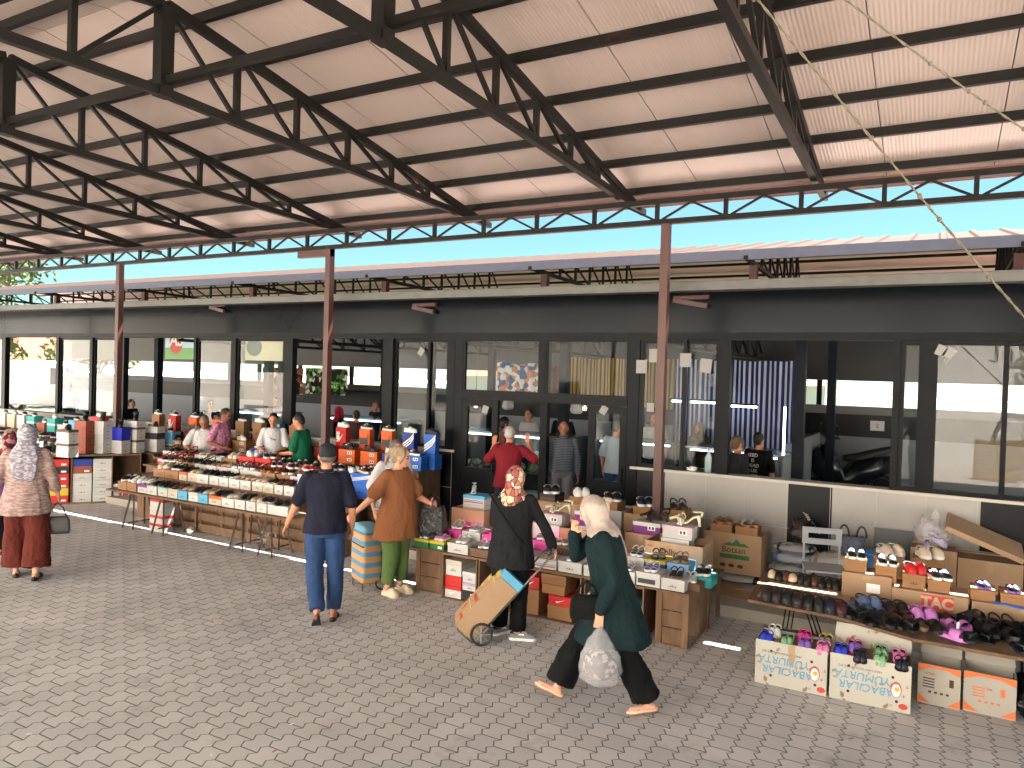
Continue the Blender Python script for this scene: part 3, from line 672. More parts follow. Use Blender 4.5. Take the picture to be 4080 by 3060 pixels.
for i, (a, b) in enumerate(zip(B1X[:-1], B1X[1:])):
    sbox((a+b)/2, 6.985+random.uniform(-.01, .01), .5605, (b-a)-.015, .3, .125, *B1C[i], f'{ORD[i]} from left in the trestle table front row', GB, 'logo')
sbox(-7.385, 6.985, .5605, .37, .2, .125, 'white', None, 'lying long side out at right end of trestle table front row', GB)
B1S = [('sneaker', 'navy', 'white'), ('sneaker', 'white', 'white'), ('sneaker', 'white', 'grey'), ('loafer', 'black', 'black'), ('loafer', 'black', 'darkbrown'), ('loafer', 'brown', 'black'), ('flat_shoe', 'cream', 'tan'), ('loafer', 'navy', 'black'), ('flat_shoe', 'cream', 'beige'), ('loafer', 'black', 'navy'), ('flat_shoe', 'white', 'cream'), ('loafer', 'black', 'black'), ('flat_shoe', 'cream', 'cream'), ('loafer', 'navy', 'cream')]
for i, (a, b) in enumerate(zip(B1X[:-1], B1X[1:])):
    pair(B1S[i], ((a+b)/2, 6.985+.155, .687), f'on the {ORD[i]} box of trestle table front row', GS, .35)
pair(('loafer', 'black', 'darkbrown'), (-7.4, 7.09, .687), 'on the long white box ending the front row', GS, .6)
B2X = [-10.75, -10.45, -10.12, -9.92, -9.7, -9.42, -9.2, -8.98, -8.74, -8.51, -8.28, -8.05, -7.87, -7.66]
B2C = [('kraft', None), ('kraft', None), ('cream', 'orange'), ('cream', None), ('white', None), ('white', None), ('white', None), ('white', None), ('white', None), ('cream', 'white'), ('cream', 'white'), ('white', None), ('white', None)]
for i, (a, b) in enumerate(zip(B2X[:-1], B2X[1:])):
    sbox((a+b)/2, 7.54+random.uniform(-.01, .01), .7005, (b-a)-.015, .3, .135, *B2C[i], f'{ORD[i]} from left in the trestle table second row', GB, 'logo')
for k in range(3): sbox(-7.44, 7.55, .7005+k*.1055 if k else .7005, .36, .3, .105, 'white', None, f'{["bottom", "middle", "top"][k]} of the white stack ending the second row', GB, 'sticker')
B2S = [('sneaker', 'cream', 'white'), ('sneaker', 'black', 'white'), ('loafer', 'black', 'navy'), ('flat_shoe', 'cream', 'beige'), ('loafer', 'navy', 'black'), ('loafer', 'black', 'black'), ('flat_shoe', 'navy', 'white'), ('flat_shoe', 'beige', 'tan'), ('flat_shoe', 'cream', 'tan'), ('flat_shoe', 'beige', 'cream'), ('flat_shoe', 'darkbrown', 'cream', 'white'), ('loafer', 'brown', 'darkbrown'), ('loafer', 'maroon', 'black')]
for i, (a, b) in enumerate(zip(B2X[:-1], B2X[1:])):
    pair(B2S[i], ((a+b)/2, 7.54+.15, .837), f'on the {ORD[i]} box of trestle table second row', GS, .35)
pair(('loafer', 'darkbrown', 'darkbrown'), (-7.44, 7.7, 1.0185), 'on the white stack ending the second row', GS, .5)
B3X = [-11.15, -10.85, -10.55, -10.2, -9.93, -9.69, -9.43, -9.18, -8.95, -8.69, -8.4, -8.12, -7.85, -7.58]
B3C = [('red', 'white'), ('white', None), ('kraft', None), ('white', None), ('white', None), ('white', 'palepink'), ('white', None), ('white', None), ('white', None), ('kraft', None), ('kraft', None), ('lilac', 'white'), ('white', None)]
for i, (a, b) in enumerate(zip(B3X[:-1], B3X[1:])):
    sbox((a+b)/2, 7.895+random.uniform(-.01, .01), .8005, (b-a)-.012, .28, .115, *B3C[i], f'{ORD[i]} from left in the trestle table third row', GB, 'logo' if i % 2 else None)
B3S = [('sandal', 'black', 'black', 'tan'), ('sandal', 'black', 'tan'), ('loafer', 'black', 'black'), ('sandal', 'black', 'darkbrown', 'brown'), ('flat_shoe', 'khaki', 'tan'), ('flat_shoe', 'cream', 'tan'), ('sandal', 'black', 'white', 'white'), ('sandal', 'black', 'white', 'grey'), ('sandal', 'darkbrown', 'tan', 'tan'), ('sandal', 'tan', 'tan', 'brown'), ('sandal', 'navy', 'white', 'brown'), ('sandal', 'white', 'maroon', 'tan'), ('sandal', 'white', 'white', 'tan')]
for i, (a, b) in enumerate(zip(B3X[:-1], B3X[1:])):
    pair(B3S[i], ((a+b)/2, 7.895+.14, .9165), f'on the {ORD[i]} box of trestle table third row', GS, .4)
# top row: red boxes with white and dark trainers
B4 = [(-11.3, .34, 'red', 'white'), (-10.92, .34, 'white', 'red'), (-10.5, .3, 'white', None), (-10.15, .3, 'white', None), (-9.8, .3, 'kraft', None), (-9.42, .34, 'red', None), (-9.05, .34, 'red', None), (-8.68, .32, 'red', None), (-8.34, .32, 'red', None), (-8.0, .32, 'red', None), (-7.64, .34, 'blue', None), (-7.3, .3, 'blue', None)]
for i, (x, w, c, l) in enumerate(B4):
    hh = .19 if 5 <= i <= 6 else .13
    sbox(x, 8.23, .8705, w, .3, hh, c, l, f'{ORD[i]} from left in the trestle table top row', GB, 'swoosh' if c == 'red' and l is None else ('stripes' if c == 'blue' else None))
B4S = [('sandal', 'black', 'darkbrown', 'brown'), ('sandal', 'khaki', 'black', 'tan'), ('flat_shoe', 'cream', 'tan'), ('flat_shoe', 'black', 'white'), ('low_shoe', 'beige', 'white'), ('sneaker', 'white', 'white'), ('sneaker', 'black', 'white', 'white'), ('sneaker', 'navy', 'white', 'white'), ('sneaker', 'maroon', 'white', 'white'), ('sneaker', 'black', 'cream', 'white'), ('low_shoe', 'black', 'cream', 'white'), ('low_shoe', 'white', 'white', 'black')]
for i, (x, w, c, l) in enumerate(B4):
    hh = .19 if 5 <= i <= 6 else .13
    pair(B4S[i], (x, 8.37, .872+hh), f'on the {ORD[i]} box of trestle table top row', GS, .9 if i > 4 else .4)
# red boxes with trainers standing in front of the top row, right half
for i, (x, c) in enumerate(((-8.55, 'navy'), (-8.22, 'maroon'), (-7.9, 'red'))):
    pair(('low_shoe', c, 'white', 'white'), (x+.02, 8.035, .9165+.09), f'{ORD[i]} from left between third and top rows', GS, 1.0, scale=.9)
# blue three-striped boxes and white ones on the crates at the right end
GBL = 'blue boxes at the right end of the trestle table'
def pb(px, py, Y): return gy(px, py, Y)
ec = [crate(-6.95, 7.42, .5, .36, .56, 'upright wooden crate under white boxes at trestle table right end'), crate(-6.75, 7.95, .5, .36, .72, 'taller wooden crate under blue boxes, right of trestle table')]
sbox(-6.98, 7.45, .5605, .34, .3, .11, 'white', 'cream', 'lower of two under black shoes at crate by trestle table', GBL, 'logo')
sbox(-6.93, 7.47, .6705, .34, .28, .11, 'white', 'cream', 'upper of two under black shoes at crate by trestle table', GBL, 'logo')
pair(('sneaker', 'black', 'black'), (-6.98, 7.61, .782), 'on the white boxes at crate by trestle table', GS, 1.1)
sbox(-6.86, 7.98, .7205, .44, .32, .2, 'blue', None, 'large one right of trestle table under striped box', GBL, 'logo', side_mark='stripes')
sbox(-6.84, 8.0, .9205, .38, .3, .13, 'blue', None, 'with slanting white stripes under maroon trainers', GBL, 'stripes', side_mark='sticker')
pair(('sneaker', 'maroon', 'cream', 'white'), (-6.86, 8.13, 1.052), 'on the striped blue box right of trestle table', GS, 1.1)
st2 = crate(-7.0, 8.52, .75, .36, .86, 'wooden crate behind the trestle table right end under striped blue boxes', z=0)
sbox(-7.25, 8.54, .8605, .34, .3, .12, 'blue', None, 'holding white trainers behind the navy capped man', GBL, 'stripes')
sbox(-6.85, 8.54, .8605, .4, .3, .12, 'blue', None, 'holding white and black trainers, behind blonde woman', GBL, 'stripes')
pair(('low_shoe', 'cream', 'white', 'navy'), (-7.25, 8.7, .982), 'on blue box behind the capped man', GS, 1.1)
pair(('sneaker', 'white', 'white', 'black'), (-6.85, 8.7, .982), 'on blue box behind the blonde woman', GS, 1.1)
# white paper and bag on the ground
def crumple(name, loc, r, mt, label, cat, seed, sq=.7, group=None):
    m = MB(); m.ell((0, 0, r*sq), r, r*.85, r*sq, 18, 12)
    for i, v in enumerate(m.v):
        q = v.copy(); q.z -= r*sq; k = 1+.55*noise.noise(q*(2.2/r)+Vector((seed, 0, 0)))+.3*noise.noise(q*(5/r)+Vector((0, seed, 0))); m.v[i] = Vector((v.x*k, v.y*k, max(0, v.z*k)))
    o = m.build(name, mt); o.location = loc; return tag(o, label, cat, group)
def bag_mat(name, colr, alpha):
    m = bpy.data.materials.new(name); m.use_nodes = True; n, l, b = nodes_of(m)
    b.inputs['Base Color'].default_value = (*colr, 1); b.inputs['Roughness'].default_value = .25; b.inputs['Alpha'].default_value = alpha
    tc = n.new('ShaderNodeTexCoord'); nz = n.new('ShaderNodeTexNoise'); nz.inputs['Scale'].default_value = 14; nz.inputs['Detail'].default_value = 4; nz.inputs['Distortion'].default_value = 1.5
    bp = n.new('ShaderNodeBump'); bp.inputs['Strength'].default_value = .8; bp.inputs['Distance'].default_value = .02
    l.new(tc.outputs['Object'], nz.inputs[0]); l.new(nz.outputs['Fac'], bp.inputs['Height']); l.new(bp.outputs[0], b.inputs['Normal']); return m
clearbag = bag_mat('clear_plastic', (.75, .75, .78), .38); whitebag = bag_mat('white_plastic', (.5, .5, .52), .8); blackbag = bag_mat('black_plastic', (.015, .015, .017), .92)
p = gz(412, 1153, 0); crumple('crumpled_paper', p, .06, inkw, 'crumpled white paper lying on pavers before the trestle table', 'litter', 1.3)
p = gz(575, 1175, 0); crumple('plastic_bag', p, .13, clearbag, 'crumpled clear plastic bag on ground under the trestle table', 'bag', 2.7)
for k, (bx, c) in enumerate((('white', 'red'), ('white', 'red'), ('white', None), ('white', 'red'))): sbox(-9.95, 7.05, .002+k*.1205, .3, .2, .12, bx, c, f'{["bottom", "second lowest", "third lowest", "top"][k]} of the stack between the trestle legs', GB)
# ================================================================== STALL E: back shelf along the glazing
bs = empty('back_shelf', (-10.2, 9.0, .12), 0, 'long low wooden back shelf against the glazing behind the sellers', 'shelf')
m = MB(); m.box(-14.3, -8.95, 9.05, 9.62, .93, .955); local(m, bs).build('shelf_board', wood, bs)
m = MB()
for x in (-14.2, -12.8, -11.4, -10, -9.02): m.box(x-.02, x+.02, 9.1, 9.58, .121, .93)
local(m, bs).build('upright', wood, bs)
m = MB(); m.box(-14.25, -9.0, 9.56, 9.58, .13, .92); local(m, bs).build('back_board', wood, bs)
GE = 'shoe boxes on the back shelf'; GES = 'shoes on the back shelf'
# (x, lower colour, count, upright colour, shoe low, shoe high)
BE = [(-13.9, 'white', 2, None, ('sneaker', 'black', 'white'), None), (-13.45, 'skyblue', 2, 'kraft', ('sneaker', 'black', 'white'), ('sneaker', 'navy', 'white')), (-12.95, 'red', 2, 'red', ('sneaker', 'black', 'white', 'white'), ('sneaker', 'black', 'white')), (-12.35, 'kraft', 1, 'orange', ('low_shoe', 'black', 'black'), ('sneaker', 'navy', 'white')),
      (-11.7, 'orange', 3, 'orange', ('low_shoe', 'black', 'black'), ('low_shoe', 'black', 'black')), (-11.05, 'kraft', 2, 'kraft', ('sneaker', 'black', 'white'), ('flat_shoe', 'white', 'white')), (-10.6, 'kraft', 2, 'kraft', ('sneaker', 'white', 'white'), ('sneaker', 'white', 'white')), (-10.15, 'darkblue', 1, 'skyblue', ('low_shoe', 'black', 'white'), None), (-9.7, 'kraft', 2, 'kraft', ('sneaker', 'white', 'white'), ('flat_shoe', 'navy', 'white')), (-9.2, 'darkgrey', 2, None, ('low_shoe', 'black', 'black'), None)]
GR = 'tall shelf boxes at the glazing'
def rear(lst, where, base, Yf, upz=.31):
    for i, (x, lc, n, uc, s1, s2) in enumerate(lst):
        for k in range(n): sbox(x, Yf, base+.0005+k*.1105, .31, .22, .11, lc, None, f'{["lowest", "second", "third"][k]} in {ORD[i]} stack from left on {where}', GE, 'swoosh' if lc == 'red' else 'sticker', rz=.12)
        if s1: put_shoe(shoe_meshes(*s1), T(x-.05, Yf+.1, base+n*.1105+.002) @ rotz(1.35), f'{s1[1]} {KN[s1[0]]} displayed on {ORD[i]} low stack of {where}', 'shoe', GES)
        if uc:
            zz = base+.0005
            for k in range(2): sbox(x+.07, Yf+.27, zz+k*.1105, .31, .2, .11, lc if lc != 'red' else 'red', None, f'{["bottom", "upper"][k]} one behind {ORD[i]} stack of {where}', GE)
            u = sbox(x+.1, Yf+.3, zz+.2215, .2, .14, upz, uc, None, f'standing on end behind {ORD[i]} stack of {where}', GE, {'red': 'swoosh', 'blue': 'stripes', 'darkblue': 'stripes', 'orange': 'band'}.get(uc, 'logo'), rz=.12)
            if uc == 'orange': link('lettering', text_mesh('ATOSKA', .05, ink), u, T(.06, -.004, upz*.45) @ STAND @ rotz(math.pi/2))
            if uc == 'red': link('lettering', text_mesh('NIKE', .075, inkw, bold=.004), u, T(-.05, -.004, upz*.5) @ STAND @ rotz(math.pi/2+.0))
            if s2: put_shoe(shoe_meshes(*s2), T(x+.09, Yf+.37, zz+.2225+upz+.001) @ rotz(1.35), f'{s2[1]} {KN[s2[0]]} on top of box on end, {ORD[i]} on {where}', 'shoe', GES)
rear(BE, 'back shelf', .955, 9.1)
bs2 = empty('crate_shelf', (-7.5, 9.0, .12), 0, 'plank shelf on crates by the entrance carrying red, orange and blue boxes', 'shelf')
m = MB(); m.box(-8.8, -6.62, 8.98, 9.58, .98, 1.0); local(m, bs2).build('shelf_board', wood, bs2)
for x in (-8.7, -7.7): 
    m = MB(); m.box(x-.02, x+.02, 9.02, 9.56, .121, .98); local(m, bs2).build('upright', wood, bs2)
crate(-6.72, 9.0, .22, .56, .86, 'tall pale wooden crate under blue boxes beside the entrance', False, z=.12)
BE2 = [(-8.55, 'red', 2, 'red', ('sneaker', 'white', 'white'), ('sneaker', 'white', 'white')), (-8.05, 'orange', 2, 'orange', ('low_shoe', 'black', 'black', 'white'), ('low_shoe', 'black', 'white')), (-7.6, 'orange', 2, 'orange', ('low_shoe', 'black', 'black', 'red'), ('low_shoe', 'darkbrown', 'white')), (-7.17, 'darkblue', 2, 'darkblue', ('sneaker', 'white', 'white'), ('sneaker', 'white', 'white')), (-6.76, 'blue', 2, 'blue', ('low_shoe', 'black', 'white', 'white'), ('sneaker', 'black', 'black'))]
rear(BE2, 'crate shelf', 1.0, 9.02)
# ================================================================== STALL A: diagonal shelf on the left
RZA = .95; AO = Vector((-13.35, 7.0, 0))
sa = empty('shelf_unit', AO, RZA, 'dark wooden shelf unit packed with red and white shoe boxes at far left', 'shelf')
L = 1.75
for nm, bx in (('top_board', (0, L, 0, .5, .835, .86)), ('bottom_board', (0, L, 0, .5, .004, .03)), ('back_board', (0, L, .48, .5, .031, .834))):
    m = MB(); m.box(*bx); m.build(nm, wood, sa)
for x in (0, .66, 1.28, L-.02):
    m = MB(); m.box(x, x+.018, .0, .479, .031, .834); m.build('divider', wood, sa)
def A(u, v, z): return AO + rotz(RZA) @ Vector((u, v, z))
GA = 'shoe boxes in the left shelf unit'; GAS = 'shoes on the left shelf unit'
cols = [[('red', 'swoosh')]*1+[('blue', None)]*2+[('red', 'swoosh')]*2+[('rust', None)], [('red', 'tag'), ('yellow', None), ('red', 'tag'), ('red', 'tag'), ('black', 'tag'), ('red', 'tag')], [('white', 'logo')]*4+[('rust', 'tag'), ('darkblue', None)], [('white', 'logo')]*5+[('white', 'logo')]]
for c, lst in enumerate(cols):
    u = .17+(c//2)*.66+(c % 2)*.31
    for k, (b, mk) in enumerate(lst):
        p = A(u, .02, .031+k*.1255); sbox(p.x, p.y, p.z, .295, .3, .125, b, None, f'{ORD[k]} from bottom in {ORD[c]} column inside left shelf unit', GA, mk, rz=RZA)
for k, b in enumerate(('white', 'red', 'red', 'lightblue')):
    p = A(1.36+k*.105, .03, .031); sbox(p.x, p.y, p.z, .1, .3, .3, b, None, f'standing upright in right bay of left shelf unit, {ORD[k]} from left', GA, 'swoosh' if b == 'red' else None, rz=RZA)
stk = [((830, 710), 4, 'white', 'low_shoe', 'black'), ((1050, 660), 5, 'rust', 'boot', 'black'), ((1270, 660), 5, 'white', 'boot', 'darkbrown'), ((1500, 660), 4, 'white', 'boot', 'black'), ((1690, 650), 5, 'white', 'boot', 'black'), ((1870, 610), 4, 'white', 'low_shoe', 'maroon'), ((2070, 600), 3, 'white', 'low_shoe', 'black')]
for i, (pp, n, c, sk, sc_) in enumerate(stk):
    p = gz(*CA(*pp), .86); p.x -= .12
    if i >= 5: p = Vector((-12.55, 8.75+(i-5)*.32, .86)); 
    for k in range(n):
        cc = c
        if i == 3 and k >= 2: cc = 'royal'
        if i == 5 and k == 2: cc = 'darkgrey'
        if i == 6 and k >= 1: cc = 'skyblue'
        sbox(p.x+random.uniform(-.006, .006), p.y, p.z+.0005+k*.1155, .3, .19, .115, cc, 'brown' if cc == 'white' and i in (0, 4) and k % 2 else None, f'{ORD[k]} from bottom, {ORD[i]} stack atop left shelf unit', GA, None, rz=.12, side_mark='logo')
    lab = f'dark shoe on top of the {ORD[i]} stack atop left shelf unit'
    put_shoe(boot_mesh(sc_) if sk == 'boot' else shoe_meshes('low_shoe', sc_, 'white' if i == 6 else 'black'), T(p.x, p.y+.1, p.z+.002+n*.1155) @ rotz(.9), lab, 'shoe', GAS)
ext = empty('side_shelf', (-12.6, 8.95, .0), 0, 'short dark wooden shelf joining the left shelf unit to the glazing', 'shelf')
m = MB(); m.box(-12.85, -12.3, 8.62, 9.04, .835, .86); local(m, ext).build('top_board', wood, ext)
m = MB(); m.box(-12.83, -12.32, 8.66, 8.69, .12, .834); m.box(-12.83, -12.32, 8.97, 9.0, .12, .834); local(m, ext).build('side_panel', wood, ext)
# row of boxes and shoes further left, against the glazing
ls = empty('left_shelf', (-16, 8.8, .12), 0, 'long shelf along the far left glazing crowded with boxes', 'shelf')
m = MB(); m.box(-19.2, -14.4, 8.55, 9.5, .9, .925); local(m, ls).build('shelf_board', wood, ls)
m = MB(); m.box(-19.15, -14.45, 8.6, 8.62, .125, .899); local(m, ls).build('front_board', wood, ls)
GL = 'boxes on the far left shelf'
for i in range(12):
    x = -18.9+i*.39; c = ['white', 'cream', 'white', 'cream', 'white', 'teal', 'rust', 'teal', 'white', 'skyblue', 'white', 'red'][i]; n = [2, 2, 3, 3, 3, 3, 2, 3, 2, 3, 2, 4][i]
    for k in range(n): sbox(x, 8.95, .9255+k*.1155, .3, .2, .115, c, 'white' if c == 'teal' and k % 2 else None, f'{ORD[k]} up in {ORD[i]} stack from left on far left shelf', GL, side_mark='logo')
    put_shoe(shoe_meshes('low_shoe', ['black', 'navy', 'grey', 'white'][i % 4], 'white'), T(x, 9.04, .927+n*.1155) @ rotz(1.2), f'{["black", "navy", "grey", "white"][i % 4]} trainer on {ORD[i]} stack of the far left shelf', 'shoe', 'shoes on the far left shelf')
for i in range(10):
    pair(('low_shoe', ['grey', 'white', 'black', 'navy', 'cream'][i % 5], 'white', 'red'), (-18.8+i*.42, 8.7, .927), f'{ORD[i]} from left along front of far left shelf', 'shoes on the far left shelf', .3)
fl_ = empty('low_table', (-14.6, 7.6, 0), 0, 'low table of pale trainers behind the woman in rust trousers', 'table')
m = MB(); m.box(-17.6, -13.75, 7.35, 8.3, .8, .825); local(m, fl_).build('table_top', wood, fl_)
for x in (-17.5, -13.9):
    for y in (7.42, 8.22):
        m = MB(); m.box(x-.02, x+.02, y-.02, y+.02, .002 if y < 7.9 else .12, .799); local(m, fl_).build('leg', wood, fl_)
for r in range(2):
    for i in range(9):
        sbox(-17.3+i*.42, 7.4+r*.44, .8255, .3, .26, .12, ['white', 'cream', 'black', 'white', 'grey', 'cream', 'white', 'grey', 'black'][(i+r*3) % 9], None, f'{ORD[i]} from left in {["front", "back"][r]} row of low table', 'boxes on the low table at left', 'band')
        pair(('sneaker', ['grey', 'white', 'silver', 'cream'][(i+r) % 4], 'white', ['navy', 'red', 'black'][i % 3]), (-17.3+i*.42, 7.52+r*.44, .947), f'on {ORD[i]} box in {["front", "back"][r]} row of low table', 'shoes on the low table at left', .5)
# ================================================================== STALL C: children's sandals on crates
CT = .505
cl = [(-4.88, .4, 'short wooden crate with closed front at left end of sandal stall', False), (-4.42, .46, 'open wooden crate full of boxes, behind the shopping trolley', True), (-3.96, .44, 'open wooden crate behind the dark jacket woman', True), (-3.33, .72, 'wide open wooden crate holding brown boxes and red lidded box', True), (-2.72, .46, 'open wooden crate behind the walking woman with white boxes', True), (-2.4, .16, 'narrow open crate half hidden by teal coat', True), (-2.05, .32, 'wooden crate showing framed bottom at right end of sandal stall', False)]
for x, w, lab, op in cl: crate(x, 6.8 if x > -4.5 else 6.9, w-.01, .66 if x > -2.2 else .55, CT-.005, lab, op)
GC = 'boxes inside the stall crates'
for (x, z, w, h, b, l, mk, wh) in ((-4.52, .016, .22, .13, 'white', 'red', 'swoosh', 'low in the crate behind the trolley, left'), (-4.52, .148, .22, .11, 'red', None, 'logo', 'in the crate behind the trolley'), (-4.3, .016, .2, .11, 'black', None, 'sticker', 'at bottom right in crate behind the trolley'), (-4.3, .128, .2, .08, 'white', 'lilac', 'logo', 'in the middle of crate behind the trolley'), (-4.3, .21, .2, .12, 'white', None, 'logo', 'upper right in crate behind the trolley'), (-4.52, .26, .21, .17, 'white', 'cream', 'logo', 'upper left in crate behind the trolley'),
                                (-3.98, .016, .36, .22, 'kraft', None, None, 'behind the legs of dark jacket woman'), (-3.56, .016, .2, .26, 'kraft', None, None, 'lower left in the wide crate'), (-3.56, .278, .2, .13, 'red', None, 'swoosh', 'at top left in the wide crate'), (-3.22, .016, .28, .14, 'kraft', None, None, 'at bottom right in the wide crate'), (-3.22, .158, .26, .1, 'red', None, 'swoosh', 'in middle of the wide crate'), (-3.3, .262, .26, .1, 'kraft', None, None, 'third up in the wide crate'), (-3.3, .364, .28, .1, 'kraft', None, None, 'topmost in the wide crate'),
                                (-2.8, .016, .22, .1, 'white', 'skyblue', 'logo', 'at bottom behind the teal coat'), (-2.8, .12, .2, .1, 'white', None, 'bands', 'second up behind the teal coat'), (-2.8, .225, .24, .12, 'white', None, 'logo', 'third up behind the teal coat'), (-2.4, .016, .12, .3, 'skyblue', None, None, 'standing in narrow crate by teal coat')):
    sbox(x, 6.835, z+.0005, w, .3, h, b, l, wh, GC, mk)
pl = tag(MB().box(-5.08, -1.89, 6.8, 7.44, CT-.0048, CT+.006).build('stall_plank', wood), 'long plank laid over the crates under the sandal boxes', 'plank')
Z1 = CT+.0065
GK = 'sandal boxes on the crate stall'; GKS = 'sandals on the crate stall'
R1 = [(-4.96, .2, .1, 'green', 'yellow', None, ('low_shoe', 'navy', 'white')), (-4.75, .2, .1, 'green', 'yellow', 'tag', ('low_shoe', 'pink', 'white')), (-4.47, .27, .11, 'white', None, 'logo', ('sandal', 'white', 'white')), (-4.19, .24, .09, 'brown', None, 'logo', ('sandal', 'white', 'white', 'silver')), (-3.93, .22, .1, 'white', None, 'logo', ('sandal', 'pink', 'white')), (-3.68, .24, .11, 'white', None, 'logo', ('sandal', 'white', 'silver')), (-3.4, .26, .1, 'white', None, 'bands', ('sandal', 'black', 'tan', 'white')), (-3.12, .26, .11, 'white', None, 'logo', ('sandal', 'silver', 'white')), (-2.83, .28, .11, 'white', None, 'logo', ('sandal', 'white', 'tan')), (-2.55, .24, .11, 'white', None, 'tag', ('sandal', 'white', 'white', 'purple')), (-2.3, .24, .13, 'white', None, 'band', ('sandal', 'white', 'white', 'purple')), (-2.06, .23, .11, 'white', None, 'logo', ('sandal', 'black', 'brown', 'darkbrown'))]
for i, (x, w, h, b, l, mk, s) in enumerate(R1):
    sbox(x, 6.83, Z1, w, .25, h, b, l, f'{ORD[i]} from left in the sandal stall front row', GK, mk)
    pair(s, (x, 6.95, Z1+h+.002), f'on {ORD[i]} box of the sandal stall front row', GKS, .15, .085, scale=.72)
sbox(-1.93, 6.93, Z1, .2, .2, .07, 'brown', None, 'at right end corner of the sandal stall', GK, 'logo'); pair(('sandal', 'white', 'white'), (-1.95, 7.02, Z1+.072), 'at right end corner of the sandal stall', GKS, .15, .085, scale=.72)
tier = tag(MB().box(-4.95, -2.0, 7.09, 7.44, Z1+.0005, Z1+.09).build('stall_plank', wood), 'raised plank behind the front row of sandal boxes', 'plank')
Z2 = Z1+.0905
R2 = [(-4.72, .22, .1, 'pink', None, None, ('sandal', 'white', 'white')), (-4.48, .24, .1, 'white', None, None, ('sandal', 'lilac', 'white')), (-4.22, .22, .1, 'pink', None, None, ('sandal', 'pink', 'hotpink')), (-3.98, .22, .1, 'white', None, None, ('sandal', 'white', 'pink')), (-3.62, .2, .12, 'pink', None, None, ('slide', 'pink', 'white')), (-3.38, .24, .1, 'brown', None, None, ('slide', 'white', 'white', 'tan')), (-3.11, .25, .1, 'white', None, None, ('sandal', 'white', 'tan', 'brown')), (-2.83, .24, .1, 'white', 'pink', None, ('sandal', 'black', 'white', 'tan')), (-2.55, .22, .1, 'white', None, None, ('sandal', 'white', 'white', 'black')), (-2.33, .21, .1, 'blue', 'yellow', None, ('sandal', 'black', 'black', 'white')), (-2.1, .22, .1, 'lightblue', None, None, ('sandal', 'khaki', 'khaki'))]
for i, (x, w, h, b, l, mk, s) in enumerate(R2):
    sbox(x, 7.11, Z2, w, .25, h, b, l, f'{ORD[i]} from left in the sandal stall second row', GK, mk)
    pair(s, (x, 7.23, Z2+h+.002), f'on {ORD[i]} box of the sandal stall second row', GKS, .15, .085, scale=.75)
sbox(-1.88, 7.11, Z1, .22, .24, .1, 'teal', None, 'beside the big lettered carton at sandal stall', GK); pair(('low_shoe', 'black', 'white'), (-1.88, 7.23, Z1+.102), 'on teal box by the big lettered carton', GKS, .15, .085, scale=.85)
# big cartons behind
def on(px, Y): return gy(*px, Y).x
tb = empty('trestle_board', (-3.5, 7.5, 0), 0, 'low board on legs behind the crates carrying big cartons', 'table')
m = MB(); m.box(-5.05, -1.86, 7.46, 8.0, .47, .495); local(m, tb).build('table_top', wood, tb)
for x in (-5.0, -3.5, -1.9):
    for y in (7.5, 7.93):
        m = MB(); m.box(x-.018, x+.018, y-.018, y+.018, .002, .469); local(m, tb).build('leg', wood, tb)
ZB = .4955
c1 = carton(-4.78, 7.5, ZB, .46, .36, .37, 'brown carton with handwritten words, under silver sandals', fill=.36)
text(c1, 'FATOŞ', .045, ink, (-.02, -.003, .2), shear=.3); text(c1, 'LACİVERT', .042, ink, (0, -.003, .14), shear=.3)
sbox(-4.74, 7.56, ZB+.3605, .3, .24, .06, 'white', None, 'lower one on the handwritten carton', GK, 'bands'); sbox(-4.74, 7.56, ZB+.421, .3, .24, .11, 'white', 'skyblue', 'upper one on the handwritten carton', GK, 'bands')
put_shoe(heel_mesh('silver'), T(-4.8, 7.66, ZB+.533) @ rotz(.5) @ Matrix.Scale(.8, 4), 'silver sandal on the boxes above the handwritten carton', 'shoe', GKS)
whitecard = mat('white_corrugated', (.5, .48, .5), .8, .06)
carton(-3.73, 7.5, ZB, .33, .4, .32, 'white carton behind the dark jacket woman', mt=whitecard, fill=.2)
c2 = carton(-3.29, 7.5, ZB, .53, .42, .31, 'wide brown carton with boot print, left of the white headscarf', fill=.27)
text(c2, 'b', .09, mat('faded_brown_ink', (.1, .05, .025), .8), (.08, -.003, .12)); text(c2, '2', .09, MATS['faded_brown_ink'], (.13, -.003, .12))
bootink = mat('brown_ink', (.06, .03, .015), .8)
c3 = carton(-2.26, 7.48, ZB, .6, .44, .31, 'big brown carton lettered Polly Boot above the kids sandals', fill=.24)
text(c3, 'Polly', .095, bootink, (-.06, -.003, .215)); text(c3, 'Boot', .095, bootink, (-.06, -.003, .15))
m = MB(); pts = [(.1, .22), (.11, .17), (.21, .165), (.2, .185), (.15, .2), (.155, .27), (.115, .275), (.1, .25)]
m.tube([Vector((x, -.004, z)) for x, z in [(a_, b_-.04) for a_, b_ in pts+[pts[0]]]], .004, 4); m.build('boot_drawing', bootink, c3)
text(c3, '<<', .05, bootink, (-.25, -.003, .26))
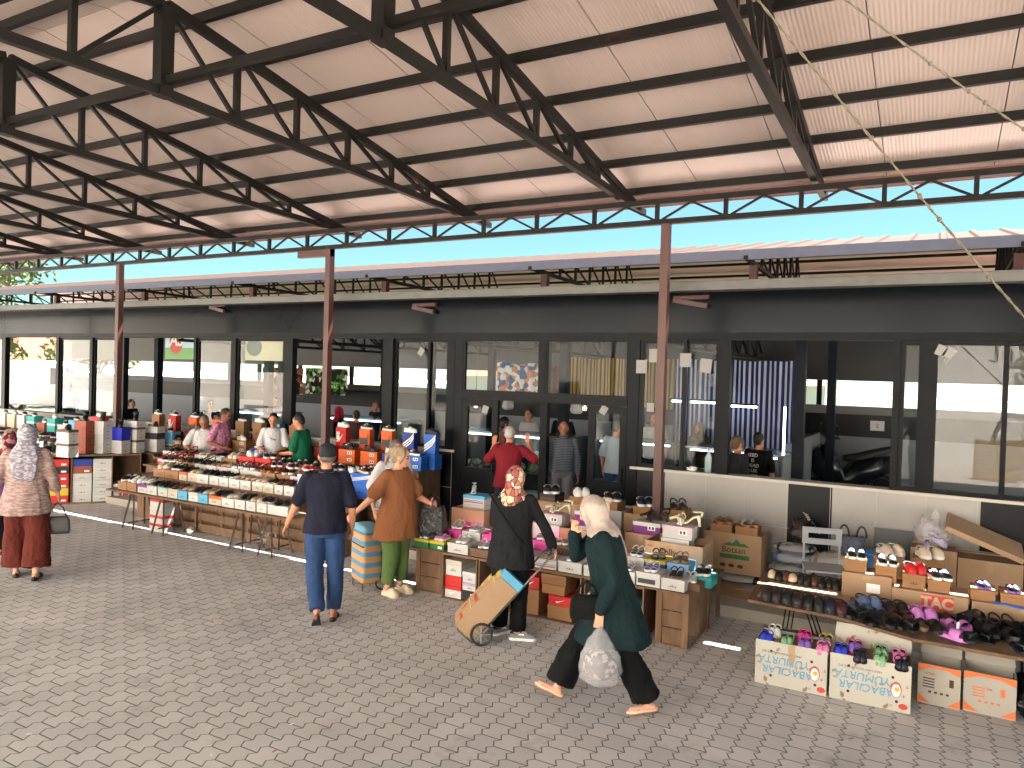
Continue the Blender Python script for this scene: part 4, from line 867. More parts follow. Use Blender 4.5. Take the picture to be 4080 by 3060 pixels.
# heeled sandals on boxes on the cartons
for i, (x, y, z, b, l, c, nm) in enumerate(((-3.73, 7.56, ZB+.2005, 'white', 'palepink', 'ivory', 'white carton'), (-3.28, 7.6, ZB+.2705, 'purple', 'white', 'beige', 'boot print carton'), (-2.72, 7.95, ZB+.2, 'purple', 'white', 'black', 'carton behind the white headscarf'), (-2.26, 7.58, ZB+.2405, 'white', 'purple', 'ivory', 'Polly Boot carton'))):
    if i == 2: carton(-2.76, 7.9, .0045, .36, .36, .76, 'brown carton mostly hidden behind the white headscarf', fill=.756); z = .0045+.7565
    hb = .1 if i != 2 else .0
    if hb: sbox(x-.02, y, z, .3, .22, .1, 'white', b, f'lower one under heeled sandals on the {nm}', GK)
    sbox(x, y+.01, z+hb+.0005, .32, .2, .13, 'white' if b == 'white' else b, l if l != 'purple' else 'palepink', f'upper one under heeled sandals, {nm}', GK, 'sticker')
    hz_ = z+hb+.132
    put_shoe(heel_mesh(c), T(x+.09, y+.1, hz_) @ rotz(-1.2), f'upright {c} heeled sandal on the {nm}', 'shoe', GKS)
    put_shoe(heel_mesh(c), T(x-.06, y+.09, hz_+.04) @ rotz(.7) @ Matrix.Rotation(1.35, 4, 'Y'), f'{c} heeled sandal lying on its side on the {nm}', 'shoe', GKS)
# row of tall cartons by the wall with clogs on small boxes
GW = 'cartons along the sidewalk'
W_ = [(-4.245, .41, .77, ('clog', 'navy', 'white'), 'brown', 'brown carton nearest the entrance, under navy clogs'), (-3.83, .43, .78, ('clog', 'white', 'white', 'grey'), 'kraft', 'brown carton under the white clogs'), (-3.405, .42, .76, ('clog', 'black', 'white'), 'kraft', 'white lettered carton under the black clogs'), (-2.99, .39, .75, ('clog', 'navy', 'white'), 'kraft', 'brown carton before the red post, under dark blue clogs'), (-2.58, .42, .76, ('sandal', 'black', 'darkbrown', 'brown'), 'kraft', 'brown carton right of the red post under dark strap sandals')]
for i, (x, w, h, s, b, lab) in enumerate(W_):
    c = carton(x, 8.46, .121, w-.02, .46, h, lab, mt=whitecard if i == 2 else None, fill=h-.03)
    if i == 2: text(c, 'Shadi Sa', .06, mat('grey_ink', (.2, .2, .2), .8), (.05, -.003, h*.78), shear=.25); text(c, 'B', .05, MATS['grey_ink'], (.05, -.003, h*.89))
    zz = .121+h-.0295
    sbox(x+.02, 8.5, zz, .22, .28, .12, b, 'kraft' if i else 'darkgrey', f'small one on the {ORD[i]} carton from the entrance', GW, rz=.0)
    pair(s, (x+.02, 8.62, zz+.122), f'on {ORD[i]} sidewalk carton from the entrance', GKS, .5, .1)
# the green mountain carton
c4 = carton(-1.98, 8.85, .25, .66, .42, .46, 'brown carton lettered Botsan with green mountains', fill=.44)
text(c4, 'Botsan', .1, mat('dark_ink', (.05, .035, .02), .8), (.02, -.0035, .27))
m = MB(); m.add([(-.12, -.003, .32), (-.03, -.003, .36), (.0, -.003, .345), (.05, -.003, .4), (.1, -.003, .35), (.14, -.003, .36), (.2, -.003, .32)], [(0, 1, 2), (0, 2, 6), (2, 3, 4), (2, 4, 6), (4, 5, 6)]); m.add([(-.14, -.003, .17), (.2, -.003, .17), (.2, -.003, .22), (-.14, -.003, .22)], [(0, 1, 2, 3)]); m.build('printed_mark', inkg, c4)
m = MB()
for i in range(3): m.loft([[Vector((-.1+i*.1+.035*math.cos(q), yy, .09+.022*math.sin(q))) for q in [k*math.pi/6 for k in range(12)]] for yy in (-.0045, -.0035)], smooth=False)
m.build('printed_mark', bootink, c4)
for i, (x, nm) in enumerate(((-2.13, 'left'), (-1.84, 'right'))):
    sbox(x, 8.93, .25+.4405, .26, .22, .1, 'kraft', None, f'small {nm} one on the green mountain carton', GW)
    pair(('slide', 'silver' if i else 'khaki', 'tan', 'brown'), (x, 9.04, .25+.5425), f'on the {nm} box of green mountain carton', GKS, .5, .105)
def shrink(p, w, d, h, n, c, label, seed):
    """plastic-wrapped bundle of slippers: a clear bag over a row of shoes"""
    o = empty('slipper_bundle', p, 0, uniq(label), 'bundle', 'plastic wrapped slipper bundles by the wall')
    m = MB()
    for i in range(n): m.ell((-w/2+w*(i+.5)/n, 0, h*.5), w/n*.52, d*.42, h*.46, 10, 7)
    m.build('slippers', cm(c), o)
    b = MB(); b.ell((0, 0, h*.52), w*.58, d*.56, h*.52, 22, 12)
    for i, v in enumerate(b.v):
        k = 1+.18*noise.noise(v*9+Vector((seed, 0, 0))); b.v[i] = Vector((v.x*k, v.y*k, max(0, v.z*k)))
    b.build('plastic_wrap', clearbag, o)
shrink((-1.98, 9.02, .121), .62, .4, .125, 6, 'black', 'black wrapped slipper bundle under the green mountain carton', .4)
pal = tag(MB().box(-2.28, -1.68, 8.87, 9.25, .2475, .2495).build('cardboard_sheet', card), 'flat cardboard sheet under the green mountain carton', 'cardboard')
shrink((-1.38, 9.15, .121), .6, .4, .14, 6, 'maroon', 'maroon wrapped slipper bundle low by the tiled wall', 1.4)
shrink((-1.36, 9.2, .262), .5, .34, .12, 5, 'grey', 'clear wrapped grey slipper bundle on the maroon one', 2.4)
shrink((-1.35, 9.2, .383), .46, .32, .13, 4, 'steelblue', 'bright blue wrapped slipper bundle, middle of its pile', 3.4)
shrink((-1.34, 9.22, .514), .42, .3, .1, 5, 'black', 'black wrapped slipper bundle near top of its pile', 4.4)
crumple('plastic_bag', (-1.27, 9.25, .615), .12, bag_mat('brown_plastic', (.03, .018, .018), .95), 'dark brown plastic bag crowning the slipper pile by the wall', 'bag', 5.5, 1.0)
shrink((-.88, 9.2, .121), .6, .42, .26, 5, 'black', 'large black wrapped slipper bundle behind the grey chair', 6.4)
shrink((-.88, 9.22, .382), .52, .36, .18, 6, 'khaki', 'khaki wrapped slipper bundle on top behind the grey chair', 7.1)
# flattened cardboard by the crate
for i, (pp, rz, lab) in enumerate((((1556, 1262), .5, 'flattened cardboard piece lying on the sidewalk beside the last crate'), ((1580, 1300), -.25, 'flattened cardboard flap on pavers right of the last crate'))):
    p = gz(*pp, .13 if i == 0 else .02); o = MB().box(-.25, .25, -.16, .16, 0, .006).build('flat_cardboard', card); o.location = (p.x, p.y, .1205 if p.y > 7.98+.3 else .0045 if i else .1205); o.rotation_euler = (0, 0, rz); tag(o, lab, 'cardboard')
# ================================================================== STALL D: slippers on the right
td = empty('folding_table', (-.3, 7, 0), 0, 'folding table with wire legs covered in flattened cardboard and slippers', 'table')
ZT = .585; yF = lambda x: 6.62-.16*min(1, max(0, (x+1.3)/1.4))
m = MB(); m.add([(-1.35, 6.72, ZT), (-.62, 6.66, ZT), (-.07, 6.42, ZT), (.62, 6.42, ZT), (1.4, 6.5, ZT), (1.4, 7.7, ZT), (-1.42, 7.75, ZT)], [(0, 1, 2, 3, 4, 5, 6)])
m.add([(v.x, v.y, ZT-.025) for v in m.v], [(6, 5, 4, 3, 2, 1, 0)]); 
for i in range(7): j = (i+1) % 7; m.f.append((i, i+7, j+7, j)); m.mi.append(0); m.sm.append(False)
local(m, td).build('table_top', wood, td)
for x in (-1.05, -.9):
    for k in range(3):
        m = MB(); m.bar((x+k*.035, 6.85, ZT-.026), (x-.09+k*.035+(x+1.05)*1.6, 7.05, .003), .009, .009); local(m, td).build('leg', steel, td)
for x in (.7, 1.3):
    m = MB(); m.bar((x, 7.3, ZT-.026), (x, 7.3, .003), .02, .02); local(m, td).build('leg', steel, td)
o = MB().box(-1.3, -.58, 6.86, 7.5, ZT+.0005, ZT+.006).build('flat_cardboard', card); tag(o, 'flattened carton spread over the left of the folding table', 'cardboard')
ZD = ZT+.0065; GD = 'slippers on the folding table'
for i in range(8):
    x = -1.22+i*.087; c = ['purple', 'maroon', 'black', 'darkbrown', 'black', 'black', 'navy', 'maroon'][i]
    put_shoe(shoe_meshes('clog', 'darkbrown' if i in (0, 1) else c, 'black'), T(x, 6.84-.012*i, ZD if i < 7 else ZD+.0) @ rotz(.25), f'dark clog, {ORD[i]} from left along the folding table front edge', 'clog', GD)
for i in range(11):
    x = -1.3+i*.064; c = ['cream', 'black', 'brown', 'cream', 'darkbrown', 'black', 'brown', 'black', 'darkbrown', 'black', 'black'][i]
    M = T(x, 7.56-.02*(i % 2), ZT+.003 if i != 3 else ZT+.003) @ rotz(.2)
    put_shoe(shoe_meshes('clog', c, 'black' if i % 3 else 'darkbrown'), M @ Matrix.Scale(.85, 4), f'dark or cream clog {ORD[i]} from left at folding table back edge', 'clog', GD)
D2 = [('slide', 'steelblue', 'steelblue', -.5, 6.95), ('clog', 'steelblue', 'navy', -.42, 7.1), ('slide', 'steelblue', 'black', -.36, 6.88), ('slide', 'black', 'black', -.5, 6.76), ('slide', 'black', 'black', -.34, 6.66), ('clog', 'black', 'black', -.22, 7.05), ('slide', 'maroon', 'tan', -.18, 6.92), ('slide', 'black', 'black', -.14, 6.7), ('clog', 'orchid', 'orchid', -.02, 7.02), ('slide', 'black', 'khaki', .02, 6.78), ('slide', 'orchid', 'orchid', .22, 6.9), ('slide', 'black', 'black', .2, 7.08), ('flipflop', 'black', 'black', .36, 6.7), ('slide', 'black', 'black', .42, 6.95), ('sandal', 'black', 'black', .54, 7.1), ('slide', 'black', 'black', .6, 6.85), ('flipflop', 'navy', 'navy', .66, 6.62), ('slide', 'black', 'black', .76, 7.0), ('slide', 'pink', 'pink', .82, 6.78), ('clog', 'black', 'black', .9, 7.1)]
DN = ['steel blue slides near the cardboard edge', 'blue clogs behind the steel blue slides', 'blue topped slides beside the blue clogs', 'black slides at the front beside maroon clogs', 'black slides lowest at front, left of centre', 'black clogs before the taped tall carton', 'brown slides before the taped carton corner', 'black slides left of the studded ones', 'orchid pink clogs before the red lettered carton', 'studded black slides below the pink clogs', 'orchid slides standing below the red lettering', 'black slides against the red lettered carton', 'black lettered flip flops at front edge', 'black slides above the lettered flip flops', 'black strap sandals against the long right carton', 'black slides beside the strap sandals', 'navy lettered flip flops at right front edge', 'black slides near the right picture side', 'pink slides peeping beside navy flip flops', 'black clogs at the far right of table']
for i, (k, c, s2, x, y) in enumerate(D2):
    pair((k, c, s2, 'khaki' if c == 'maroon' else s2), (x, y, ZT+.001), f'of {DN[i]}', GD, .25, .1, scale=.95)
o = put_shoe(shoe_meshes('slide', 'orchid', 'orchid', 'orchid'), T(.18, 6.6, ZT+.001) @ rotz(1.1), 'single orchid slide with white tag at the table edge', 'slide', GD)
m = MB().box(-.02, .02, -.002, .002, 0, .05).build('price_tag', inkw, o); m.location = (.04, -.03, .075)
for i in range(18):
    x = [.3, .42, .55, .7, .84, 1.0, .48, .62, .77, .92, 1.08, -.28, -.1, .08, .3, -.44, .36, 1.2][i]; y = [6.56, 6.82, 6.76, 6.72, 6.66, 6.7, 7.0, 6.98, 7.1, 6.94, 7.0, 6.55, 6.56, 6.6, 7.02, 6.64, 7.12, 6.8][i]
    put_shoe(shoe_meshes('slide' if i % 3 else 'flipflop', 'navy' if i % 5 == 4 else 'black', 'black', 'black'), T(x, y, ZT+.03+.001*i) @ rotz(random.uniform(-.5, .7)) @ Matrix.Rotation(random.uniform(-.12, .12), 4, 'X'), f'loose dark slipper lying over others, {ORD[i]} of the heap at right of folding table', 'slipper', GD)
# boxes at the back of the table
d1 = carton(-.46, 7.36, ZT+.001, .4, .3, .21, 'tall taped carton with white paper label on folding table', open_=False); l_ = MB().box(.0, .11, -.003, -.0007, .06, .14).build('paper_label', inkw, d1)
d2 = carton(.03, 7.3, ZT+.001, .57, .34, .145, 'long brown carton with red printed panel on folding table', open_=False)
m = MB().box(-.06, .18, -.0032, -.0008, .008, .135).build('printed_panel', inkr, d2); text(d2, 'TAC', .12, mat('card_letter', (.5, .36, .25), .8), (.06, -.0055, .07), bold=.006)
d3 = carton(.7, 7.3, ZT+.001, .72, .34, .13, 'long low brown carton at right end of the folding table', open_=False)
GDB = 'small boxes at the back of the folding table'
zD1 = ZT+.001+.2155; zD2 = ZT+.001+.1505; zD3 = ZT+.001+.1355
sbox(-.56, 7.4, zD1, .18, .24, .11, 'kraft', None, 'under black and white trainers on tall taped carton', GDB); pair(('low_shoe', 'black', 'white', 'white'), (-.56, 7.5, zD1+.112), 'above the tall taped carton', GD, .2, .1, scale=.8)
sbox(-.31, 7.42, zD2, .17, .26, .15, 'kraft', None, 'under dark trainers left of the red clogs', GDB); pair(('low_shoe', 'black', 'white'), (-.31, 7.52, zD2+.152), 'left of the red clogs', GD, .2, .1, scale=.85)
sbox(-.09, 7.36, zD2, .18, .24, .125, 'kraft', None, 'under the red clogs', GDB, 'logo'); pair(('clog', 'red', 'red', 'grey'), (-.09, 7.46, zD2+.127), 'on a box above the red lettered carton', GD, .3, .1, scale=.8)
sbox(.1, 7.36, zD2, .17, .24, .1, 'kraft', None, 'under the navy slip-ons', GDB); pair(('low_shoe', 'navy', 'white'), (.1, 7.46, zD2+.102), 'right of the red clogs', GD, .3, .1, scale=.8)
sbox(.42, 7.36, zD3, .18, .24, .09, 'kraft', None, 'under dark baby shoes, left one', GDB); pair(('sneaker', 'navy', 'purple'), (.42, 7.46, zD3+.092), 'as small baby trainers on left box', GD, .3, .08, scale=.55)
sbox(.63, 7.36, zD3, .18, .24, .09, 'kraft', None, 'under dark baby shoes, right one', GDB); pair(('sneaker', 'black', 'purple'), (.63, 7.46, zD3+.092), 'as small baby trainers on right box', GD, .3, .08, scale=.55)
sbox(.88, 7.36, zD3, .24, .24, .08, 'kraft', None, 'under the tan ankle boots', GDB, 'logo')
for i, s in enumerate((-1, 1)): put_shoe(boot_mesh('tan'), T(.88+s*.06, 7.47, zD3+.082) @ rotz(.3+.2*s) @ Matrix.Scale(.8, 4), f'{["left", "right"][i]} tan ankle boot on a box at far right', 'boot', GD)
# blue insoles
for i, (x, y, r) in enumerate(((.6, 7.33, 1.2), (.98, 7.32, 1.3))):
    o = sole_mb(.26, .042, 0, .006, 1).build('insole', cm('aqua')); o.location = (x, y-.0, zD3+.0005); o.rotation_euler = (0, 0, r); tag(o, ['bright blue insole lying on the low carton, left', 'bright blue insole lying on the low carton, right'][i], 'insole')
# cartons on the sidewalk behind
k1 = carton(.06, 8.9, .121, .42, .4, .68, 'open brown carton by the wall with bag of lilac clogs', fill=.66)
crumple('clog_bag', (.05, 9.1, .121+.662), .16, bag_mat('thin_clear_plastic', (.7, .66, .7), .22), 'clear plastic bag of lilac clogs on the open carton', 'bag', 8.3, .95)
for i, (dx, dy) in enumerate(((-.05, -.03), (.05, .0), (0, .06))): put_shoe(shoe_meshes('clog', 'lilac', 'lilac'), T(.05+dx, 9.1+dy, .121+.665+i*.05) @ rotz(i*1.4) @ Matrix.Rotation(.5, 4, 'X') @ Matrix.Scale(.7, 4), f'lilac clog in the clear plastic bag, {["lowest", "middle", "topmost"][i]}', 'clog', 'lilac clogs in the clear bag')
k2 = carton(.56, 8.95, .121, .56, .45, .62, 'brown carton under a tilted cardboard lid by the wall', fill=.6)
o = MB().box(-.36, .36, -.3, .3, 0, .05).build('carton_lid', card); o.location = (.5, 9.2, .92); o.rotation_euler = (.1, .36, 0); tag(o, 'large flat carton lying tilted over the carton by the wall', 'carton')
sbox(.02, 8.42, .121, .28, .26, .67, 'kraft', None, 'tall one behind the folding table, under cream clogs', GDB); pair(('clog', 'cream', 'white'), (.02, 8.54, .121+.672), 'cream coloured, on tall box behind folding table', GD, .4, .12)
sbox(-.33, 8.42, .121, .28, .26, .65, 'kraft', None, 'tall one behind folding table, under tan clogs', GDB); pair(('clog', 'beige', 'white'), (-.33, 8.54, .121+.652), 'on tall box beside the blue bin', GD, .6, .12)
o = MB().box(-.2, .2, -.015, .015, 0, .72).build('black_board', mat('black_board', (.012, .012, .016), .4)); o.location = (-.34, 9.58, .121); o.rotation_euler = (-.1, 0, 0); tag(o, 'thin black board leaning on the tiled wall', 'board')
bb = empty('blue_bin', (-.5, 9.2, .121), 0, 'round blue plastic bin behind the tan clogs', 'bin'); bm2 = MB(); bm2.tube([(0, 0, 0), (0, 0, .5)], [.13, .16], 20); bm2.build('body', mat('blue_plastic', (.02, .12, .32), .4), bb); bm2 = MB(); bm2.tube([(0, 0, .501), (0, 0, .53)], [.17, .17], 20); bm2.build('lid', MATS['blue_plastic'], bb)
bk = empty('woven_basket', (-.73, 9.2, .121), 0, 'patterned woven basket with two loop handles on a box by the wall', 'basket')
bm2 = MB(); bm2.tube([(0, 0, .45), (0, 0, .66)], [.11, .13], 18); bm2.build('body', mat('woven_pattern', (.12, .14, .2), .8, .9, 40), bk)
for s in (-1, 1): bm2 = MB(); bm2.tube([(s*.09+.05*math.cos(q), 0, .66+.12*math.sin(q)) for q in [i*math.pi/8 for i in range(9)]], .011, 6); bm2.build('handle', rubber, bk)
bm2 = MB(); bm2.box(-.12, .12, -.12, .12, 0, .449); tag(link('basket_box', bm2.mesh('stool_box', card), None, T(-.73, 9.2, .121)), 'plain brown box under the woven basket', 'box')
# grey plastic chair
ch = empty('plastic_chair', (-.95, 8.55, .121), .25, 'grey plastic chair with slotted backrest, facing the folding table', 'chair')
gp = mat('grey_plastic', (.3, .31, .33), .45, .05)
m = MB(); m.box(-.2, .2, -.2, .2, .4, .42); m.build('seat', gp, ch)
m = MB(); m.box(-.2, .2, .19, .21, .62, .68); m.box(-.2, .2, .19, .21, .74, .8); m.box(-.2, -.14, .19, .21, .68, .74); m.box(.14, .2, .19, .21, .68, .74); m.build('backrest', gp, ch)
for x in (-.18, .18):
    for y in (-.18, .2):
        m = MB(); m.bar((x, y, .004), (x, y*.98, .4 if y < 0 else .68), .02, .02); m.build('leg', gp, ch)
# egg cartons at the front
def egg_mat():
    m = mat('worn_white_carton', (.44, .42, .38), .8, .12, 4); n, l, b = nodes_of(m); tc = next(x for x in n if x.type == 'TEX_COORD'); hs = next(x for x in n if x.type == 'HUE_SAT')
    nz = n.new('ShaderNodeTexNoise'); nz.inputs['Scale'].default_value = 14; nz.inputs['Detail'].default_value = 6; r = n.new('ShaderNodeValToRGB'); r.color_ramp.elements[0].position = .6; r.color_ramp.elements[1].position = .66
    r.color_ramp.elements[0].color = (.44, .42, .37, 1); r.color_ramp.elements[1].color = (.24, .15, .08, 1); l.new(tc.outputs['Object'], nz.inputs[0]); l.new(nz.outputs['Fac'], r.inputs[0]); l.new(r.outputs[0], hs.inputs['Color']); return m
eggm = egg_mat(); GX = 'lettered cartons on the pavers at right'
def openbox(x0, x1, y, d, h, mt, label, rz, flap=.12, inside=None):
    w = x1-x0; m = MB(); t = .008
    m.box(-w/2, w/2, 0, t, 0, h); m.box(-w/2, -w/2+t, t, d-t, 0, h); m.box(w/2-t, w/2, t, d-t, 0, h); m.box(-w/2, w/2, d-t, d, 0, h); m.box(-w/2+t, w/2-t, t, d-t, 0, t)
    m.bar((0, d-t/2, h), (0, d+.03, h+flap), w*.98, .006, (1, 0, 0)) if False else m.add([(-w/2, d-t, h), (w/2, d-t, h), (w/2*.96, d+.04, h+flap), (-w/2*.96, d+.04, h+flap), (-w/2, d-t-.004, h), (w/2, d-t-.004, h), (w/2*.96, d+.036, h+flap), (-w/2*.96, d+.036, h+flap)], [(0, 1, 2, 3), (7, 6, 5, 4), (0, 3, 7, 4), (1, 5, 6, 2), (3, 2, 6, 7)])
    o = link('lettered_carton', m.mesh('lettered_carton', mt), None, T((x0+x1)/2, y, .005) @ rotz(rz)); tag(o, label, 'carton', GX)
    f = MB(); zz = inside if inside else .02; f.box(-w/2+t+.001, w/2-t-.001, t+.001, d-t-.001, t+.001, zz); link('contents', f.mesh('contents', cardin), o); return o
for i, (x0, x1, y, lab) in enumerate(((-1.21, -.66, 6.4, 'worn white egg carton with upside-down blue lettering, left one with torn tape'), (-.64, -.07, 6.42, 'worn white egg carton with upside-down blue lettering, right one'))):
    o = openbox(x0, x1, y, .34, .36, eggm, lab, .02, .14 if i else .0, .335)
    text(o, 'ABACILAR', .085, inkb, (-.02, -.003, .135), flip=True, shear=.15); text(o, 'YUMURTA', .085, inkb, (-.05, -.003, .215), flip=True, shear=.15)
    text(o, 'ABACI TARIM ÜRÜNLERİ LTD. ŞTİ.', .02, mat('grey_ink', (.2, .2, .2), .8), (-.07, -.003, .275), flip=True)
    m = MB(); m.loft([[Vector((.185+.038*math.cos(q), yy, .165+.06*math.sin(q))) for q in [k*math.pi/10 for k in range(20)]] for yy in (-.003, -.0005)], smooth=False); m.build('egg_emblem', inkr, o)
    m = MB(); m.loft([[Vector((.185+.031*math.cos(q), yy, .16+.05*math.sin(q))) for q in [k*math.pi/10 for k in range(20)]] for yy in (-.0045, -.0031)], smooth=False); m.build('egg_emblem', inkw, o)
    m = MB(); m.loft([[Vector((.19+.017*math.cos(q), yy, .17+.018*math.sin(q))) for q in [k*math.pi/8 for k in range(16)]] for yy in (-.006, -.0046)], smooth=False); m.build('egg_emblem', mat('yolk_print', (.6, .35, .04), .7), o)
    m = MB(); m.loft([[Vector((.235+.032*math.cos(q), yy, .045+.022*math.sin(q))) for q in [k*math.pi/10 for k in range(20)]] for yy in (-.003, -.0005)], smooth=False); m.build('red_stamp', inkr, o)
    for (x, z) in ((-.15, .28), (.16, .255), (-.15, .08), (.19, .075)): m = MB(); m.loft([[Vector((x+.011*math.cos(q), yy, z+.011*math.sin(q))) for q in [k*math.pi/6 for k in range(12)]] for yy in (-.002, -.0004)], smooth=False); m.build('vent_hole', darkin, o)
    if i == 0:
        m = MB(); m.add([(-.02, -.004, .35), (.03, -.004, .36), (.035, -.004, .26), (.0, -.004, .16), (-.015, -.004, .24)], [(0, 1, 2, 3, 4)]); m.build('torn_tape', mat('packing_tape', (.4, .27, .16)), o)
GKC = 'small clogs on the egg cartons'
KC = [('white', 'white', -1.1, 6.62, 2), ('blue', 'blue', -1.14, 6.5, 2), ('green', 'green', -.98, 6.5, 2), ('hotpink', 'hotpink', -.86, 6.62, 2), ('purple', 'purple', -.84, 6.49, 2), ('pink', 'pink', -.7, 6.48, 2), ('grey', 'yellow', -.7, 6.62, 2), ('blue', 'blue', -.57, 6.5, 3), ('purple', 'hotpink', -.48, 6.6, 3), ('navy', 'navy', -.43, 6.47, 3), ('green', 'green', -.29, 6.5, 3), ('green', 'mintx', -.29, 6.6, 3), ('pink', 'pink', -.16, 6.58, 3), ('navy', 'black', -.14, 6.47, 3)]
KD = ['white, at the back left of left egg carton', 'blue, at left corner of left egg carton', 'green, second at front of left egg carton', 'hot pink, at the back of left egg carton', 'purple, at front middle of left egg carton', 'pink, at right corner of left egg carton', 'grey with yellow rims, left egg carton back', 'blue, at left corner of right egg carton', 'purple with pink rims on right egg carton', 'navy, second at front of right egg carton', 'green, front one on right egg carton', 'green, rear one on right egg carton', 'pink, at back right of right egg carton', 'navy, at right corner of right egg carton']
for i, (c, s2, x, y, q) in enumerate(KC):
    pair(('clog', c, 'green' if s2 == 'mintx' else s2, s2 if s2 != 'mintx' else 'green'), (x, y, .342+(.02 if y > 6.55 else 0)), f'{KD[i]}', GKC, .05, .068, scale=.6, tilt=.25)
orm = mat('cream_print_carton', (.36, .33, .29), .75, .1, 5)
for i, (x0, x1, y, lab) in enumerate(((-.03, .26, 6.72, 'open cream and orange printed carton, left of the pair'), (.28, .62, 6.74, 'open cream and orange printed carton, right of the pair'))):
    o = openbox(x0, x1, y, .3, .31, orm, lab, -.05, .1)
    w = x1-x0
    m = MB(); m.add([(-w/2+.002, -.002, .31), (w/2-.002, -.002, .31), (w/2-.002, -.002, .25), (w*.2, -.002, .285), (-w*.2, -.002, .285), (-w/2+.002, -.002, .25)], [(0, 5, 4, 3, 2, 1)]); m.add([(-w/2+.002, -.002, .01), (-w/2+.002, -.002, .075), (-w*.2, -.002, .01)], [(0, 2, 1)]); m.add([(w/2-.002, -.002, .01), (w/2-.002, -.002, .075), (w*.2, -.002, .01)], [(0, 1, 2)]); m.build('printed_corner', inko, o)
    text(o, '6 Katlı', .025, inkr, (-.06, -.003, .24)) if i == 0 else text(o, 'Set', .03, inkr, (0, -.003, .2))
    m = MB()
    for k in range(4): m.box(-.11, -.03, -.003, -.001, .13+k*.022, .138+k*.022); m.box(-.07+k*.04, -.05+k*.04, -.003, -.001, .09, .105)
    m.box(.07, .1, -.003, -.001, .16, .22); m.build('printed_mark', inko if i else bootink, o)
crumple('black_bag', gz(2205, 1560, 0)+Vector((.12, .1, 0)), .2, blackbag, 'dark bag of shoes on the pavers at bottom right corner', 'bag', 3.1, .8)
# ================================================================== PEOPLE
def remesh(mb, vox, smooth, mats, name, folds=0., fscale=9., seed=0., pick=None):
    me = bpy.data.meshes.new('tmp'); me.from_pydata([tuple(v) for v in mb.v], [], mb.f); me.update()
    o = bpy.data.objects.new('tmp', me); COL.objects.link(o)
    r = o.modifiers.new('r', 'REMESH'); r.mode = 'VOXEL'; r.voxel_size = vox
    s = o.modifiers.new('s', 'SMOOTH'); s.factor = .5; s.iterations = smooth
    out = bpy.data.meshes.new_from_object(o.evaluated_get(bpy.context.evaluated_depsgraph_get()))
    bpy.data.objects.remove(o); bpy.data.meshes.remove(me); out.name = name
    out.materials.clear()
    for m in mats: out.materials.append(m)
    if folds:
        nn = [v.normal.copy() for v in out.vertices]; co = []
        for v, nv in zip(out.vertices, nn):
            c = v.co; q = Vector((c.x*fscale, c.y*fscale, c.z*fscale*.45+seed))
            k = noise.noise(q)+.55*noise.noise(q*2.3)+.3*noise.noise(q*4.7); w = c + nv*(folds*k); co += [w.x, w.y, w.z]
        out.vertices.foreach_set('co', co)
    if pick:
        for p in out.polygons: p.material_index = pick(p.center)
    out.polygons.foreach_set('use_smooth', [True]*len(out.polygons)); out.update(); return out
def cap(mb, a, b, r0, r1, n=12):
    a, b = Vector(a), Vector(b); d = (b-a); L = d.length
    if L < 1e-5: return
    d /= L; rf = d.orthogonal().normalized(); sd = d.cross(rf); rings = []
    for k in range(4): t = math.pi/2*(1-k/3); rings.append((a-d*r0*math.sin(t), max(r0*math.cos(t), .001)))
    rings.append((a+d*L/2, (r0+r1)/2))
    for k in range(4): t = math.pi/2*k/3; rings.append((b+d*r1*math.sin(t), max(r1*math.cos(t), .001)))
    mb.loft([[c+(rf*math.cos(2*math.pi*i/n)+sd*math.sin(2*math.pi*i/n))*r for i in range(n)] for c, r in rings])
def oval(c, rx, ry, n=20): return [Vector((c[0]+rx*math.cos(2*math.pi*i/n), c[1]+ry*math.sin(2*math.pi*i/n), c[2])) for i in range(n)]
def fabric(name, rgb, rough=.85, var=.2, scale=6, bump=.55, bs=38): return mat('cloth_'+name, hexc(*rgb), rough, var, scale, bump, bs, spec=.2)
def skin_mat(name, rgb): 
    m = mat('skin_'+name, hexc(*rgb), .55, .08, 14, .05, 90, spec=.35); b = m.node_tree.nodes['Principled BSDF']; b.inputs['Subsurface Weight'].default_value = .08; b.inputs['Subsurface Radius'].default_value = (.01, .004, .002); return m
SK = skin_mat('tan', (186, 128, 100)); SK2 = skin_mat('fair', (206, 152, 126)); SK3 = skin_mat('dark', (140, 92, 70))
eyem = mat('eye_dark', (.02, .015, .012), .3); lipm = mat('lips', (.28, .1, .08), .5); browm = mat('brow', (.03, .022, .018), .8)
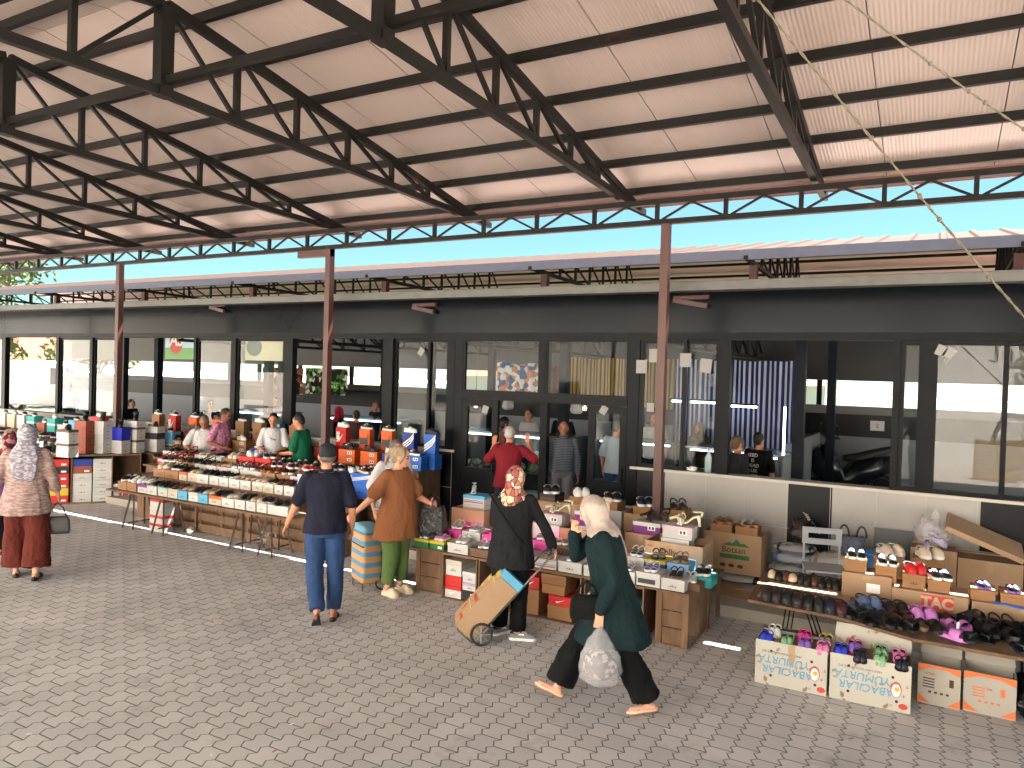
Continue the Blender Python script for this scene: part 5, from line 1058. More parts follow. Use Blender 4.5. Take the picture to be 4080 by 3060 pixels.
def patterned(name, c1, c2, c3, scale, edge=None, kind='voronoi'):
    m = mat('cloth_'+name, hexc(*c1), .8, .1, 6, .3, 40, spec=.2); n, l, b = nodes_of(m); tc = next(x for x in n if x.type == 'TEX_COORD'); hs = next(x for x in n if x.type == 'HUE_SAT')
    r = n.new('ShaderNodeValToRGB'); r.color_ramp.interpolation = 'CONSTANT'; e = r.color_ramp.elements; e[0].color = (*hexc(*c1), 1); e[1].position = .4; e[1].color = (*hexc(*c2), 1); q = e.new(.7); q.color = (*hexc(*c3), 1)
    if kind == 'voronoi':
        v = n.new('ShaderNodeTexVoronoi'); v.inputs['Scale'].default_value = scale; l.new(tc.outputs['Object'], v.inputs['Vector'])
        sp = n.new('ShaderNodeSeparateColor'); l.new(v.outputs['Color'], sp.inputs[0]); l.new(sp.outputs[0], r.inputs[0]); out = r.outputs[0]
        if edge:
            v2 = n.new('ShaderNodeTexVoronoi'); v2.feature = 'DISTANCE_TO_EDGE'; v2.inputs['Scale'].default_value = scale; l.new(tc.outputs['Object'], v2.inputs['Vector'])
            lt = n.new('ShaderNodeMath'); lt.operation = 'LESS_THAN'; lt.inputs[1].default_value = .045; l.new(v2.outputs['Distance'], lt.inputs[0])
            mx = n.new('ShaderNodeMix'); mx.data_type = 'RGBA'; mx.inputs[7].default_value = (*hexc(*edge), 1); l.new(lt.outputs[0], mx.inputs[0]); l.new(out, mx.inputs[6]); out = mx.outputs[2]
    else:
        v = n.new('ShaderNodeTexNoise'); v.inputs['Scale'].default_value = scale; v.inputs['Detail'].default_value = 5
        mp = n.new('ShaderNodeMapping'); mp.inputs['Scale'].default_value = kind if isinstance(kind, tuple) else (1, 1, 1); l.new(tc.outputs['Object'], mp.inputs[0]); l.new(mp.outputs[0], v.inputs['Vector'])
        e[1].position = .48; q.position = .56; r.color_ramp.interpolation = 'LINEAR'; l.new(v.outputs['Fac'], r.inputs[0]); out = r.outputs[0]
    l.new(out, hs.inputs['Color']); return m
def striped(name, c1, c2, freq, axis='Z'):
    m = mat('cloth_'+name, hexc(*c1), .8, .08, 6, .2, 40, spec=.2); n, l, b = nodes_of(m); tc = next(x for x in n if x.type == 'TEX_COORD'); hs = next(x for x in n if x.type == 'HUE_SAT')
    w = n.new('ShaderNodeTexWave'); w.bands_direction = axis; w.inputs['Scale'].default_value = freq; w.inputs['Distortion'].default_value = .15
    r = n.new('ShaderNodeValToRGB'); r.color_ramp.interpolation = 'CONSTANT'; e = r.color_ramp.elements; e[0].color = (*hexc(*c1), 1); e[1].position = .6; e[1].color = (*hexc(*c2), 1)
    l.new(tc.outputs['Object'], w.inputs[0]); l.new(w.outputs['Fac'], r.inputs[0]); l.new(r.outputs[0], hs.inputs['Color']); return m
def person(label, pos, face, h=1.7, skin=SK, wid=1., belly=0., lean=0., twist=0., head=(0, 0), drop=0., pose={}, top=None, bottom=None, hair=None, shoes=None, detail=True, seed=0., group=None):
    root = empty('person', pos, -math.radians(face), uniq(label), 'person', group); s = h/1.70; V = Vector
    UL = T(0, 0, .95-drop) @ rotz(math.radians(twist)) @ Matrix.Rotation(-math.radians(lean), 4, 'X') @ T(0, 0, -.95)
    HD = UL @ T(0, .01, 1.48) @ rotz(math.radians(head[0])) @ Matrix.Rotation(-math.radians(head[1]), 4, 'X') @ T(0, -.01, -1.48)
    J = {}
    for nm, sx in (('L', -1), ('R', 1)):
        J['hip'+nm] = V((sx*.088*wid, 0, .90-drop)); J['kn'+nm] = V((sx*.095, .02+drop*.9, .49-drop*.35)); J['an'+nm] = V((sx*.1, -.01, .085))
        J['sh'+nm] = UL @ V((sx*.168*(.8+.2*wid), 0, 1.395)); J['el'+nm] = UL @ V((sx*.235*(.7+.3*wid), -.03, 1.13)); J['wr'+nm] = UL @ V((sx*.25*(.7+.3*wid), .05, .88))
    for k, v in pose.items():
        if k in J: J[k] = V(v)
    S = Matrix.Scale(s, 4); b = MB()
    def ring(M, z, rx, ry, yo=0): return [M @ v for v in oval((0, yo, z), rx, ry)]
    rr = [(.84-drop, .11*wid, .09, 0, None), (.90-drop, .155*wid, .11, 0, None), (.97, .16*wid, .112+belly*.3, belly*.3, UL), (1.08, .145*wid, .1+belly*.6, belly*.5, UL), (1.2, .152*wid, .112+belly*.4, belly*.3, UL), (1.32, .165*wid, .112, .005, UL), (1.40, .14*wid, .085, 0, UL), (1.45, .07, .06, 0, UL)]
    I4 = Matrix.Identity(4)
    b.loft([ring(M or I4, z, rx, ry, yo) for z, rx, ry, yo, M in rr])
    cap(b, UL @ V((0, 0, 1.40)), HD @ V((0, .015, 1.54)), .056, .05)
    b.ell((0, .012, 1.602), .075, .093, .105, 18, 12, M=HD); b.ell((0, .045, 1.545), .053, .058, .055, 14, 9, M=HD)
    b.ell((0, .108, 1.585), .014, .018, .02, 10, 6, M=HD); b.ell((0, .1, 1.605), .009, .014, .026, 10, 6, M=HD); b.ell((0, .093, 1.51), .02, .014, .016, 8, 6, M=HD)
    for sx in (-1, 1): b.ell((sx*.077, .0, 1.59), .011, .02, .03, 8, 6, M=HD)
    aw = (.75+.25*wid)
    for nm, sx in (('L', -1), ('R', 1)):
        sh, el, wr = J['sh'+nm], J['el'+nm], J['wr'+nm]
        cap(b, sh, el, .05*aw, .039*aw); cap(b, el, wr, .041*aw, .026)
        hd = V(pose['hd'+nm]).normalized() if 'hd'+nm in pose else (wr-el).normalized()
        th = V(pose['th'+nm]) if 'th'+nm in pose else V((0, 1, 0))
        lat = (th - hd*th.dot(hd)); lat = lat.normalized() if lat.length > .01 else hd.orthogonal().normalized(); pn = hd.cross(lat)*(-sx)
        cu = pose.get('curl', .5)
        for q in (-.024, -.008, .008, .024): cap(b, wr+hd*.008+lat*q*.7, wr+hd*.085+lat*q, .014, .013, 8)
        if detail:
            for i, ln in enumerate((.07, .078, .073, .057)):
                a0 = wr+hd*.09+lat*(.028-.0187*i); d1 = (hd+pn*cu*.5+lat*(.08-.05*i)).normalized(); d2 = (hd*(1-cu*.6)+pn*cu*1.4).normalized()
                cap(b, a0, a0+d1*ln*.55, .0092, .0085, 8); cap(b, a0+d1*ln*.55, a0+d1*ln*.55+d2*ln*.5, .0085, .007, 8)
            t0 = wr+hd*.025+lat*.026; t1 = t0+(hd*.6+lat*.75+pn*.2).normalized()*.045; cap(b, t0, t1, .0125, .0105, 8); cap(b, t1, t1+(hd+lat*.25+pn*.35).normalized()*.034, .0102, .008, 8)
        else: cap(b, wr+hd*.08, wr+hd*.15+pn*.02, .028, .016, 8)
        hp, kn, an = J['hip'+nm], J['kn'+nm], J['an'+nm]
        cap(b, hp, kn, .078*wid, .05); cap(b, kn, an, .05, .034)
        ta = math.radians(pose.get('toe'+nm, sx*8)); tp = math.radians(pose.get('pitch'+nm, 0)); td = V((math.sin(ta)*math.cos(tp), math.cos(ta)*math.cos(tp), math.sin(tp)))
        dn = V((0, 0, -1)) if abs(tp) < .01 else (td.cross(V((math.cos(ta), -math.sin(ta), 0)))).normalized()
        if dn.z > 0: dn = -dn
        J['ft'+nm] = (td, dn); cap(b, an+dn*.045-td*.03, an+dn*.055+td*.14, .034, .024)
    Hi = HD.inverted()
    def pick(c):
        q = Hi @ (c*(1/s))
        if q.z > 1.5 and q.y > .05:
            if abs(abs(q.x)-.032) < .014 and abs(q.z-1.61) < .008: return 1
            if abs(abs(q.x)-.033) < .017 and abs(q.z-1.634) < .0045: return 3
            if abs(q.x) < .024 and abs(q.z-1.548) < .008 and q.y > .08: return 2
        return 0
    for i, v in enumerate(b.v): b.v[i] = v*s
    vx = .0075 if detail else .014
    link('body', remesh(b, vx, 3, [skin, eyem, lipm, browm], 'body', pick=pick), root)
    # clothes
    if top:
        m = MB(); mt = top['mat']; hem = top.get('hem', .86); g = top.get('ease', .018); fl = top.get('flare', 0)
        zs = [hem, hem+.04, .93, 1.0, 1.1, 1.2, 1.3, 1.37, 1.415, 1.445]
        def rad(z):
            t = [(.5, .19, .15), (.82, .19, .145), (.9, .178, .132), (1.0, .158, .115), (1.1, .15, .11), (1.2, .155, .118), (1.3, .168, .118), (1.37, .16, .105), (1.42, .12, .082), (1.45, .08, .066)]
            for (a, ax, ay), (c, cx_, cy_) in zip(t[:-1], t[1:]):
                if z <= c: k = (z-a)/(c-a); return ax+(cx_-ax)*k, ay+(cy_-ay)*k
            return t[-1][1:]
        rings = []
        for z in sorted(set(z for z in zs if z >= hem)):
            rx, ry = rad(z); f = fl*max(0, 1-(z-hem)/.45); bl = belly*max(0, 1-abs(z-1.05)/.32); lowM = UL if z >= .93 else None
            if lowM is None:
                k = max(0, (z-.6)/.33); dy = (UL @ V((0, 0, .93)))-V((0, 0, .93)); lowM = T(dy.x*k, dy.y*k, -drop)
            rings.append(ring(lowM, z, rx*wid+g+f, ry+g+f+bl*.6, bl*.5))
        m.loft([[v + Vector((0, math.copysign(top.get('stride', 0)*max(0, 1-(v.z-hem)/.4), v.y), 0)) for v in r] for r in rings])
        sl_, r0, r1 = top.get('sleeve', (.55, .068, .07)); r0 *= .84; r1 *= .86; sl_ *= .84 if sl_ < .7 else 1
        for nm in 'LR':
            sh, el, wr = J['sh'+nm], J['el'+nm], J['wr'+nm]; L1 = (el-sh).length; L2 = (wr-el).length; tot = (L1+L2)*sl_
            m.ell(sh+V((0, 0, -.01)), r0*aw*1.02, r0*aw, r0*aw*.95, 12, 8)
            if tot <= L1: cap(m, sh, sh+(el-sh)*(tot/L1), r0*aw, r1*aw)
            else: rm = r0+(r1-r0)*.5; cap(m, sh, el, r0*aw, rm*aw); cap(m, el, el+(wr-el)*min(1, (tot-L1)/L2), rm*aw, r1*aw)
        if top.get('collar'):
            c = MB(); c.loft([[UL @ v for v in oval((0, .008, z), r_, r_*1.0)] for z, r_ in ((1.425, .078), (1.455, .069), (1.478, .066))], cap=False)
            link('collar', (lambda q: q.mesh('collar', top.get('collarmat', mt)))(_scale(c, s)), root)
        for i, v in enumerate(m.v): m.v[i] = v*s
        link(top.get('name', 'shirt'), remesh(m, .012 if detail else .018, 4, [mt], top.get('name', 'shirt'), folds=top.get('folds', .009), seed=seed), root)
    if bottom:
        m = MB(); mt = bottom['mat']; r_h, r_k, r_a = bottom.get('r', (.105, .075, .06)); f = bottom.get('to', .95)
        m.loft([ring(UL if z > .91 else I4, z if z > .91 else z-drop, rx*wid, ry+belly*.3) for z, rx, ry in ((.82, .12, .1), (.87, .155, .115), (.92, .16, .115), (.955, .155, .11))])
        for nm in 'LR':
            hp, kn, an = J['hip'+nm], J['kn'+nm], J['an'+nm]; e = kn+(an-kn)*f
            cap(m, hp, kn, r_h*(.6+.4*wid), r_k); cap(m, kn, kn+(e-kn)*.9, r_k*.95, .045)
            d = (an-kn).normalized(); rf = V((1, 0, 0)); rf = (rf-d*rf.dot(d)).normalized(); sd = d.cross(rf)
            n = 14; m.loft([[c+(rf*math.cos(2*math.pi*i/n)+sd*math.sin(2*math.pi*i/n))*r_ for i in range(n)] for c, r_ in ((kn, r_k), (kn+(e-kn)*.6, r_k+(r_a-r_k)*.6), (e, r_a))])
        for i, v in enumerate(m.v): m.v[i] = v*s
        link(bottom.get('name', 'trousers'), remesh(m, .012 if detail else .018, 3, [mt], bottom.get('name', 'trousers'), folds=bottom.get('folds', .009), fscale=11, seed=seed+3), root)
        if bottom.get('belt'):
            c = MB(); c.loft([ring(UL, z, .166*wid, .122+belly*.32, belly*.15) for z in (.95, .985)]); link('belt', _scale(c, s).mesh('belt', rubber), root)
    if hair:
        m = MB(); k = hair[0]; mt = hair[1]; nm_ = 'hair'
        if k == 'short': m.ell((0, -.016, 1.628), .081, .094, .096, 18, 12, M=HD); m.ell((0, -.045, 1.585), .07, .06, .07, 14, 9, M=HD)
        elif k == 'balding': m.ell((0, -.03, 1.59), .081, .074, .05, 18, 10, M=HD)
        elif k == 'pony': 
            m.ell((0, -.016, 1.622), .086, .1, .104, 18, 12, M=HD); m.ell((0, -.05, 1.58), .078, .065, .085, 14, 9, M=HD)
            for q in (-1, 1): cap(m, HD @ V((q*.07, .045, 1.65)), HD @ V((q*.078, .035, 1.53)), .022, .014)
            cap(m, HD @ V((0, -.08, 1.66)), HD @ V((0, -.15, 1.56)), .04, .03); cap(m, HD @ V((0, -.15, 1.56)), HD @ V((.02, -.13, 1.45)), .03, .012)
        elif k == 'cap':
            nm_ = 'cap'; m.ell((0, -.008, 1.645), .088, .104, .086, 20, 12, M=HD); m.ell((0, -.03, 1.615), .084, .085, .05, 18, 10, M=HD)
            m.loft([[HD @ V((x, y, z)) for x, y in ((-.07, .06), (-.06, .13), (-.03, .16), (.03, .16), (.06, .13), (.07, .06))] for z in (1.655, 1.668)])
            hm = MB(); hm.ell((0, -.035, 1.582), .079, .07, .05, 16, 9, M=HD); link('hair', remesh(_scale(hm, s), .01, 2, [hair[2]], 'hair', folds=.002), root)
        elif k == 'scarf':
            nm_ = 'headscarf'; lo = hair[2]
            m.ell((0, -.014, 1.612), .094, .106, .122, 20, 14, M=HD); m.ell((0, -.02, 1.54), .088, .092, .08, 18, 10, M=HD)
            for q in (-1, 1): cap(m, HD @ V((q*.072, .055, 1.66)), HD @ V((q*.06, .07, 1.53)), .026, .026)
            cap(m, HD @ V((-.05, .07, 1.515)), HD @ V((.05, .07, 1.515)), .03, .03)
            m.loft([[UL @ v for v in oval((0, yo, z), rx, ry)] for z, rx, ry, yo in ((1.56, .07, .08, 0), (1.50, .098, .098, .005), (1.45, .135, .115, .0), (1.40, .175, .125, -.005), (1.36, .17, .13, -.01))])
            if lo:
                for q in hair[3] if len(hair) > 3 else (0,):
                    pts = [(q*.5, -.09, 1.5), (q, -.13, 1.38), (q*1.1, -.15, (1.38+lo)/2), (q*1.15, -.145, lo)]
                    m.loft([[UL @ (V(p)+V((w*math.cos(2*math.pi*i/12), .02*math.sin(2*math.pi*i/12), 0))) for i in range(12)] for p, w in zip(pts, (.07, .09, .075, .05))])
        mm = [mt]
        link(nm_, remesh(_scale(m, s), .01, 3, mm, nm_, folds=.006 if k == 'scarf' else .004, fscale=16 if k == 'scarf' else 30, seed=seed+5), root)
    if shoes:
        ms = shoe_meshes(*shoes)
        for nm, side in (('L', 'left'), ('R', 'right')):
            td, dn = J['ft'+nm]; an = J['an'+nm]; c = (an+dn*.083+td*.055)*s; xa = td.cross(-dn).normalized()
            M = Matrix(((-xa.x, -td.x, -dn.x, c.x), (-xa.y, -td.y, -dn.y, c.y), (-xa.z, -td.z, -dn.z, c.z), (0, 0, 0, 1))) @ Matrix.Scale(s, 4)
            r = link('shoe', ms[0][1], root, M)
            for n2, m2 in ms[1:]: link(n2, m2, r)
    root['joints'] = [c for k in ('wrL', 'wrR') for c in (root.matrix_basis @ (J[k]*s))] if False else []
    del root['joints']
    R = T(*pos) @ rotz(-math.radians(face)); return root, {k: R @ (v*s) for k, v in J.items() if isinstance(v, Vector)}
def _scale(m, s):
    for i, v in enumerate(m.v): m.v[i] = v*s
    return m
def foot(px, py, z=0): p = gz(px, py, z); return (p.x, p.y, z)
black = fabric('black', (10, 10, 12)); navyc = fabric('navy', (22, 24, 40)); jeans = fabric('jeans', (44, 66, 104), .9, .4, 4, .4, 90); dkjeans = fabric('dark_jeans', (34, 42, 60), .9, .3, 4); whitec = fabric('white', (186, 186, 190), .8, .05); greyt = fabric('grey_trousers', (96, 92, 100))
hairg = mat('hair_grey', (.09, .085, .08), .7, .3, 40, .6, 160); hairb = mat('hair_dark', (.005, .004, .0035), .6, .3, 40, .6, 160); hairy = mat('hair_blond', (.26, .19, .115), .6, .45, 25, .7, 140); hairw = mat('hair_white', (.34, .33, .32), .8, .2, 40, .6, 160)
# 1 woman walking away on the left
p1, j1 = person('woman seen from behind in mottled mauve jumper, wide rust trousers and long pale headscarf', foot(52, 1252), -55, 1.74, SK2, 1.0, .02, pose=dict(anL=(-.1, .16, .085), knL=(-.1, .14, .5), anR=(.12, -.1, .1), knR=(.12, .02, .5), elR=(.26, -.06, 1.13), wrR=(.3, .06, .92), elL=(-.27, -.02, 1.12), wrL=(-.3, .1, .95)),
    top=dict(mat=patterned('mauve_knit', (104, 78, 76), (138, 114, 110), (160, 140, 136), 26, kind=(.6, .6, 2.2)), hem=.74, ease=.035, flare=.045, sleeve=(.82, .075, .062), name='jumper', folds=.008), bottom=dict(mat=fabric('rust', (88, 36, 28)), r=(.12, .12, .145), to=.88, folds=.012), hair=('scarf', patterned('pale_scarf', (84, 78, 92), (124, 120, 132), (170, 166, 176), 30, kind=(.8, .8, 2)), 1.12, (-.05, .04)), shoes=('loafer', 'black', 'black'), seed=1)
# handbag in her right hand
def handbag(top, label, w=.26, h=.2, d=.1, rz=0., mt=None, drop=.16, chain=None):
    o = empty('handbag', (top.x, top.y, top.z), rz, label, 'handbag'); m = MB(); mt = mt or mat('black_leather', (.014, .014, .016), .35, .15, 30, .2, 90)
    m.loft([[Vector((x*(1-q*.25), y*(1-q*.6), z)) for x, y in ((-w/2, -d/2), (w/2, -d/2), (w/2, d/2), (-w/2, d/2))] for z, q in ((-drop-h, .1), (-drop-h*.8, 0), (-drop-h*.3, .2), (-drop, .8))], smooth=False)
    link('bag_body', bevel(m.mesh('bag_body', mt), .012, 2), o)
    m = MB(); m.tube([Vector((-w*.35, 0, -drop-.01)), Vector((-w*.22, 0, -drop*.4)), Vector((0, 0, .0)), Vector((w*.22, 0, -drop*.4)), Vector((w*.35, 0, -drop-.01))], .009, 6); m.build('strap', chain or mt, o); return o
handbag(j1['wrR']+Vector((0, 0, -.09)), 'black handbag with chain strap in hand of woman with rust trousers', .26, .2, .1, .9)
# 2 woman in purple, cut by the left edge
q = gz(22, 935, 1.56); person('woman in purple cardigan and maroon headscarf, cut by the left picture edge', (q.x, q.y, 0), -60, 1.56, SK2, 1.05, pose=dict(anL=(-.1, .12, .085)), top=dict(mat=fabric('purple', (84, 52, 100)), hem=.7, ease=.03, sleeve=(.98, .07, .055), name='cardigan'), bottom=dict(mat=black, r=(.11, .1, .1)), hair=('scarf', patterned('maroon_scarf', (70, 24, 34), (110, 50, 60), (150, 110, 110), 18), 1.3), shoes=('loafer', 'black', 'black'), seed=2)
# 3 white polo seller
def at_head(px, py, Y): return gy(px, py, Y)
h3 = at_head(425, 914, 8.62); person('grey haired man in white polo shirt looking down behind the trestle table', (h3.x, 8.8, .12), 134, 1.68, SK3, 1.15, .05, lean=14, drop=.17, head=(0, 18), pose=dict(elR=(.3, .14, .98), wrR=(.16, .34, .9), elL=(-.3, .14, .98), wrL=(-.14, .34, .9)), top=dict(mat=whitec, sleeve=(.5, .075, .08), collar=True), bottom=dict(mat=dkjeans), hair=('short', hairg), shoes=('low_shoe', 'black', 'black'), seed=3)
# 4 pink shirt seller in profile
h4 = at_head(487, 890, 8.98); person('man in patterned pink shirt standing in profile behind the white polo man', (h4.x-.05, 8.9, .12), 68, 1.62, SK3, 1.08, .06, lean=6, head=(0, 22), pose=dict(elR=(.28, -.04, 1.1), wrR=(.2, .2, 1.0), elL=(-.25, .03, 1.12)), top=dict(mat=patterned('pink_print', (176, 108, 140), (196, 138, 164), (150, 86, 120), 34), sleeve=(.5, .075, .08), collar=True), bottom=dict(mat=navyc), hair=('short', hairb), shoes=('low_shoe', 'black', 'black'), seed=4)
# 5 boy
h5 = at_head(594, 894, 8.95); r5, j5 = person('boy in white shirt with black tick mark, looking down at a shoe', (h5.x, 8.94, .12), 142, 1.60, SK, .9, 0, lean=4, head=(0, 22), pose=dict(elR=(.24, .08, 1.1), wrR=(.1, .28, 1.02), elL=(-.24, .08, 1.1), wrL=(-.08, .3, 1.02)), top=dict(mat=whitec, sleeve=(.55, .068, .08)), bottom=dict(mat=dkjeans), hair=('short', hairb), shoes=('low_shoe', 'black', 'white'), seed=5)
m = MB(); m.add([(-.07, .152, 1.2), (-.045, .153, 1.172), (.08, .15, 1.235), (-.045, .153, 1.192), (-.055, .152, 1.198)], [(0, 1, 4), (1, 3, 4), (1, 2, 3)]); m.v = [v+Vector((0, .012, -.02)) for v in m.v]; sw_ = m.build('printed_mark', ink, r5); 
# 6 green shirt man in profile
h6 = at_head(652, 902, 8.75); r6, j6 = person('dark bearded man in green football shirt with white sleeve stripes, seen in profile', (h6.x+.03, 8.78, .12), -108, 1.62, SK, 1.1, .05, lean=6, head=(0, 16), pose=dict(elL=(-.22, .1, 1.08), wrL=(-.12, .36, 1.04), elR=(.22, .14, 1.08), wrR=(.1, .36, 1.02)), top=dict(mat=fabric('green', (14, 92, 66), .8, .08), sleeve=(.5, .075, .082)), bottom=dict(mat=dkjeans), hair=('short', hairb), shoes=('low_shoe', 'black', 'white'), seed=6)
# 7 man in cap walking away
r7, j7 = person('man from behind in navy polo, blue jeans and black cap, walking', foot(697, 1338), -42, 1.73, SK, 1.08, .06, head=(10, 4), pose=dict(anR=(.1, -.03, .085), knR=(.11, .05, .49), anL=(-.05, -.26, .15), knL=(-.09, .02, .5), pitchL=-32, toeL=-4, elR=(.25, -.04, 1.13), wrR=(.26, .06, .9), elL=(-.27, .02, 1.14), wrL=(-.36, .1, .93), curl=.6), top=dict(mat=navyc, sleeve=(.56, .075, .08), collar=True, hem=.86, ease=.024), bottom=dict(mat=jeans, r=(.1, .085, .075), belt=True, folds=.009), hair=('cap', mat('cap_cloth', (.003, .0035, .006), .8, .1), hairg), shoes=('loafer', 'brown', 'darkbrown'), seed=7)
# 8 blonde woman in ochre blouse and green trousers
r8, j8 = person('blonde woman in ochre blouse, green trousers and cream clogs', foot(850, 1282), 88, 1.64, SK2, 1.2, .07, head=(24, 20), pose=dict(anL=(-.1, .02, .085), anR=(.1, -.02, .085), elR=(.33, -.1, 1.14), wrR=(.36, -.3, .96), elL=(-.3, .1, 1.1), wrL=(-.18, .36, 1.06), hdL=(.35, .8, .1), thL=(0, 0, 1), toeL=2, toeR=8), top=dict(mat=fabric('ochre', (142, 92, 60), .9, .12, 5, .6, 60), hem=.66, ease=.035, flare=.045, sleeve=(.5, .085, .1), name='blouse', folds=.012), bottom=dict(mat=fabric('green_trousers', (86, 108, 62)), r=(.125, .1, .075), to=.86, folds=.008), hair=('pony', hairy), shoes=('clog', 'cream', 'cream'), seed=8)
cup = empty('glass_cup', j8['wrL']+Vector((.07, -.03, .0)), 0, 'small dark glass in hand of the blonde woman', 'cup'); MB().tube([(0, 0, -.05), (0, 0, .05)], [.026, .032], 12).build('body', mat('dark_glass', (.1, .04, .03), .15), cup)
# 9 older man behind her
h9 = at_head(890, 955, 7.5); r9, j9 = person('older man in white shirt and spectacles, half hidden behind the blonde woman', (h9.x+.02, 7.1, 0), 112, 1.66, SK, 1.12, .08, head=(0, 14), lean=4, pose=dict(elL=(-.26, .02, 1.12), wrL=(-.24, .1, .88), elR=(.27, -.04, 1.12)), top=dict(mat=whitec, sleeve=(.55, .075, .085), collar=True), bottom=dict(mat=dkjeans), hair=('short', hairg), shoes=('sneaker', 'darkbrown', 'grey'), seed=9)
handbag(Vector((j8['hipL'].x+.3, j8['hipL'].y+.2, 1.12)), 'large black shoulder bag hanging right of the blonde woman', .3, .38, .16, .2, blackbag, .12)
# 10 woman in dark jacket with trolley
r10, j10 = person('woman from behind in dark jacket and black trousers with tile patterned headscarf', foot(1098, 1378), -12, 1.60, SK2, 1.16, .02, head=(8, 14), lean=5, pose=dict(anL=(-.12, .06, .085), anR=(.1, -.02, .085), toeL=30, toeR=75, elR=(.33, .08, 1.12), wrR=(.4, .12, .94), elL=(-.22, .14, 1.12), wrL=(-.1, .3, 1.1), curl=1.), top=dict(mat=striped('dark_rib', (16, 17, 20), (24, 26, 30), 14, 'X'), hem=.72, ease=.03, sleeve=(.97, .075, .06), name='jacket', folds=.009), bottom=dict(mat=black, r=(.12, .09, .085), to=.97, folds=.009), hair=('scarf', patterned('tile_scarf', (206, 186, 160), (150, 88, 88), (190, 122, 96), 17, edge=(60, 34, 34)), 1.33), shoes=('sneaker', 'grey', 'white'), seed=10)
m = MB(); m.tube([Vector((-.17, -.17, 1.38)), Vector((-.05, -.19, 1.22)), Vector((.1, -.2, 1.03)), Vector((.17, -.17, .96))], .012, 6); m.build('shoulder_strap', black, r10)
# 11 woman in teal coat walking left
r11, j11 = person('woman striding left in dark teal coat, wide black trousers and cream headscarf', foot(1318, 1528), -116, 1.60, SK2, 1.16, .02, lean=14, head=(-6, 14), pose=dict(anL=(-.09, -.29, .105), knL=(-.1, -.08, .5), pitchL=-6, anR=(.09, .42, .12), knR=(.09, .25, .53), pitchR=22, elL=(-.25, .02, 1.1), wrL=(-.27, .12, .86), hdL=(0, .1, -1), elR=(.2, .3, 1.16), wrR=(.08, .33, 1.37), hdR=(-.35, -.1, .95), thR=(-.4, -.9, 0), curl=.7), top=dict(mat=fabric('teal', (11, 32, 36)), hem=.55, ease=.035, flare=.03, stride=.1, sleeve=(.97, .082, .062), name='coat', folds=.009), bottom=dict(mat=black, r=(.115, .1, .125), to=.92, folds=.014), hair=('scarf', patterned('cream_scarf', (160, 148, 140), (170, 158, 150), (146, 133, 126), 5, kind=(1, 1, 1)), 1.12, (.05,)), shoes=('flat_shoe', 'beige', 'tan'), seed=11)
hb = handbag(j11['hipL']+Vector((-.14, -.2, .16)), 'black shoulder bag at the hip of the woman in teal coat', .24, .17, .1, .5, black, .1)
# white carrier bag in her left hand
def carrier(pt, label, w=.3, h=.42, rz=0., mt=None, fill=None):
    o = empty('carrier_bag', pt, rz, label, 'bag', None); m = MB()
    rs = []
    for z, rx, ry in ((-h, w*.28, .06), (-h*.93, w*.46, .1), (-h*.75, w*.52, .115), (-h*.5, w*.46, .1), (-h*.28, w*.3, .06), (-h*.12, w*.14, .03), (-.03, w*.06, .018), (0, w*.05, .014)): rs.append([Vector((rx*math.cos(q)*(1+.1*math.sin(5*q+z*20)), ry*math.sin(q)*(1+.12*math.cos(4*q)), z)) for q in [i*2*math.pi/28 for i in range(28)]])
    m.loft(rs, cap=True); m.build('bag_skin', mt or whitebag, o)
    if fill:
        f = MB(); f.ell((0, 0, -h*.68), w*.42, .085, h*.26, 16, 10); f.build('contents', fill, o)
    return o
carrier(j11['wrL']+Vector((.0, .02, -.1)), 'white translucent carrier bag full of shopping in hand of teal coat woman', .3, .44, .15, bag_mat('milky_plastic', (.6, .6, .64), .36), patterned('mixed_goods', (40, 30, 30), (150, 140, 140), (90, 44, 48), 34))
# 12 man in red polo at the door
h12 = at_head(1106, 929, 9.2); r12, j12 = person('white haired man in red polo peering through the doorway with both hands raised', (h12.x, 9.12, .12), -22, 1.62, SK, 1.12, .06, lean=6, head=(0, 10), pose=dict(elL=(-.32, .1, 1.2), wrL=(-.26, .24, 1.40), hdL=(.1, .2, 1), thL=(1, 0, 0), elR=(.38, .05, 1.24), wrR=(.26, .22, 1.46), hdR=(-.1, .2, 1), thR=(-1, 0, 0), curl=.3), top=dict(mat=fabric('red', (112, 22, 34), .8, .08), sleeve=(.55, .078, .085), collar=True, hem=.82), bottom=dict(mat=dkjeans), hair=('short', hairw), shoes=('low_shoe', 'black', 'black'), seed=12)
# 13 man in checked shirt inside the door
h13 = at_head(1218, 913, 10.35); person('bald man in grey checked shirt and grey trousers walking out of the doorway', (h13.x, 10.35, .15), 158, 1.64, SK3, 1.06, .06, head=(0, 12), pose=dict(anL=(-.09, .1, .085), anR=(.09, -.08, .09)), top=dict(mat=striped('grey_check', (92, 98, 108), (52, 56, 66), 13, 'Z'), sleeve=(.98, .07, .055), hem=.92, collar=True), bottom=dict(mat=greyt, r=(.11, .085, .08), belt=True), hair=('balding', hairg), shoes=('low_shoe', 'black', 'black'), seed=13)
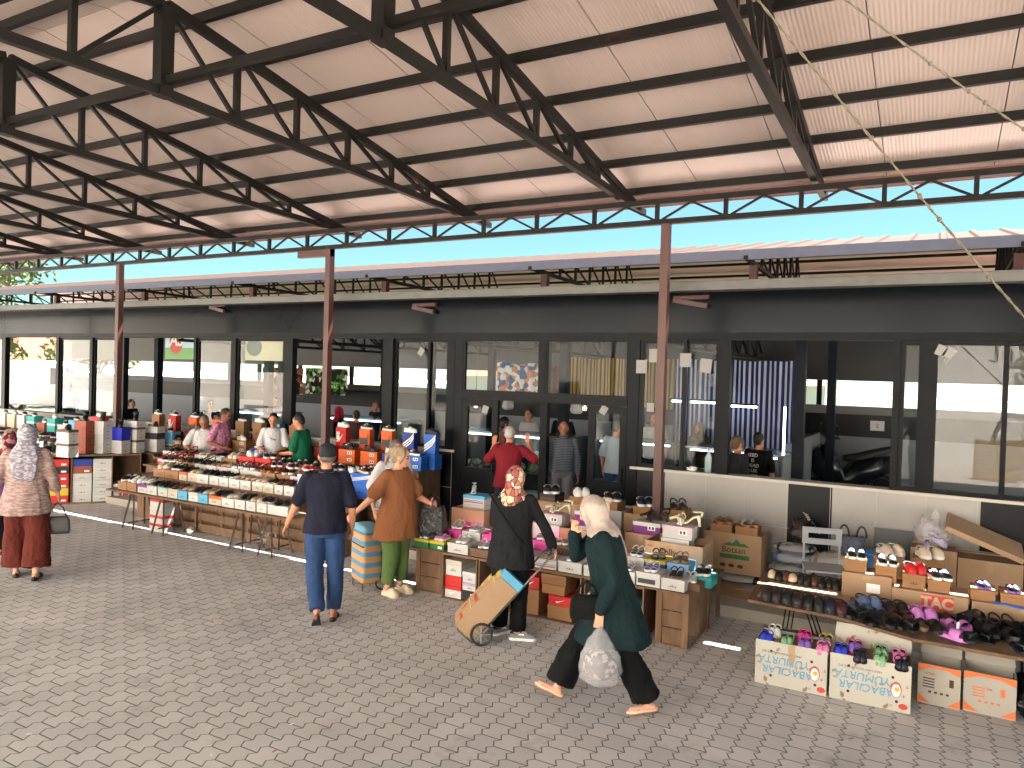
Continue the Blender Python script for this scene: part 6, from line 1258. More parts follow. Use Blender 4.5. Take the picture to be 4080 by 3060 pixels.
# ================================================================== INSIDE THE HALL
steelc = mat('stainless_counter', (.3, .32, .34), .25, .1, 3, metal=.6); clear = glass
tubem = mat('lamp_tube', (.85, .95, 1.), .3, 0, emit=.6); bulbm = mat('bulb', (1., .75, .4), .3, 0, emit=1.5)
foodm = patterned('cheese_goods', (190, 170, 110), (120, 130, 90), (210, 200, 180), 16)
def counter(x, y, w, label, h=1.0, lit=True, rz=0., goods=True):
    o = empty('display_counter', (x, y, .15), rz, uniq(label), 'counter', 'glass display counters inside the hall')
    m = MB(); m.box(-w/2, w/2, 0, .7, 0, h*.5); m.build('base', steelc, o)
    m = MB(); m.box(-w/2, w/2, 0, .7, h+.2, h+.23); m.build('top_shelf', steelc, o)
    m = MB(); m.box(-w/2, w/2, .005, .012, h*.5, h+.2); m.build('front_glass', clear, o)
    for s in (-1, 1): m = MB(); m.box(s*w/2-.02, s*w/2+.02, .02, .68, h*.5, h+.2); m.build('end_frame', steelc, o)
    if lit: m = MB(); m.tube([(-w/2+.1, .06, h+.17), (w/2-.1, .06, h+.17)], .014, 8); m.build('lamp_tube', tubem, o)
    if goods:
        for k in range(int(w/.25)):
            g_ = crumple('food_pile', (0, 0, 0), .1, foodm, '', '', k*1.7+x, .7); g_.parent = o; g_.location = (-w/2+.15+k*.25, .3, h*.5)
            for kk in ('label', 'category'): 
                if kk in g_: del g_[kk]
    return o
counter(-6.9, 12.2, 2.6, 'lit glass counter left of the doorway inside the hall')
counter(-4.6, 12.6, 1.5, 'lit glass counter behind the bald man in the doorway')
counter(-2.9, 12.3, 1.4, 'lit cheese counter behind the red post')
counter(-2.2, 11.9, .5, 'short lit counter beside the fluorescent upright', rz=-.3)
counter(-11.4, 13.2, 2.4, 'long counter inside, behind the sellers of the trestle table')
counter(-14.6, 13.0, 1.8, 'counter inside under the red oval sign', lit=True)
counter(-5.6, 10.25, .9, 'steel fronted glass counter just inside the open door', .85, False, .25, False)
def curtain(x0, x1, y, z0, z1, mt, label, cat='curtain'):
    m = MB(); n = int((x1-x0)/.04); rows = []
    for z in (z0, (z0+z1)/2, z1): rows.append([Vector((x0+(x1-x0)*i/n, y+.035*math.sin(i*.9+z*.6)+.03*noise.noise(Vector((i*.2, z, 1))), z+.04*noise.noise(Vector((i*.1, z, 5))))) for i in range(n+1)])
    m.loft(rows, cap=False, closed=False); rows2 = [[v+Vector((0, .004, 0)) for v in r] for r in rows]; m.loft(rows2, cap=False, closed=False)
    o = m.build('curtain', mt); tag(o, label, cat); return o
def curtain_mat(name, c1, c2, f): 
    m = striped(name, c1, c2, f, 'X'); b = m.node_tree.nodes['Principled BSDF']; b.inputs['Transmission Weight'].default_value = 0; return m
blue_st = curtain_mat('blue_stripe', (20, 32, 84), (150, 152, 166), 3.6); yel_st = curtain_mat('yellow_stripe', (140, 112, 60), (70, 60, 42), 4.2)
curtain(-4.2, -1.95, 13.6, 1.25, 2.85, blue_st, 'blue and white striped curtain hung inside, behind the cheese counter')
curtain(-6.55, -4.25, 13.9, 1.9, 2.85, yel_st, 'yellow striped curtain hung inside behind the doorway')
curtain(-9.6, -8.3, 16.2, 1.9, 2.75, patterned('floral', (226, 224, 222), (60, 90, 150), (200, 130, 110), 9), 'floral print cloth hung at the back windows', 'cloth')
curtain(-8.25, -6.9, 16.1, 1.9, 2.7, patterned('dark_red_print', (70, 20, 18), (100, 34, 24), (40, 16, 16), 7), 'dark red patterned cloth hung at the back windows', 'cloth')
def tube_lamp(x0, x1, y, z, label): o = empty('tube_lamp', ((x0+x1)/2, y, z), 0, uniq(label), 'lamp', 'fluorescent tubes inside the hall'); w = (x1-x0)/2; m = MB(); m.tube([(-w, 0, 0), (w, 0, 0)], .018, 8); m.build('tube', tubem, o); m = MB(); m.box(-w-.03, w+.03, -.03, .03, .02, .05); m.build('fitting', anthframe, o)
for i, (a, b, yy) in enumerate(((1437+0, 1490, 13.2), (1560, 1620, 13.2))): 
    pa, pb_ = gy(1452 if i == 0 else 1492, 866 if i == 0 else 868, 13.2), gy(1478 if i == 0 else 1546, 868 if i == 0 else 874, 13.2); tube_lamp(pa.x, pb_.x, 13.2, pa.z, ['short bright tube right of the red post', 'bright tube before the blue striped curtain'][i])
pa, pb_ = gy(1562, 876, 13.3), gy(1635, 876, 13.3); tube_lamp(pa.x, pb_.x, 13.3, pa.z, 'bright tube over the customers by the striped curtain')
pv = gy(1694, 930, 12.6); o = empty('tube_lamp', (pv.x, 12.6, pv.z), 0, 'upright bright tube lamp beside the dark hall post', 'lamp'); MB().tube([(0, 0, -.38), (0, 0, .38)], .018, 8).build('tube', tubem, o)
for i, (px, py, Y) in enumerate(((920+0, 846, 12), (1263, 882, 12.0))):
    if i == 0: px, py = 1028-0, 876
    p = gy(px, py, Y); o = empty('bulb_lamp', p, 0, ['glowing bulb seen through the left door leaf', 'glowing bulb by the right door jamb inside'][i], 'lamp'); MB().ell((0, 0, 0), .035, .035, .04).build('bulb', bulbm, o); MB().tube([(0, 0, .04), (0, 0, 1.1)], .006, 5).build('cord', rubber, o)
# hanging carrier bags, papers on the glass
for i, (px, py, Y) in enumerate(((1098, 868, 11.5), (1246, 876, 11.5))): p = gy(px, py, Y); carrier(Vector((p.x, Y, p.z+.12)), ['white carrier bag hanging in doorway, left one', 'white carrier bag hanging in doorway, right one'][i], .2, .26, 0, whitebag)
papers = [(1047, 885, .3), (1303, 886, .5), (1385, 792, 0), (1413, 768, 0), (908, 760, .6), (1524, 790, .1), (2033, 757, .4), (2051, 762, .6), (1480, 778, 0), (1404, 880, 0)]
for i, (px, py, r) in enumerate(papers):
    p = gy(px, py, D-.05); s = .075 if i in (2, 3, 5, 8) else .05
    o = MB().box(-s, s, -.001, .001, -s*1.2, s*1.2).build('paper_notice', mat('notice_paper', (.22, .22, .215), .7)); o.location = p + Vector((0, .015, 0)) ; o.rotation_euler = (0, r, 0)
    tag(o, ['small white paper tilted on the left door glass', 'small white paper tilted on the right door glass', 'white sheet on the glass left of the red post', 'larger white sheet on glass beside the red post', 'white paper tilted on glass left of the entrance', 'white sheet on the sash right of the red post', 'left of two papers on far right window', 'right of two papers on far right window', 'white sheet high beside the red post, right', 'small paper low on glass left of red post'][i], 'paper')
# banners
def banner(x0, x1, y, z0, z1, mt, label, cat='banner'):
    o = MB().box(-(x1-x0)/2, (x1-x0)/2, -.006, .006, 0, z1-z0).build('banner', mt); o.location = ((x0+x1)/2, y, z0); return tag(o, label, cat)
a, b = gy(357, 775, 12), gy(428, 728, 12)
o = banner(a.x, b.x+.1, 12, a.z, b.z+.25, mat('green_banner', (.12, .32, .08), .5, .3, 2), 'green and pale blue sign with red oval lettered AS inside hall', 'sign')
w = (b.x+.1-a.x); hh = b.z+.25-a.z
m = MB(); m.box(-w/2, w/2, -.009, -.0065, hh*.35, hh); m.build('sky_panel', mat('pale_blue_print', (.4, .6, .7), .5), o)
m = MB(); m.loft([[Vector((-w*.18+.42*hh*.75*math.cos(q), yy, hh*.58+.42*hh*math.sin(q))) for q in [k*math.pi/14 for k in range(28)]] for yy in (-.012, -.0095)], smooth=False); m.build('red_oval', inkr, o)
text(o, 'AS', hh*.55, inkw, (-w*.18, -.0145, hh*.58), shear=.1, bold=.01); text(o, 'PEYNİR', hh*.3, inkr, (w*.45, -.0125, hh*.82), bold=.006)
pst = patterned('poster_print', (14, 14, 16), (110, 60, 36), (170, 165, 150), 7)
a, b = gy(567, 848, 15.5), gy(655, 796, 15.5); o = banner(a.x, b.x, 15.5, a.z, b.z, pst, 'dark food poster on back wall, left of the two', 'poster')
a, b = gy(660, 850, 15.5), gy(698, 796, 15.5); o = banner(a.x, b.x+.9, 15.5, a.z, b.z, patterned('poster_print_b', (12, 12, 13), (60, 100, 40), (190, 185, 175), 9), 'dark food poster with green lettering behind the red post', 'poster')
text(o, 'PEYNİR', .2, mat('green_letter', (.1, .5, .08), .6), (-.4, -.01, .7)); text(o, 'MEZE', .22, MATS['green_letter'], (.2, -.01, .25))
a, b = gy(528, 778, 9.78), gy(610, 733, 9.78); o = banner(a.x, b.x, 9.80, a.z, b.z, mat('cream_banner', (.5, .44, .34), .7, .1, 3), 'cream cloth banner with sketched emblem behind the window glass')
m = MB(); m.loft([[Vector((-.25+.2*math.cos(q), yy, .25+.17*math.sin(q))) for q in [k*math.pi/12 for k in range(24)]] for yy in (-.012, -.0075)], smooth=False); m.build('emblem', mat('grey_ink', (.2, .2, .2), .8), o)
# motor scooter
def scooter():
    p0 = gy(1750, 1030, 16.2); p1_ = gy(1893, 1030, 16.2); xm = (p0.x+p1_.x)/2
    o = empty('motor_scooter', (xm+.08, 16.2, .15), .5, 'black motor scooter parked inside against the pale wall', 'scooter'); bm_ = mat('scooter_black', (.01, .01, .012), .25, .1)
    for x in (-.62, .62):
        w = MB(); w.tube([Vector((x+.22*math.cos(q), 0, .27+.22*math.sin(q))) for q in [i*math.pi/12 for i in range(25)]], .05, 8, cap=False); wo = w.build('wheel', rubber, o)
        r_ = MB(); r_.loft([[Vector((x+.15*math.cos(q), yy, .27+.15*math.sin(q))) for q in [i*math.pi/8 for i in range(16)]] for yy in (-.03, .03)], smooth=False); r_.build('rim', anthframe, wo)
    b_ = MB(); b_.loft([[Vector((x, y*w_, z+dz)) for y, dz in ((-1, 0), (1, 0), (.8, hh_), (-.8, hh_))] for x, z, w_, hh_ in ((-.6, .5, .08, .35), (-.45, .35, .16, .62), (-.25, .28, .17, .5), (-.1, .25, .16, .22), (.1, .28, .17, .4), (.4, .4, .16, .38), (.75, .55, .09, .26))]); b_.build('body', bm_, o)
    s_ = MB(); s_.loft([[Vector((x, y*w_, z+dz)) for y, dz in ((-1, 0), (1, 0), (.8, .09), (-.8, .09))] for x, z, w_ in ((-.05, .7, .1), (.2, .74, .15), (.5, .82, .14), (.78, .88, .08))]); s_.build('seat', rubber, o)
    h_ = MB(); h_.bar((-.42, 0, .9), (-.3, 0, 1.12), .06, .06); h_.bar((-.3, -.34, 1.1), (-.3, .34, 1.1), .03, .03); h_.build('handlebar', rubber, o)
    for s in (-1, 1):
        m = MB(); m.bar((-.3, s*.28, 1.1), (-.36, s*.34, 1.28), .012, .012); m.ell((-.36, s*.36, 1.3), .02, .07, .045, 10, 6); m.build('mirror', bm_, o)
    f_ = MB(); f_.bar((-.62, .05, .3), (-.45, .03, .8), .03, .03); f_.build('fork', steelc, o)
    t_ = MB(); t_.box(.8, .83, -.06, .06, .62, .68); t_.build('tail_light', mat('red_lens', (.5, .05, .02), .3), o)
scooter(); sc_ = bpy.data.objects['motor_scooter']; sc_.scale = (1.12, 1.12, 1.16)
o = MB().box(-.13, .13, -.004, .004, -.1, .1).build('wall_notice', mat('notice_white', (.6, .6, .62), .6)); o.location = gy(1895, 920, 16.985); tag(o, 'white framed notice on the dark back wall tiles', 'notice'); text(o, '2', .12, ink, (0, -.006, 0))
# people inside
def inside(px, py, Y, h, face, label, topc, hr, z=.15, legs=None, **k):
    p = gy(px, py, Y); return person(label, (p.x, Y, z), face, h, k.pop('skin', SK), 1.05, .03, top=dict(mat=topc, sleeve=(k.pop('sl', .55), .075, .075)), bottom=dict(mat=legs or dkjeans), hair=hr, shoes=('low_shoe', 'black', 'black'), detail=False, seed=px*.1, **k)
sh = ('short', hairb)
inside(1143, 893, 13.3, 1.62, 190, 'stall holder in white coat behind the lit counter left of doorway', whitec, sh, sl=.98)
inside(1217, 886, 13.7, 1.66, 180, 'stall holder in dark shirt behind counter, above the bald man', navyc, sh)
inside(1092, 918, 11.2, 1.58, 60, 'dark haired woman at the counter inside, left of the red polo man', fabric('rose', (130, 90, 90)), ('pony', hairb))
inside(1332, 905, 11.0, 1.66, 10, 'man in pale shirt with back turned, behind the right door glass', fabric('pale', (170, 176, 190)), sh, legs=jeans)
inside(1414, 892, 13.4, 1.68, 185, 'stall holder in white behind the cheese counter, left of red post', whitec, sh)
inside(1511, 908, 13.2, 1.56, 190, 'woman in brown headscarf leaning on the cheese counter', fabric('olive', (64, 54, 44)), ('scarf', fabric('brown_scarf', (84, 66, 56)), 1.3), sl=.98)
inside(1594, 946, 10.9, 1.54, 40, 'brown haired woman in charcoal dress with back turned inside the window', fabric('charcoal', (48, 46, 54)), ('pony', mat('hair_brown', (.12, .07, .04), .7, .3, 40, .5, 150)), legs=black)
r_, j_ = inside(1639, 950, 11.3, 1.58, 15, 'man in black lettered shirt with back turned beside the hall post', black, sh, legs=black)
for i, t in enumerate(('SEED', 'IS', 'DEAD', 'LUX', 'CITY')): text(r_, t, .07, inkw, (.0, -.16-.01*(i in (0, 1)), 1.27-i*.075))
inside(285, 850, 11.6, 1.5, 70, 'dark clothed man sitting inside the left glazing', navyc, sh, drop=.1)
inside(455, 885, 11.8, 1.5, 120, 'dark silhouetted customer inside behind the orange boxes', black, sh)
inside(770, 888, 11.6, 1.5, -60, 'man in dull red shirt inside, behind the red and orange boxes', fabric('dull_red', (96, 60, 64)), sh)
inside(812, 869, 14.2, 1.55, 190, 'balding stall holder behind a counter left of the entrance', navyc, ('balding', hairg))
inside(596+0, 870, 13.9, 1.55, 170, 'stall holder in pale shirt above the boy in white', fabric('pale', (170, 176, 190)), sh)
inside(733, 890, 12.2, 1.5, 40, 'woman in red headscarf inside right of the red post', black, ('scarf', fabric('red_scarf', (150, 24, 50)), 1.3), sl=.98)
inside(150, 845, 14.0, 1.6, 120, 'dim man standing in the open left end of the hall', fabric('pale', (170, 176, 190)), sh)
# bottle on the sill, white bucket, buckets inside
p = gy(1528, 1015, D-.02); b_ = empty('water_bottle', (p.x, D+.02, ZS+.016), 0, 'large clear water bottle standing on the window sill', 'bottle')
m = MB(); m.tube([(0, 0, 0), (0, 0, .02), (0, 0, .2), (0, 0, .25), (0, 0, .28)], [.04, .045, .045, .02, .016], 14); m.build('body', bag_mat('bottle_plastic', (.55, .65, .72), .45), b_); m = MB(); m.tube([(0, 0, .281), (0, 0, .3)], [.017, .017], 10); m.build('cap', mat('blue_cap', (.05, .2, .6), .4), b_)
o = crumple('cloth_rag', (gy(1494, 1008, D-.02).x, D-.0, ZS+.016), .06, inkw, 'white folded cloth lying on the window sill', 'cloth', 4.2, .5)
p = gz(1148, 1075, .12); bu = empty('white_bucket', (p.x, min(p.y, 9.5), .121), 0, 'white plastic bucket with red print by the doorway', 'bucket'); m = MB(); m.tube([(0, 0, 0), (0, 0, .3)], [.13, .15], 20, cap=True); m.build('body', mat('bucket_plastic', (.55, .56, .58), .4), bu); m = MB(); m.tube([(0, 0, .27), (0, 0, .3)], [.158, .158], 20); m.build('rim', MATS['bucket_plastic'], bu)
m = MB(); m.box(-.05, -.02, -.157, -.15, .08, .22); m.box(-.02, .03, -.157, -.15, .19, .22); m.build('printed_mark', inkr, bu)
o = MB(); o.box(-.2, .2, -.2, .2, 0, .6); 
# dry twig garland on the dark tile
m = MB(); p = gy(1740, 1110, D-.03); q = gy(1765, 1150, D-.1)
for k in range(9): c = p.lerp(q, k/8); m.tube([c+Vector((-.03, 0, .015)), c, c+Vector((.035, 0, -.012))], .006, 5)
m.tube([p, p.lerp(q, .5)+Vector((0, -.01, 0)), q], .007, 6); o = m.build('price_tag_string', mat('dry_straw', (.42, .38, .3), .8)); tag(o, 'pale frayed string of tags hanging down the dark wall tile', 'string')
# ================================================================== ROPES
ropem = mat('twisted_rope', (.13, .11, .08), .9, .4, 60, .8, 200)
def rope(a, b, r, label):
    o = empty('rope', a, 0, label, 'rope', 'ropes under the canopy'); d = b-a; L = d.length; n = int(L/.03); pts = []
    dn = d.normalized(); u = dn.orthogonal().normalized(); w = dn.cross(u)
    for st in range(2):
        m = MB(); m.tube([dn*(L*i/n)+(u*math.cos(i*.9+st*math.pi)+w*math.sin(i*.9+st*math.pi))*r*.55+Vector((0, 0, -.05*math.sin(math.pi*i/n))) for i in range(n+1)], r*.62, 6); m.build('strand', ropem, o)
    m = MB()
    for t in (.3, .42, .47, .6): m.ell(dn*(L*t)+Vector((0, 0, -.05*math.sin(math.pi*t))), r*1.9, r*1.9, r*2.3, 8, 6)
    m.build('knot', ropem, o)
def rope_between(pa, za, pb, Yb, r, label):
    a = gz(*pa, za); b = gy(*pb, Yb); rope(a, b, r, label)
rope_between((1601, -45), 4.85, (2440, 937), 6.6, .008, 'frayed pale rope slanting down to the right in front of the canopy')
rope_between((1776, -40), 4.95, (2440, 424), 7.4, .0075, 'thin pale rope crossing the top right corner under the roof')
# ================================================================== TROLLEYS
def wheel(parent, c, r, ax=(1, 0, 0)):
    w = MB(); a = Vector(ax).normalized(); u = Vector((0, 0, 1)); v = a.cross(u)
    w.tube([Vector(c)+(u*math.cos(q)+v*math.sin(q))*r for q in [i*math.pi/12 for i in range(25)]], r*.13, 8, cap=False); o = w.build('wheel', rubber, parent)
    s = MB(); s.ell(c, r*.2, r*.2, r*.2, 8, 6)
    for k in range(8): q = k*math.pi/4; s.bar(Vector(c), Vector(c)+(u*math.cos(q)+v*math.sin(q))*r*.9, .012, .008)
    s.build('spoke', mat('grey_hub', (.22, .22, .22), .5), o)
tubemt = mat('grey_tube', (.12, .12, .125), .4, .1, metal=.4)
def trolley(foot_p, top_p, label, w, bodym, kind):
    """two wheeled trolley: the frame runs from the wheels to the handle"""
    a, b = Vector(foot_p), Vector(top_p); d = (b-a); L = d.length; dn = d.normalized(); sd = dn.cross(Vector((0, 0, 1))).normalized(); nn = sd.cross(dn)
    o = empty('shopping_trolley', a, 0, label, 'trolley'); R = Matrix((sd, dn, nn)).transposed()
    P = lambda x, y, z: R @ Vector((x, y, z))
    for s in (-1, 1): m = MB(); m.tube([P(s*w/2, -.12, .02), P(s*w/2, L*.9, .02), P(s*w*.42, L, .02)], .011, 8); m.build('rail', tubemt, o)
    m = MB(); m.tube([P(-w*.42, L, .02), P(0, L+.03, .02), P(w*.42, L, .02)], .014, 8); m.build('handle', tubemt, o)
    for s in (-1, 1): wheel(o, R @ Vector((s*(w/2+.03), 0, .02)), .095 if kind == 'box' else .085, sd)
    m = MB(); m.tube([P(-w/2-.03, 0, .02), P(w/2+.03, 0, .02)], .008, 6); m.build('axle', tubemt, o)
    m = MB(); m.tube([P(-w/2, -.12, .02), P(-w/2, -.12, .2), P(w/2, -.12, .2), P(w/2, -.12, .02)], .008, 6); m.build('foot_rest', tubemt, o)
    return o, P, L
kb = (1150, 1208)
wp = gz(1040, 1382, .0); hp_ = j10['wrR']+Vector((0, 0, -.05))
to, P, L = trolley((wp.x, wp.y, .1), hp_, 'tilted two wheeled trolley with taped brown box, pulled by dark jacket woman', .3, None, 'box')
m = MB(); vs = [P(x, y, z) for z in (.035, .25) for y in (-.1, .5) for x in (-.17, .17)]
m.add(vs, [(0, 2, 3, 1), (4, 5, 7, 6), (0, 1, 5, 4), (2, 6, 7, 3), (0, 4, 6, 2), (1, 3, 7, 5)]); bx_ = m.build('carton_body', card, to)
m = MB(); vs = [P(x, y, z) for z in (.03, .256) for y in (.505, .58) for x in (-.176, .176)]; m.add(vs, [(0, 2, 3, 1), (4, 5, 7, 6), (0, 1, 5, 4), (2, 6, 7, 3), (0, 4, 6, 2), (1, 3, 7, 5)]); m.build('blue_edging', mat('blue_tape', (.1, .36, .56), .4), to)
m = MB()
for y, x0, x1 in ((.36, -.171, -.05), (.28, -.171, -.08)): m.add([P(x0, y, .2515), P(x1, y, .2515), P(x1, y+.07, .2515), P(x0, y+.07, .2515)], [(0, 1, 2, 3)])
for y in (.1, .42): m.add([P(-.171, y, .2512), P(.171, y, .2512), P(.171, y+.012, .2512), P(-.171, y+.012, .2512)], [(0, 1, 2, 3)])
m.add([P(.06, -.1, .2513), P(.075, -.1, .2513), P(.075, .5, .2513), P(.06, .5, .2513)], [(0, 1, 2, 3)])
m.add([P(-.178, .47, .2565), P(.178, .47, .2565), P(.178, .52, .2565), P(-.178, .52, .2565)], [(0, 1, 2, 3)])
m.build('yellow_tape', mat('yellow_tape', (.5, .36, .08), .5), to)
m = MB(); m.add([P(-.172, .4, z) if False else P(x, y, .2525) for x, y in ((-.171, .31), (-.1, .31), (-.1, .36), (-.171, .36))], [(0, 1, 2, 3)]); z_ = .03
m.build('pink_patch', mat('pink_tape', (.45, .16, .18), .6), to)
M_ = Matrix.Translation(P(.02, .18, .2525)) @ Matrix((P(1, 0, 0), P(0, 1, 0), P(0, 0, 1))).transposed().to_4x4()
link('lettering', text_mesh('YOZGAT', .055, inkr), to, M_); link('lettering', text_mesh('9', .13, inkr), to, M_ @ T(-.1, -.15, 0)); link('lettering', text_mesh('GOLD', .055, inkr), to, M_ @ T(.05, -.2, 0))
m = MB(); m.tube([P(-.1, .58, .1), P(-.1, .72, .16), P(-.12, .78, .1)], .006, 6); m.build('hook', tubemt, to)
st_m = striped('trolley_stripes', (190, 150, 90), (86, 140, 170), 2.6, 'Z')
def stripes3():
    n, l, b = nodes_of(st_m); r = next(x for x in n if x.type == 'VALTORGB'); e = r.color_ramp.elements; q = e.new(.3); q.color = (*hexc(196, 130, 130), 1); return st_m
stripes3()
wp2 = gz(790, 1268, 0); hp2 = j8['wrR']+Vector((0, 0, -.06))
to2 = empty('shopping_trolley', (wp2.x, wp2.y, 0), math.radians(-28), 'upright striped fabric shopping trolley held by the blonde woman', 'trolley')
rz2 = to2.rotation_euler.z
m = MB(); n_ = 40
m.loft([[Vector((.2*k*math.copysign(abs(math.cos(q))**.28, math.cos(q)), .12*k*math.copysign(abs(math.sin(q))**.28, math.sin(q)), z)) for q in [i*2*math.pi/n_+.01 for i in range(n_)]] for z, k in ((.09, .9), (.12, 1), (.35, 1.03), (.6, 1.0), (.66, .95))]); m.build('bag_body', st_m, to2)
m = MB(); m.box(-.19, .19, -.126, -.1, .5, .515); m.build('zip_band', rubber, to2)
m = MB(); m.loft([[Vector((.2*k*math.copysign(abs(math.cos(q))**.28, math.cos(q)), y+.12*k*math.copysign(abs(math.sin(q))**.28, math.sin(q)), z)) for q in [i*2*math.pi/n_+.01 for i in range(n_)]] for z, k, y in ((.661, .97, 0), (.72, .9, .0), (.73, .5, 0))]); m.build('lid_flap', mat('blue_trim', (.14, .33, .45), .7), to2)
for s in (-1, 1): m = MB(); m.tube([(s*.15, .14, .06), (s*.15, .14, .84)], .01, 8); m.build('rail', tubemt, to2); wheel(to2, (s*.19, .12, .085), .075)
m = MB(); m.tube([(-.15, .14, .84), (-.12, .14, .875), (.12, .14, .875), (.15, .14, .84)], .014, 8); m.build('handle', mat('blue_grey_grip', (.22, .3, .36), .5), to2)
m = MB(); m.tube([(-.15, -.1, .002), (-.15, -.1, .1)], .009, 6); m.tube([(.15, -.1, .002), (.15, -.1, .1)], .009, 6); m.build('foot_rest', tubemt, to2)
# litter specks on the pavers
random.seed(5)
for i in range(26):
    px, py = random.uniform(60, 1900), random.uniform(1230, 1640); p = gz(px, py, 0)
    if p.y > 6.3 or p.y < .5: continue
    o = MB().box(-.018, .018, -.007, .007, 0, .002).build('litter_scrap', inkw if i % 3 else card); o.location = (p.x, p.y, .0045); o.rotation_euler = (0, 0, random.uniform(0, 3))
    tag(o, 'tiny paper scrap or butt lying on the pavers', 'litter', 'scraps on the pavers')
# ================================================================== OUTSIDE: houses, van, trees
tile = striped('roof_tiles', (112, 54, 38), (70, 34, 24), 3.2, 'Y'); render_w = mat('white_render', (.78, .76, .72), .8, .06, 2)
def house(x, y, w, d, h, label, rz=0., rise=1.6, wallm=None, wins=5):
    o = empty('house', (x, y, 0), rz, label, 'house')
    m = MB(); m.box(-w/2, w/2, -d/2, d/2, 0, h); m.build('wall', wallm or render_w, o)
    m = MB(); e = .5; m.add([(-w/2-e, -d/2-e, h), (w/2+e, -d/2-e, h), (w/2+e, d/2+e, h), (-w/2-e, d/2+e, h), (-w/2+d/3, 0, h+rise), (w/2-d/3, 0, h+rise)], [(0, 1, 5, 4), (2, 3, 4, 5), (1, 2, 5), (3, 0, 4), (3, 2, 1, 0)]); m.build('roof', tile, o)
    for s in (-1, 1):
        for fl in range(int(h//2.8)):
            for k in range(wins):
                xx = -w/2+w*(k+.5)/wins; m = MB(); yy = s*(d/2+.03); m.box(xx-.55, xx+.55, min(yy, yy-s*.06), max(yy, yy-s*.06)-.001, 1+fl*2.9, 2.3+fl*2.9); f = m.build('window', inkw, o)
                m = MB(); y2 = s*(d/2+.034); m.box(xx-.47, xx+.47, min(y2, y2-s*.02), max(y2, y2-s*.02), 1.08+fl*2.9, 2.22+fl*2.9); m.build('pane', mat('far_window', (.03, .035, .045), .15), f)
    return o
house(-13, -11.5, 31, 6, 8.2, 'added long white house out of view behind the photographer, bouncing sunlight under the canopy')  # added out of view: sunlit wall bounces light onto stalls and hall front
house(-41, -7, 12, 9, 6.5, 'white two storey house mirrored in the left glazing', .2)
house(-52, 24, 12, 7, 2.3, 'low house with red tiled roof beyond the left end of the hall', .35, 2.6)
house(-30, 60, 12, 9, 2.2, 'far house with orange tiled roof seen through the back windows', .1, 2.4, None, 3)
house(-16, 70, 14, 9, 2.2, 'far pale house seen through the back windows', -.1, 1.2, None, 3)
def van(x, y, rz, label):
    o = empty('van', (x, y, 0), rz, label, 'van'); wm = mat('van_white', (.8, .8, .8), .3, .03); wheelm = rubber
    prof = [(-2.6, .45), (-2.65, 1.2), (-2.55, 2.2), (-2.3, 2.4), (1.0, 2.45), (1.5, 2.2), (2.05, 1.35), (2.6, 1.15), (2.7, .75), (2.65, .42)]
    m = MB(); m.loft([[Vector((px, yy, pz)) for px, pz in prof] for yy in (-.95, -.9, .9, .95)], smooth=False); link('body', bevel(m.mesh('body', wm), .05, 2), o)
    for yy in (-.985, .975): m = MB(); m.add([(1.0, yy, 1.4), (1.85, yy, 1.4), (1.4, yy, 2.1), (1.0, yy, 2.15)], [(0, 1, 2, 3)]); m.add([(1.0, yy+.01, 1.4), (1.85, yy+.01, 1.4), (1.4, yy+.01, 2.1), (1.0, yy+.01, 2.15)], [(3, 2, 1, 0)]); m.build('side_window', mat('far_window', (.03, .035, .045), .15), o)
    m = MB(); m.add([(1.54, -.8, 2.15), (1.54, .8, 2.15), (2.07, .85, 1.38), (2.07, -.85, 1.38)], [(0, 1, 2, 3)]); m.v = [v+Vector((.025, 0, .015)) for v in m.v]; m.build('windscreen', MATS['far_window'], o)
    for px in (-1.7, 1.75):
        for yy in (-.86, .86):
            m = MB(); m.loft([[Vector((px+.36*math.cos(q), yy+k, .37+.36*math.sin(q))) for q in [i*math.pi/10 for i in range(20)]] for k in (-.12, .12)], smooth=False); w_ = m.build('wheel', rubber, o)
            m = MB(); m.loft([[Vector((px+.2*math.cos(q), yy+k, .37+.2*math.sin(q))) for q in [i*math.pi/8 for i in range(16)]] for k in (-.125, .125)], smooth=False); m.build('rim', steelc, w_)
    for s in (-1, 1): m = MB(); m.ell((1.55, s*1.08, 1.5), .06, .1, .16, 10, 7); m.build('mirror', rubber, o); m = MB(); m.ell((2.6, s*.7, .95), .06, .16, .1, 10, 6); m.build('headlight', inkw, o)
    return o
van(-36, 19.5, .5, 'white panel van parked beyond the open left end of the hall')
van(-27, 1.6, -.4, 'white delivery van mirrored in the left glazing')
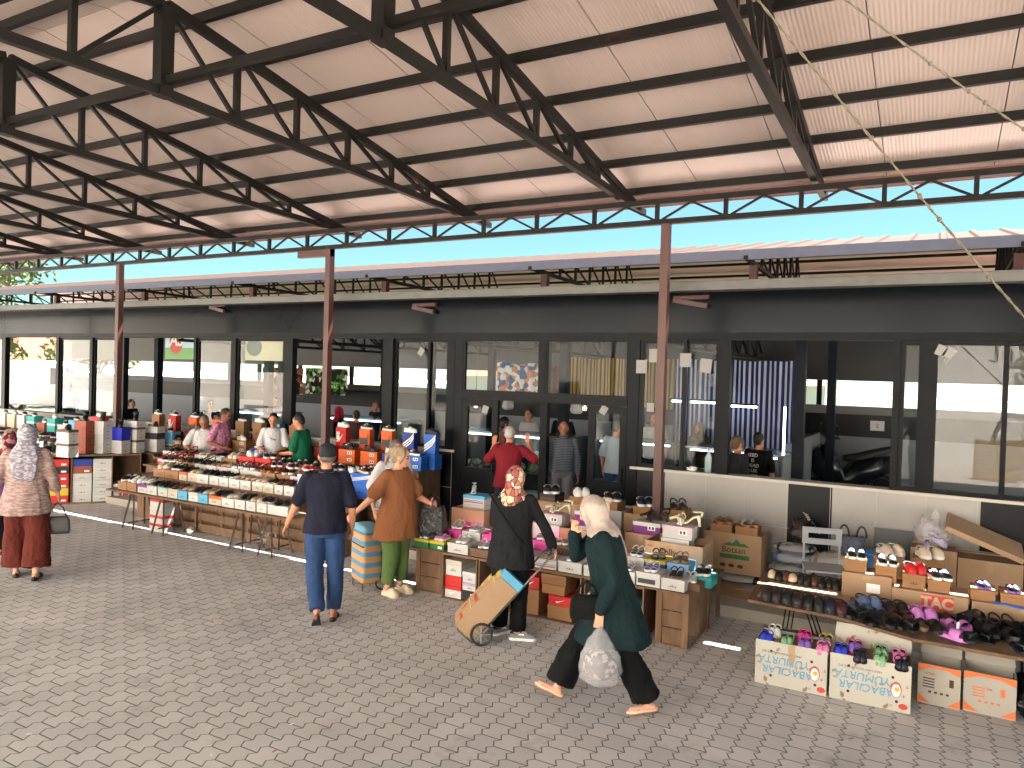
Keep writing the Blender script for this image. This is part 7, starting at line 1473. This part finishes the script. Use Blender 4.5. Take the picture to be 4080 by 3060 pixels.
def tree(x, y, h, cr, label, seed, n=1400, c=(.055, .085, .025)):
    random.seed(seed); o = empty('tree', (x, y, 0), 0, uniq(label), 'tree', 'trees around the market'); t = MB(); t.tube([(0, 0, 0), (.1, .05, h*.3), (0, .1, h*.6)], [.28, .2, .1], 9)
    ends = []
    for k in range(9):
        a = k*2.4; e = Vector((cr*.65*math.cos(a)*random.uniform(.5, 1), cr*.65*math.sin(a)*random.uniform(.5, 1), h*random.uniform(.5, .92))); t.tube([(0, .05, h*(.28+.03*k)), e*.55+Vector((0, 0, h*.2)), e], [.1, .06, .02], 6); ends.append(e)
    t.build('trunk', mat('bark', (.1, .075, .05), .9, .3, 10, .5, 30), o); f = MB()
    clumps = [(e+Vector((random.gauss(0, .5), random.gauss(0, .5), random.gauss(0, .35))), random.uniform(.5, 1.05)*cr*.42) for e in ends for _ in range(3)]
    for i in range(n):
        c0, r_ = random.choice(clumps); d = Vector((random.gauss(0, 1), random.gauss(0, 1), random.gauss(0, .8))).normalized()*r_*random.uniform(.5, 1.05); p = c0+d; s_ = random.uniform(.14, .3); u = Vector((random.gauss(0, 1), random.gauss(0, 1), random.gauss(0, 1))).normalized(); w_ = u.orthogonal().normalized()
        f.add([p-u*s_, p+w_*s_*.45, p+u*s_, p-w_*s_*.45], [(0, 1, 2, 3)])
    f.build('crown', mat('leaves_%d' % seed, c, .6, .5, 1.2), o)
tree(-59, 27, 12.2, 5, 'leafy tree rising above the hall roof at the far left', 3, 2600)
tree(-43.5, 19.5, 5.5, 2.3, 'small bushy tree beyond the open left end of the hall', 5, 1500, (.09, .11, .04))
tree(-40, 24.5, 4.2, 2.6, 'pale shrubby tree in front of the red tiled house', 6, 1500, (.12, .13, .06))
tree(-28, -9, 7, 3, 'tree behind the photographer, mirrored in the glass', 8, 1400)
tree(9.5, -6.2, 5.5, 1.9, 'tree in the sunny yard right of the photographer', 9, 1400)
tree(4.2, -9.5, 7.5, 3.2, 'added dark leafy tree out of view, darkening the reflection in the right window', 12, 2600, (.02, .035, .012))  # added behind the camera to give the right panes a darker reflection
tree(8.2, -11, 8, 3.4, 'second added dark leafy tree out of view, darkening the reflection farther right', 14, 2400, (.02, .035, .012))  # also added, widens the dark backdrop the right panes reflect
# sunlit things mirrored in the right hand window
p = gz(1975, 1060, 0); Yr = 2*D-p.y
person('person in grey vest and jeans standing in the sun, mirrored in right window', (p.x+.0, min(Yr, -1.8), 0), 200, 1.68, SK, 1.05, pose=dict(elL=(-.3, .1, 1.2), wrL=(-.1, .22, 1.42), elR=(.3, .1, 1.2), wrR=(.1, .22, 1.42)), top=dict(mat=fabric('grey_vest', (180, 180, 184)), sleeve=(.12, .06, .06)), bottom=dict(mat=jeans), hair=('short', hairb), shoes=('low_shoe', 'black', 'white'), detail=False, seed=33)
for i, (x, y) in enumerate(((1.5, -4.2), (2.1, -4.9))):
    o = empty('slatted_pallet', (x, y, 0), .2, ['pale slatted crate stack in the yard, nearer one', 'pale slatted crate stack in the yard, farther one'][i], 'crate', 'crates in the sunny yard')
    for k in range(9): m = MB(); m.box(-.5, .5, -.01, .01, .02+k*.12, .12+k*.12); m.build('slat', mat('new_pine', (.5, .36, .2), .8, .2, 6), o)
    for xx in (-.48, 0, .44): m = MB(); m.box(xx, xx+.05, -.05, -.0101, 0, 1.1); m.build('post', MATS['new_pine'], o)
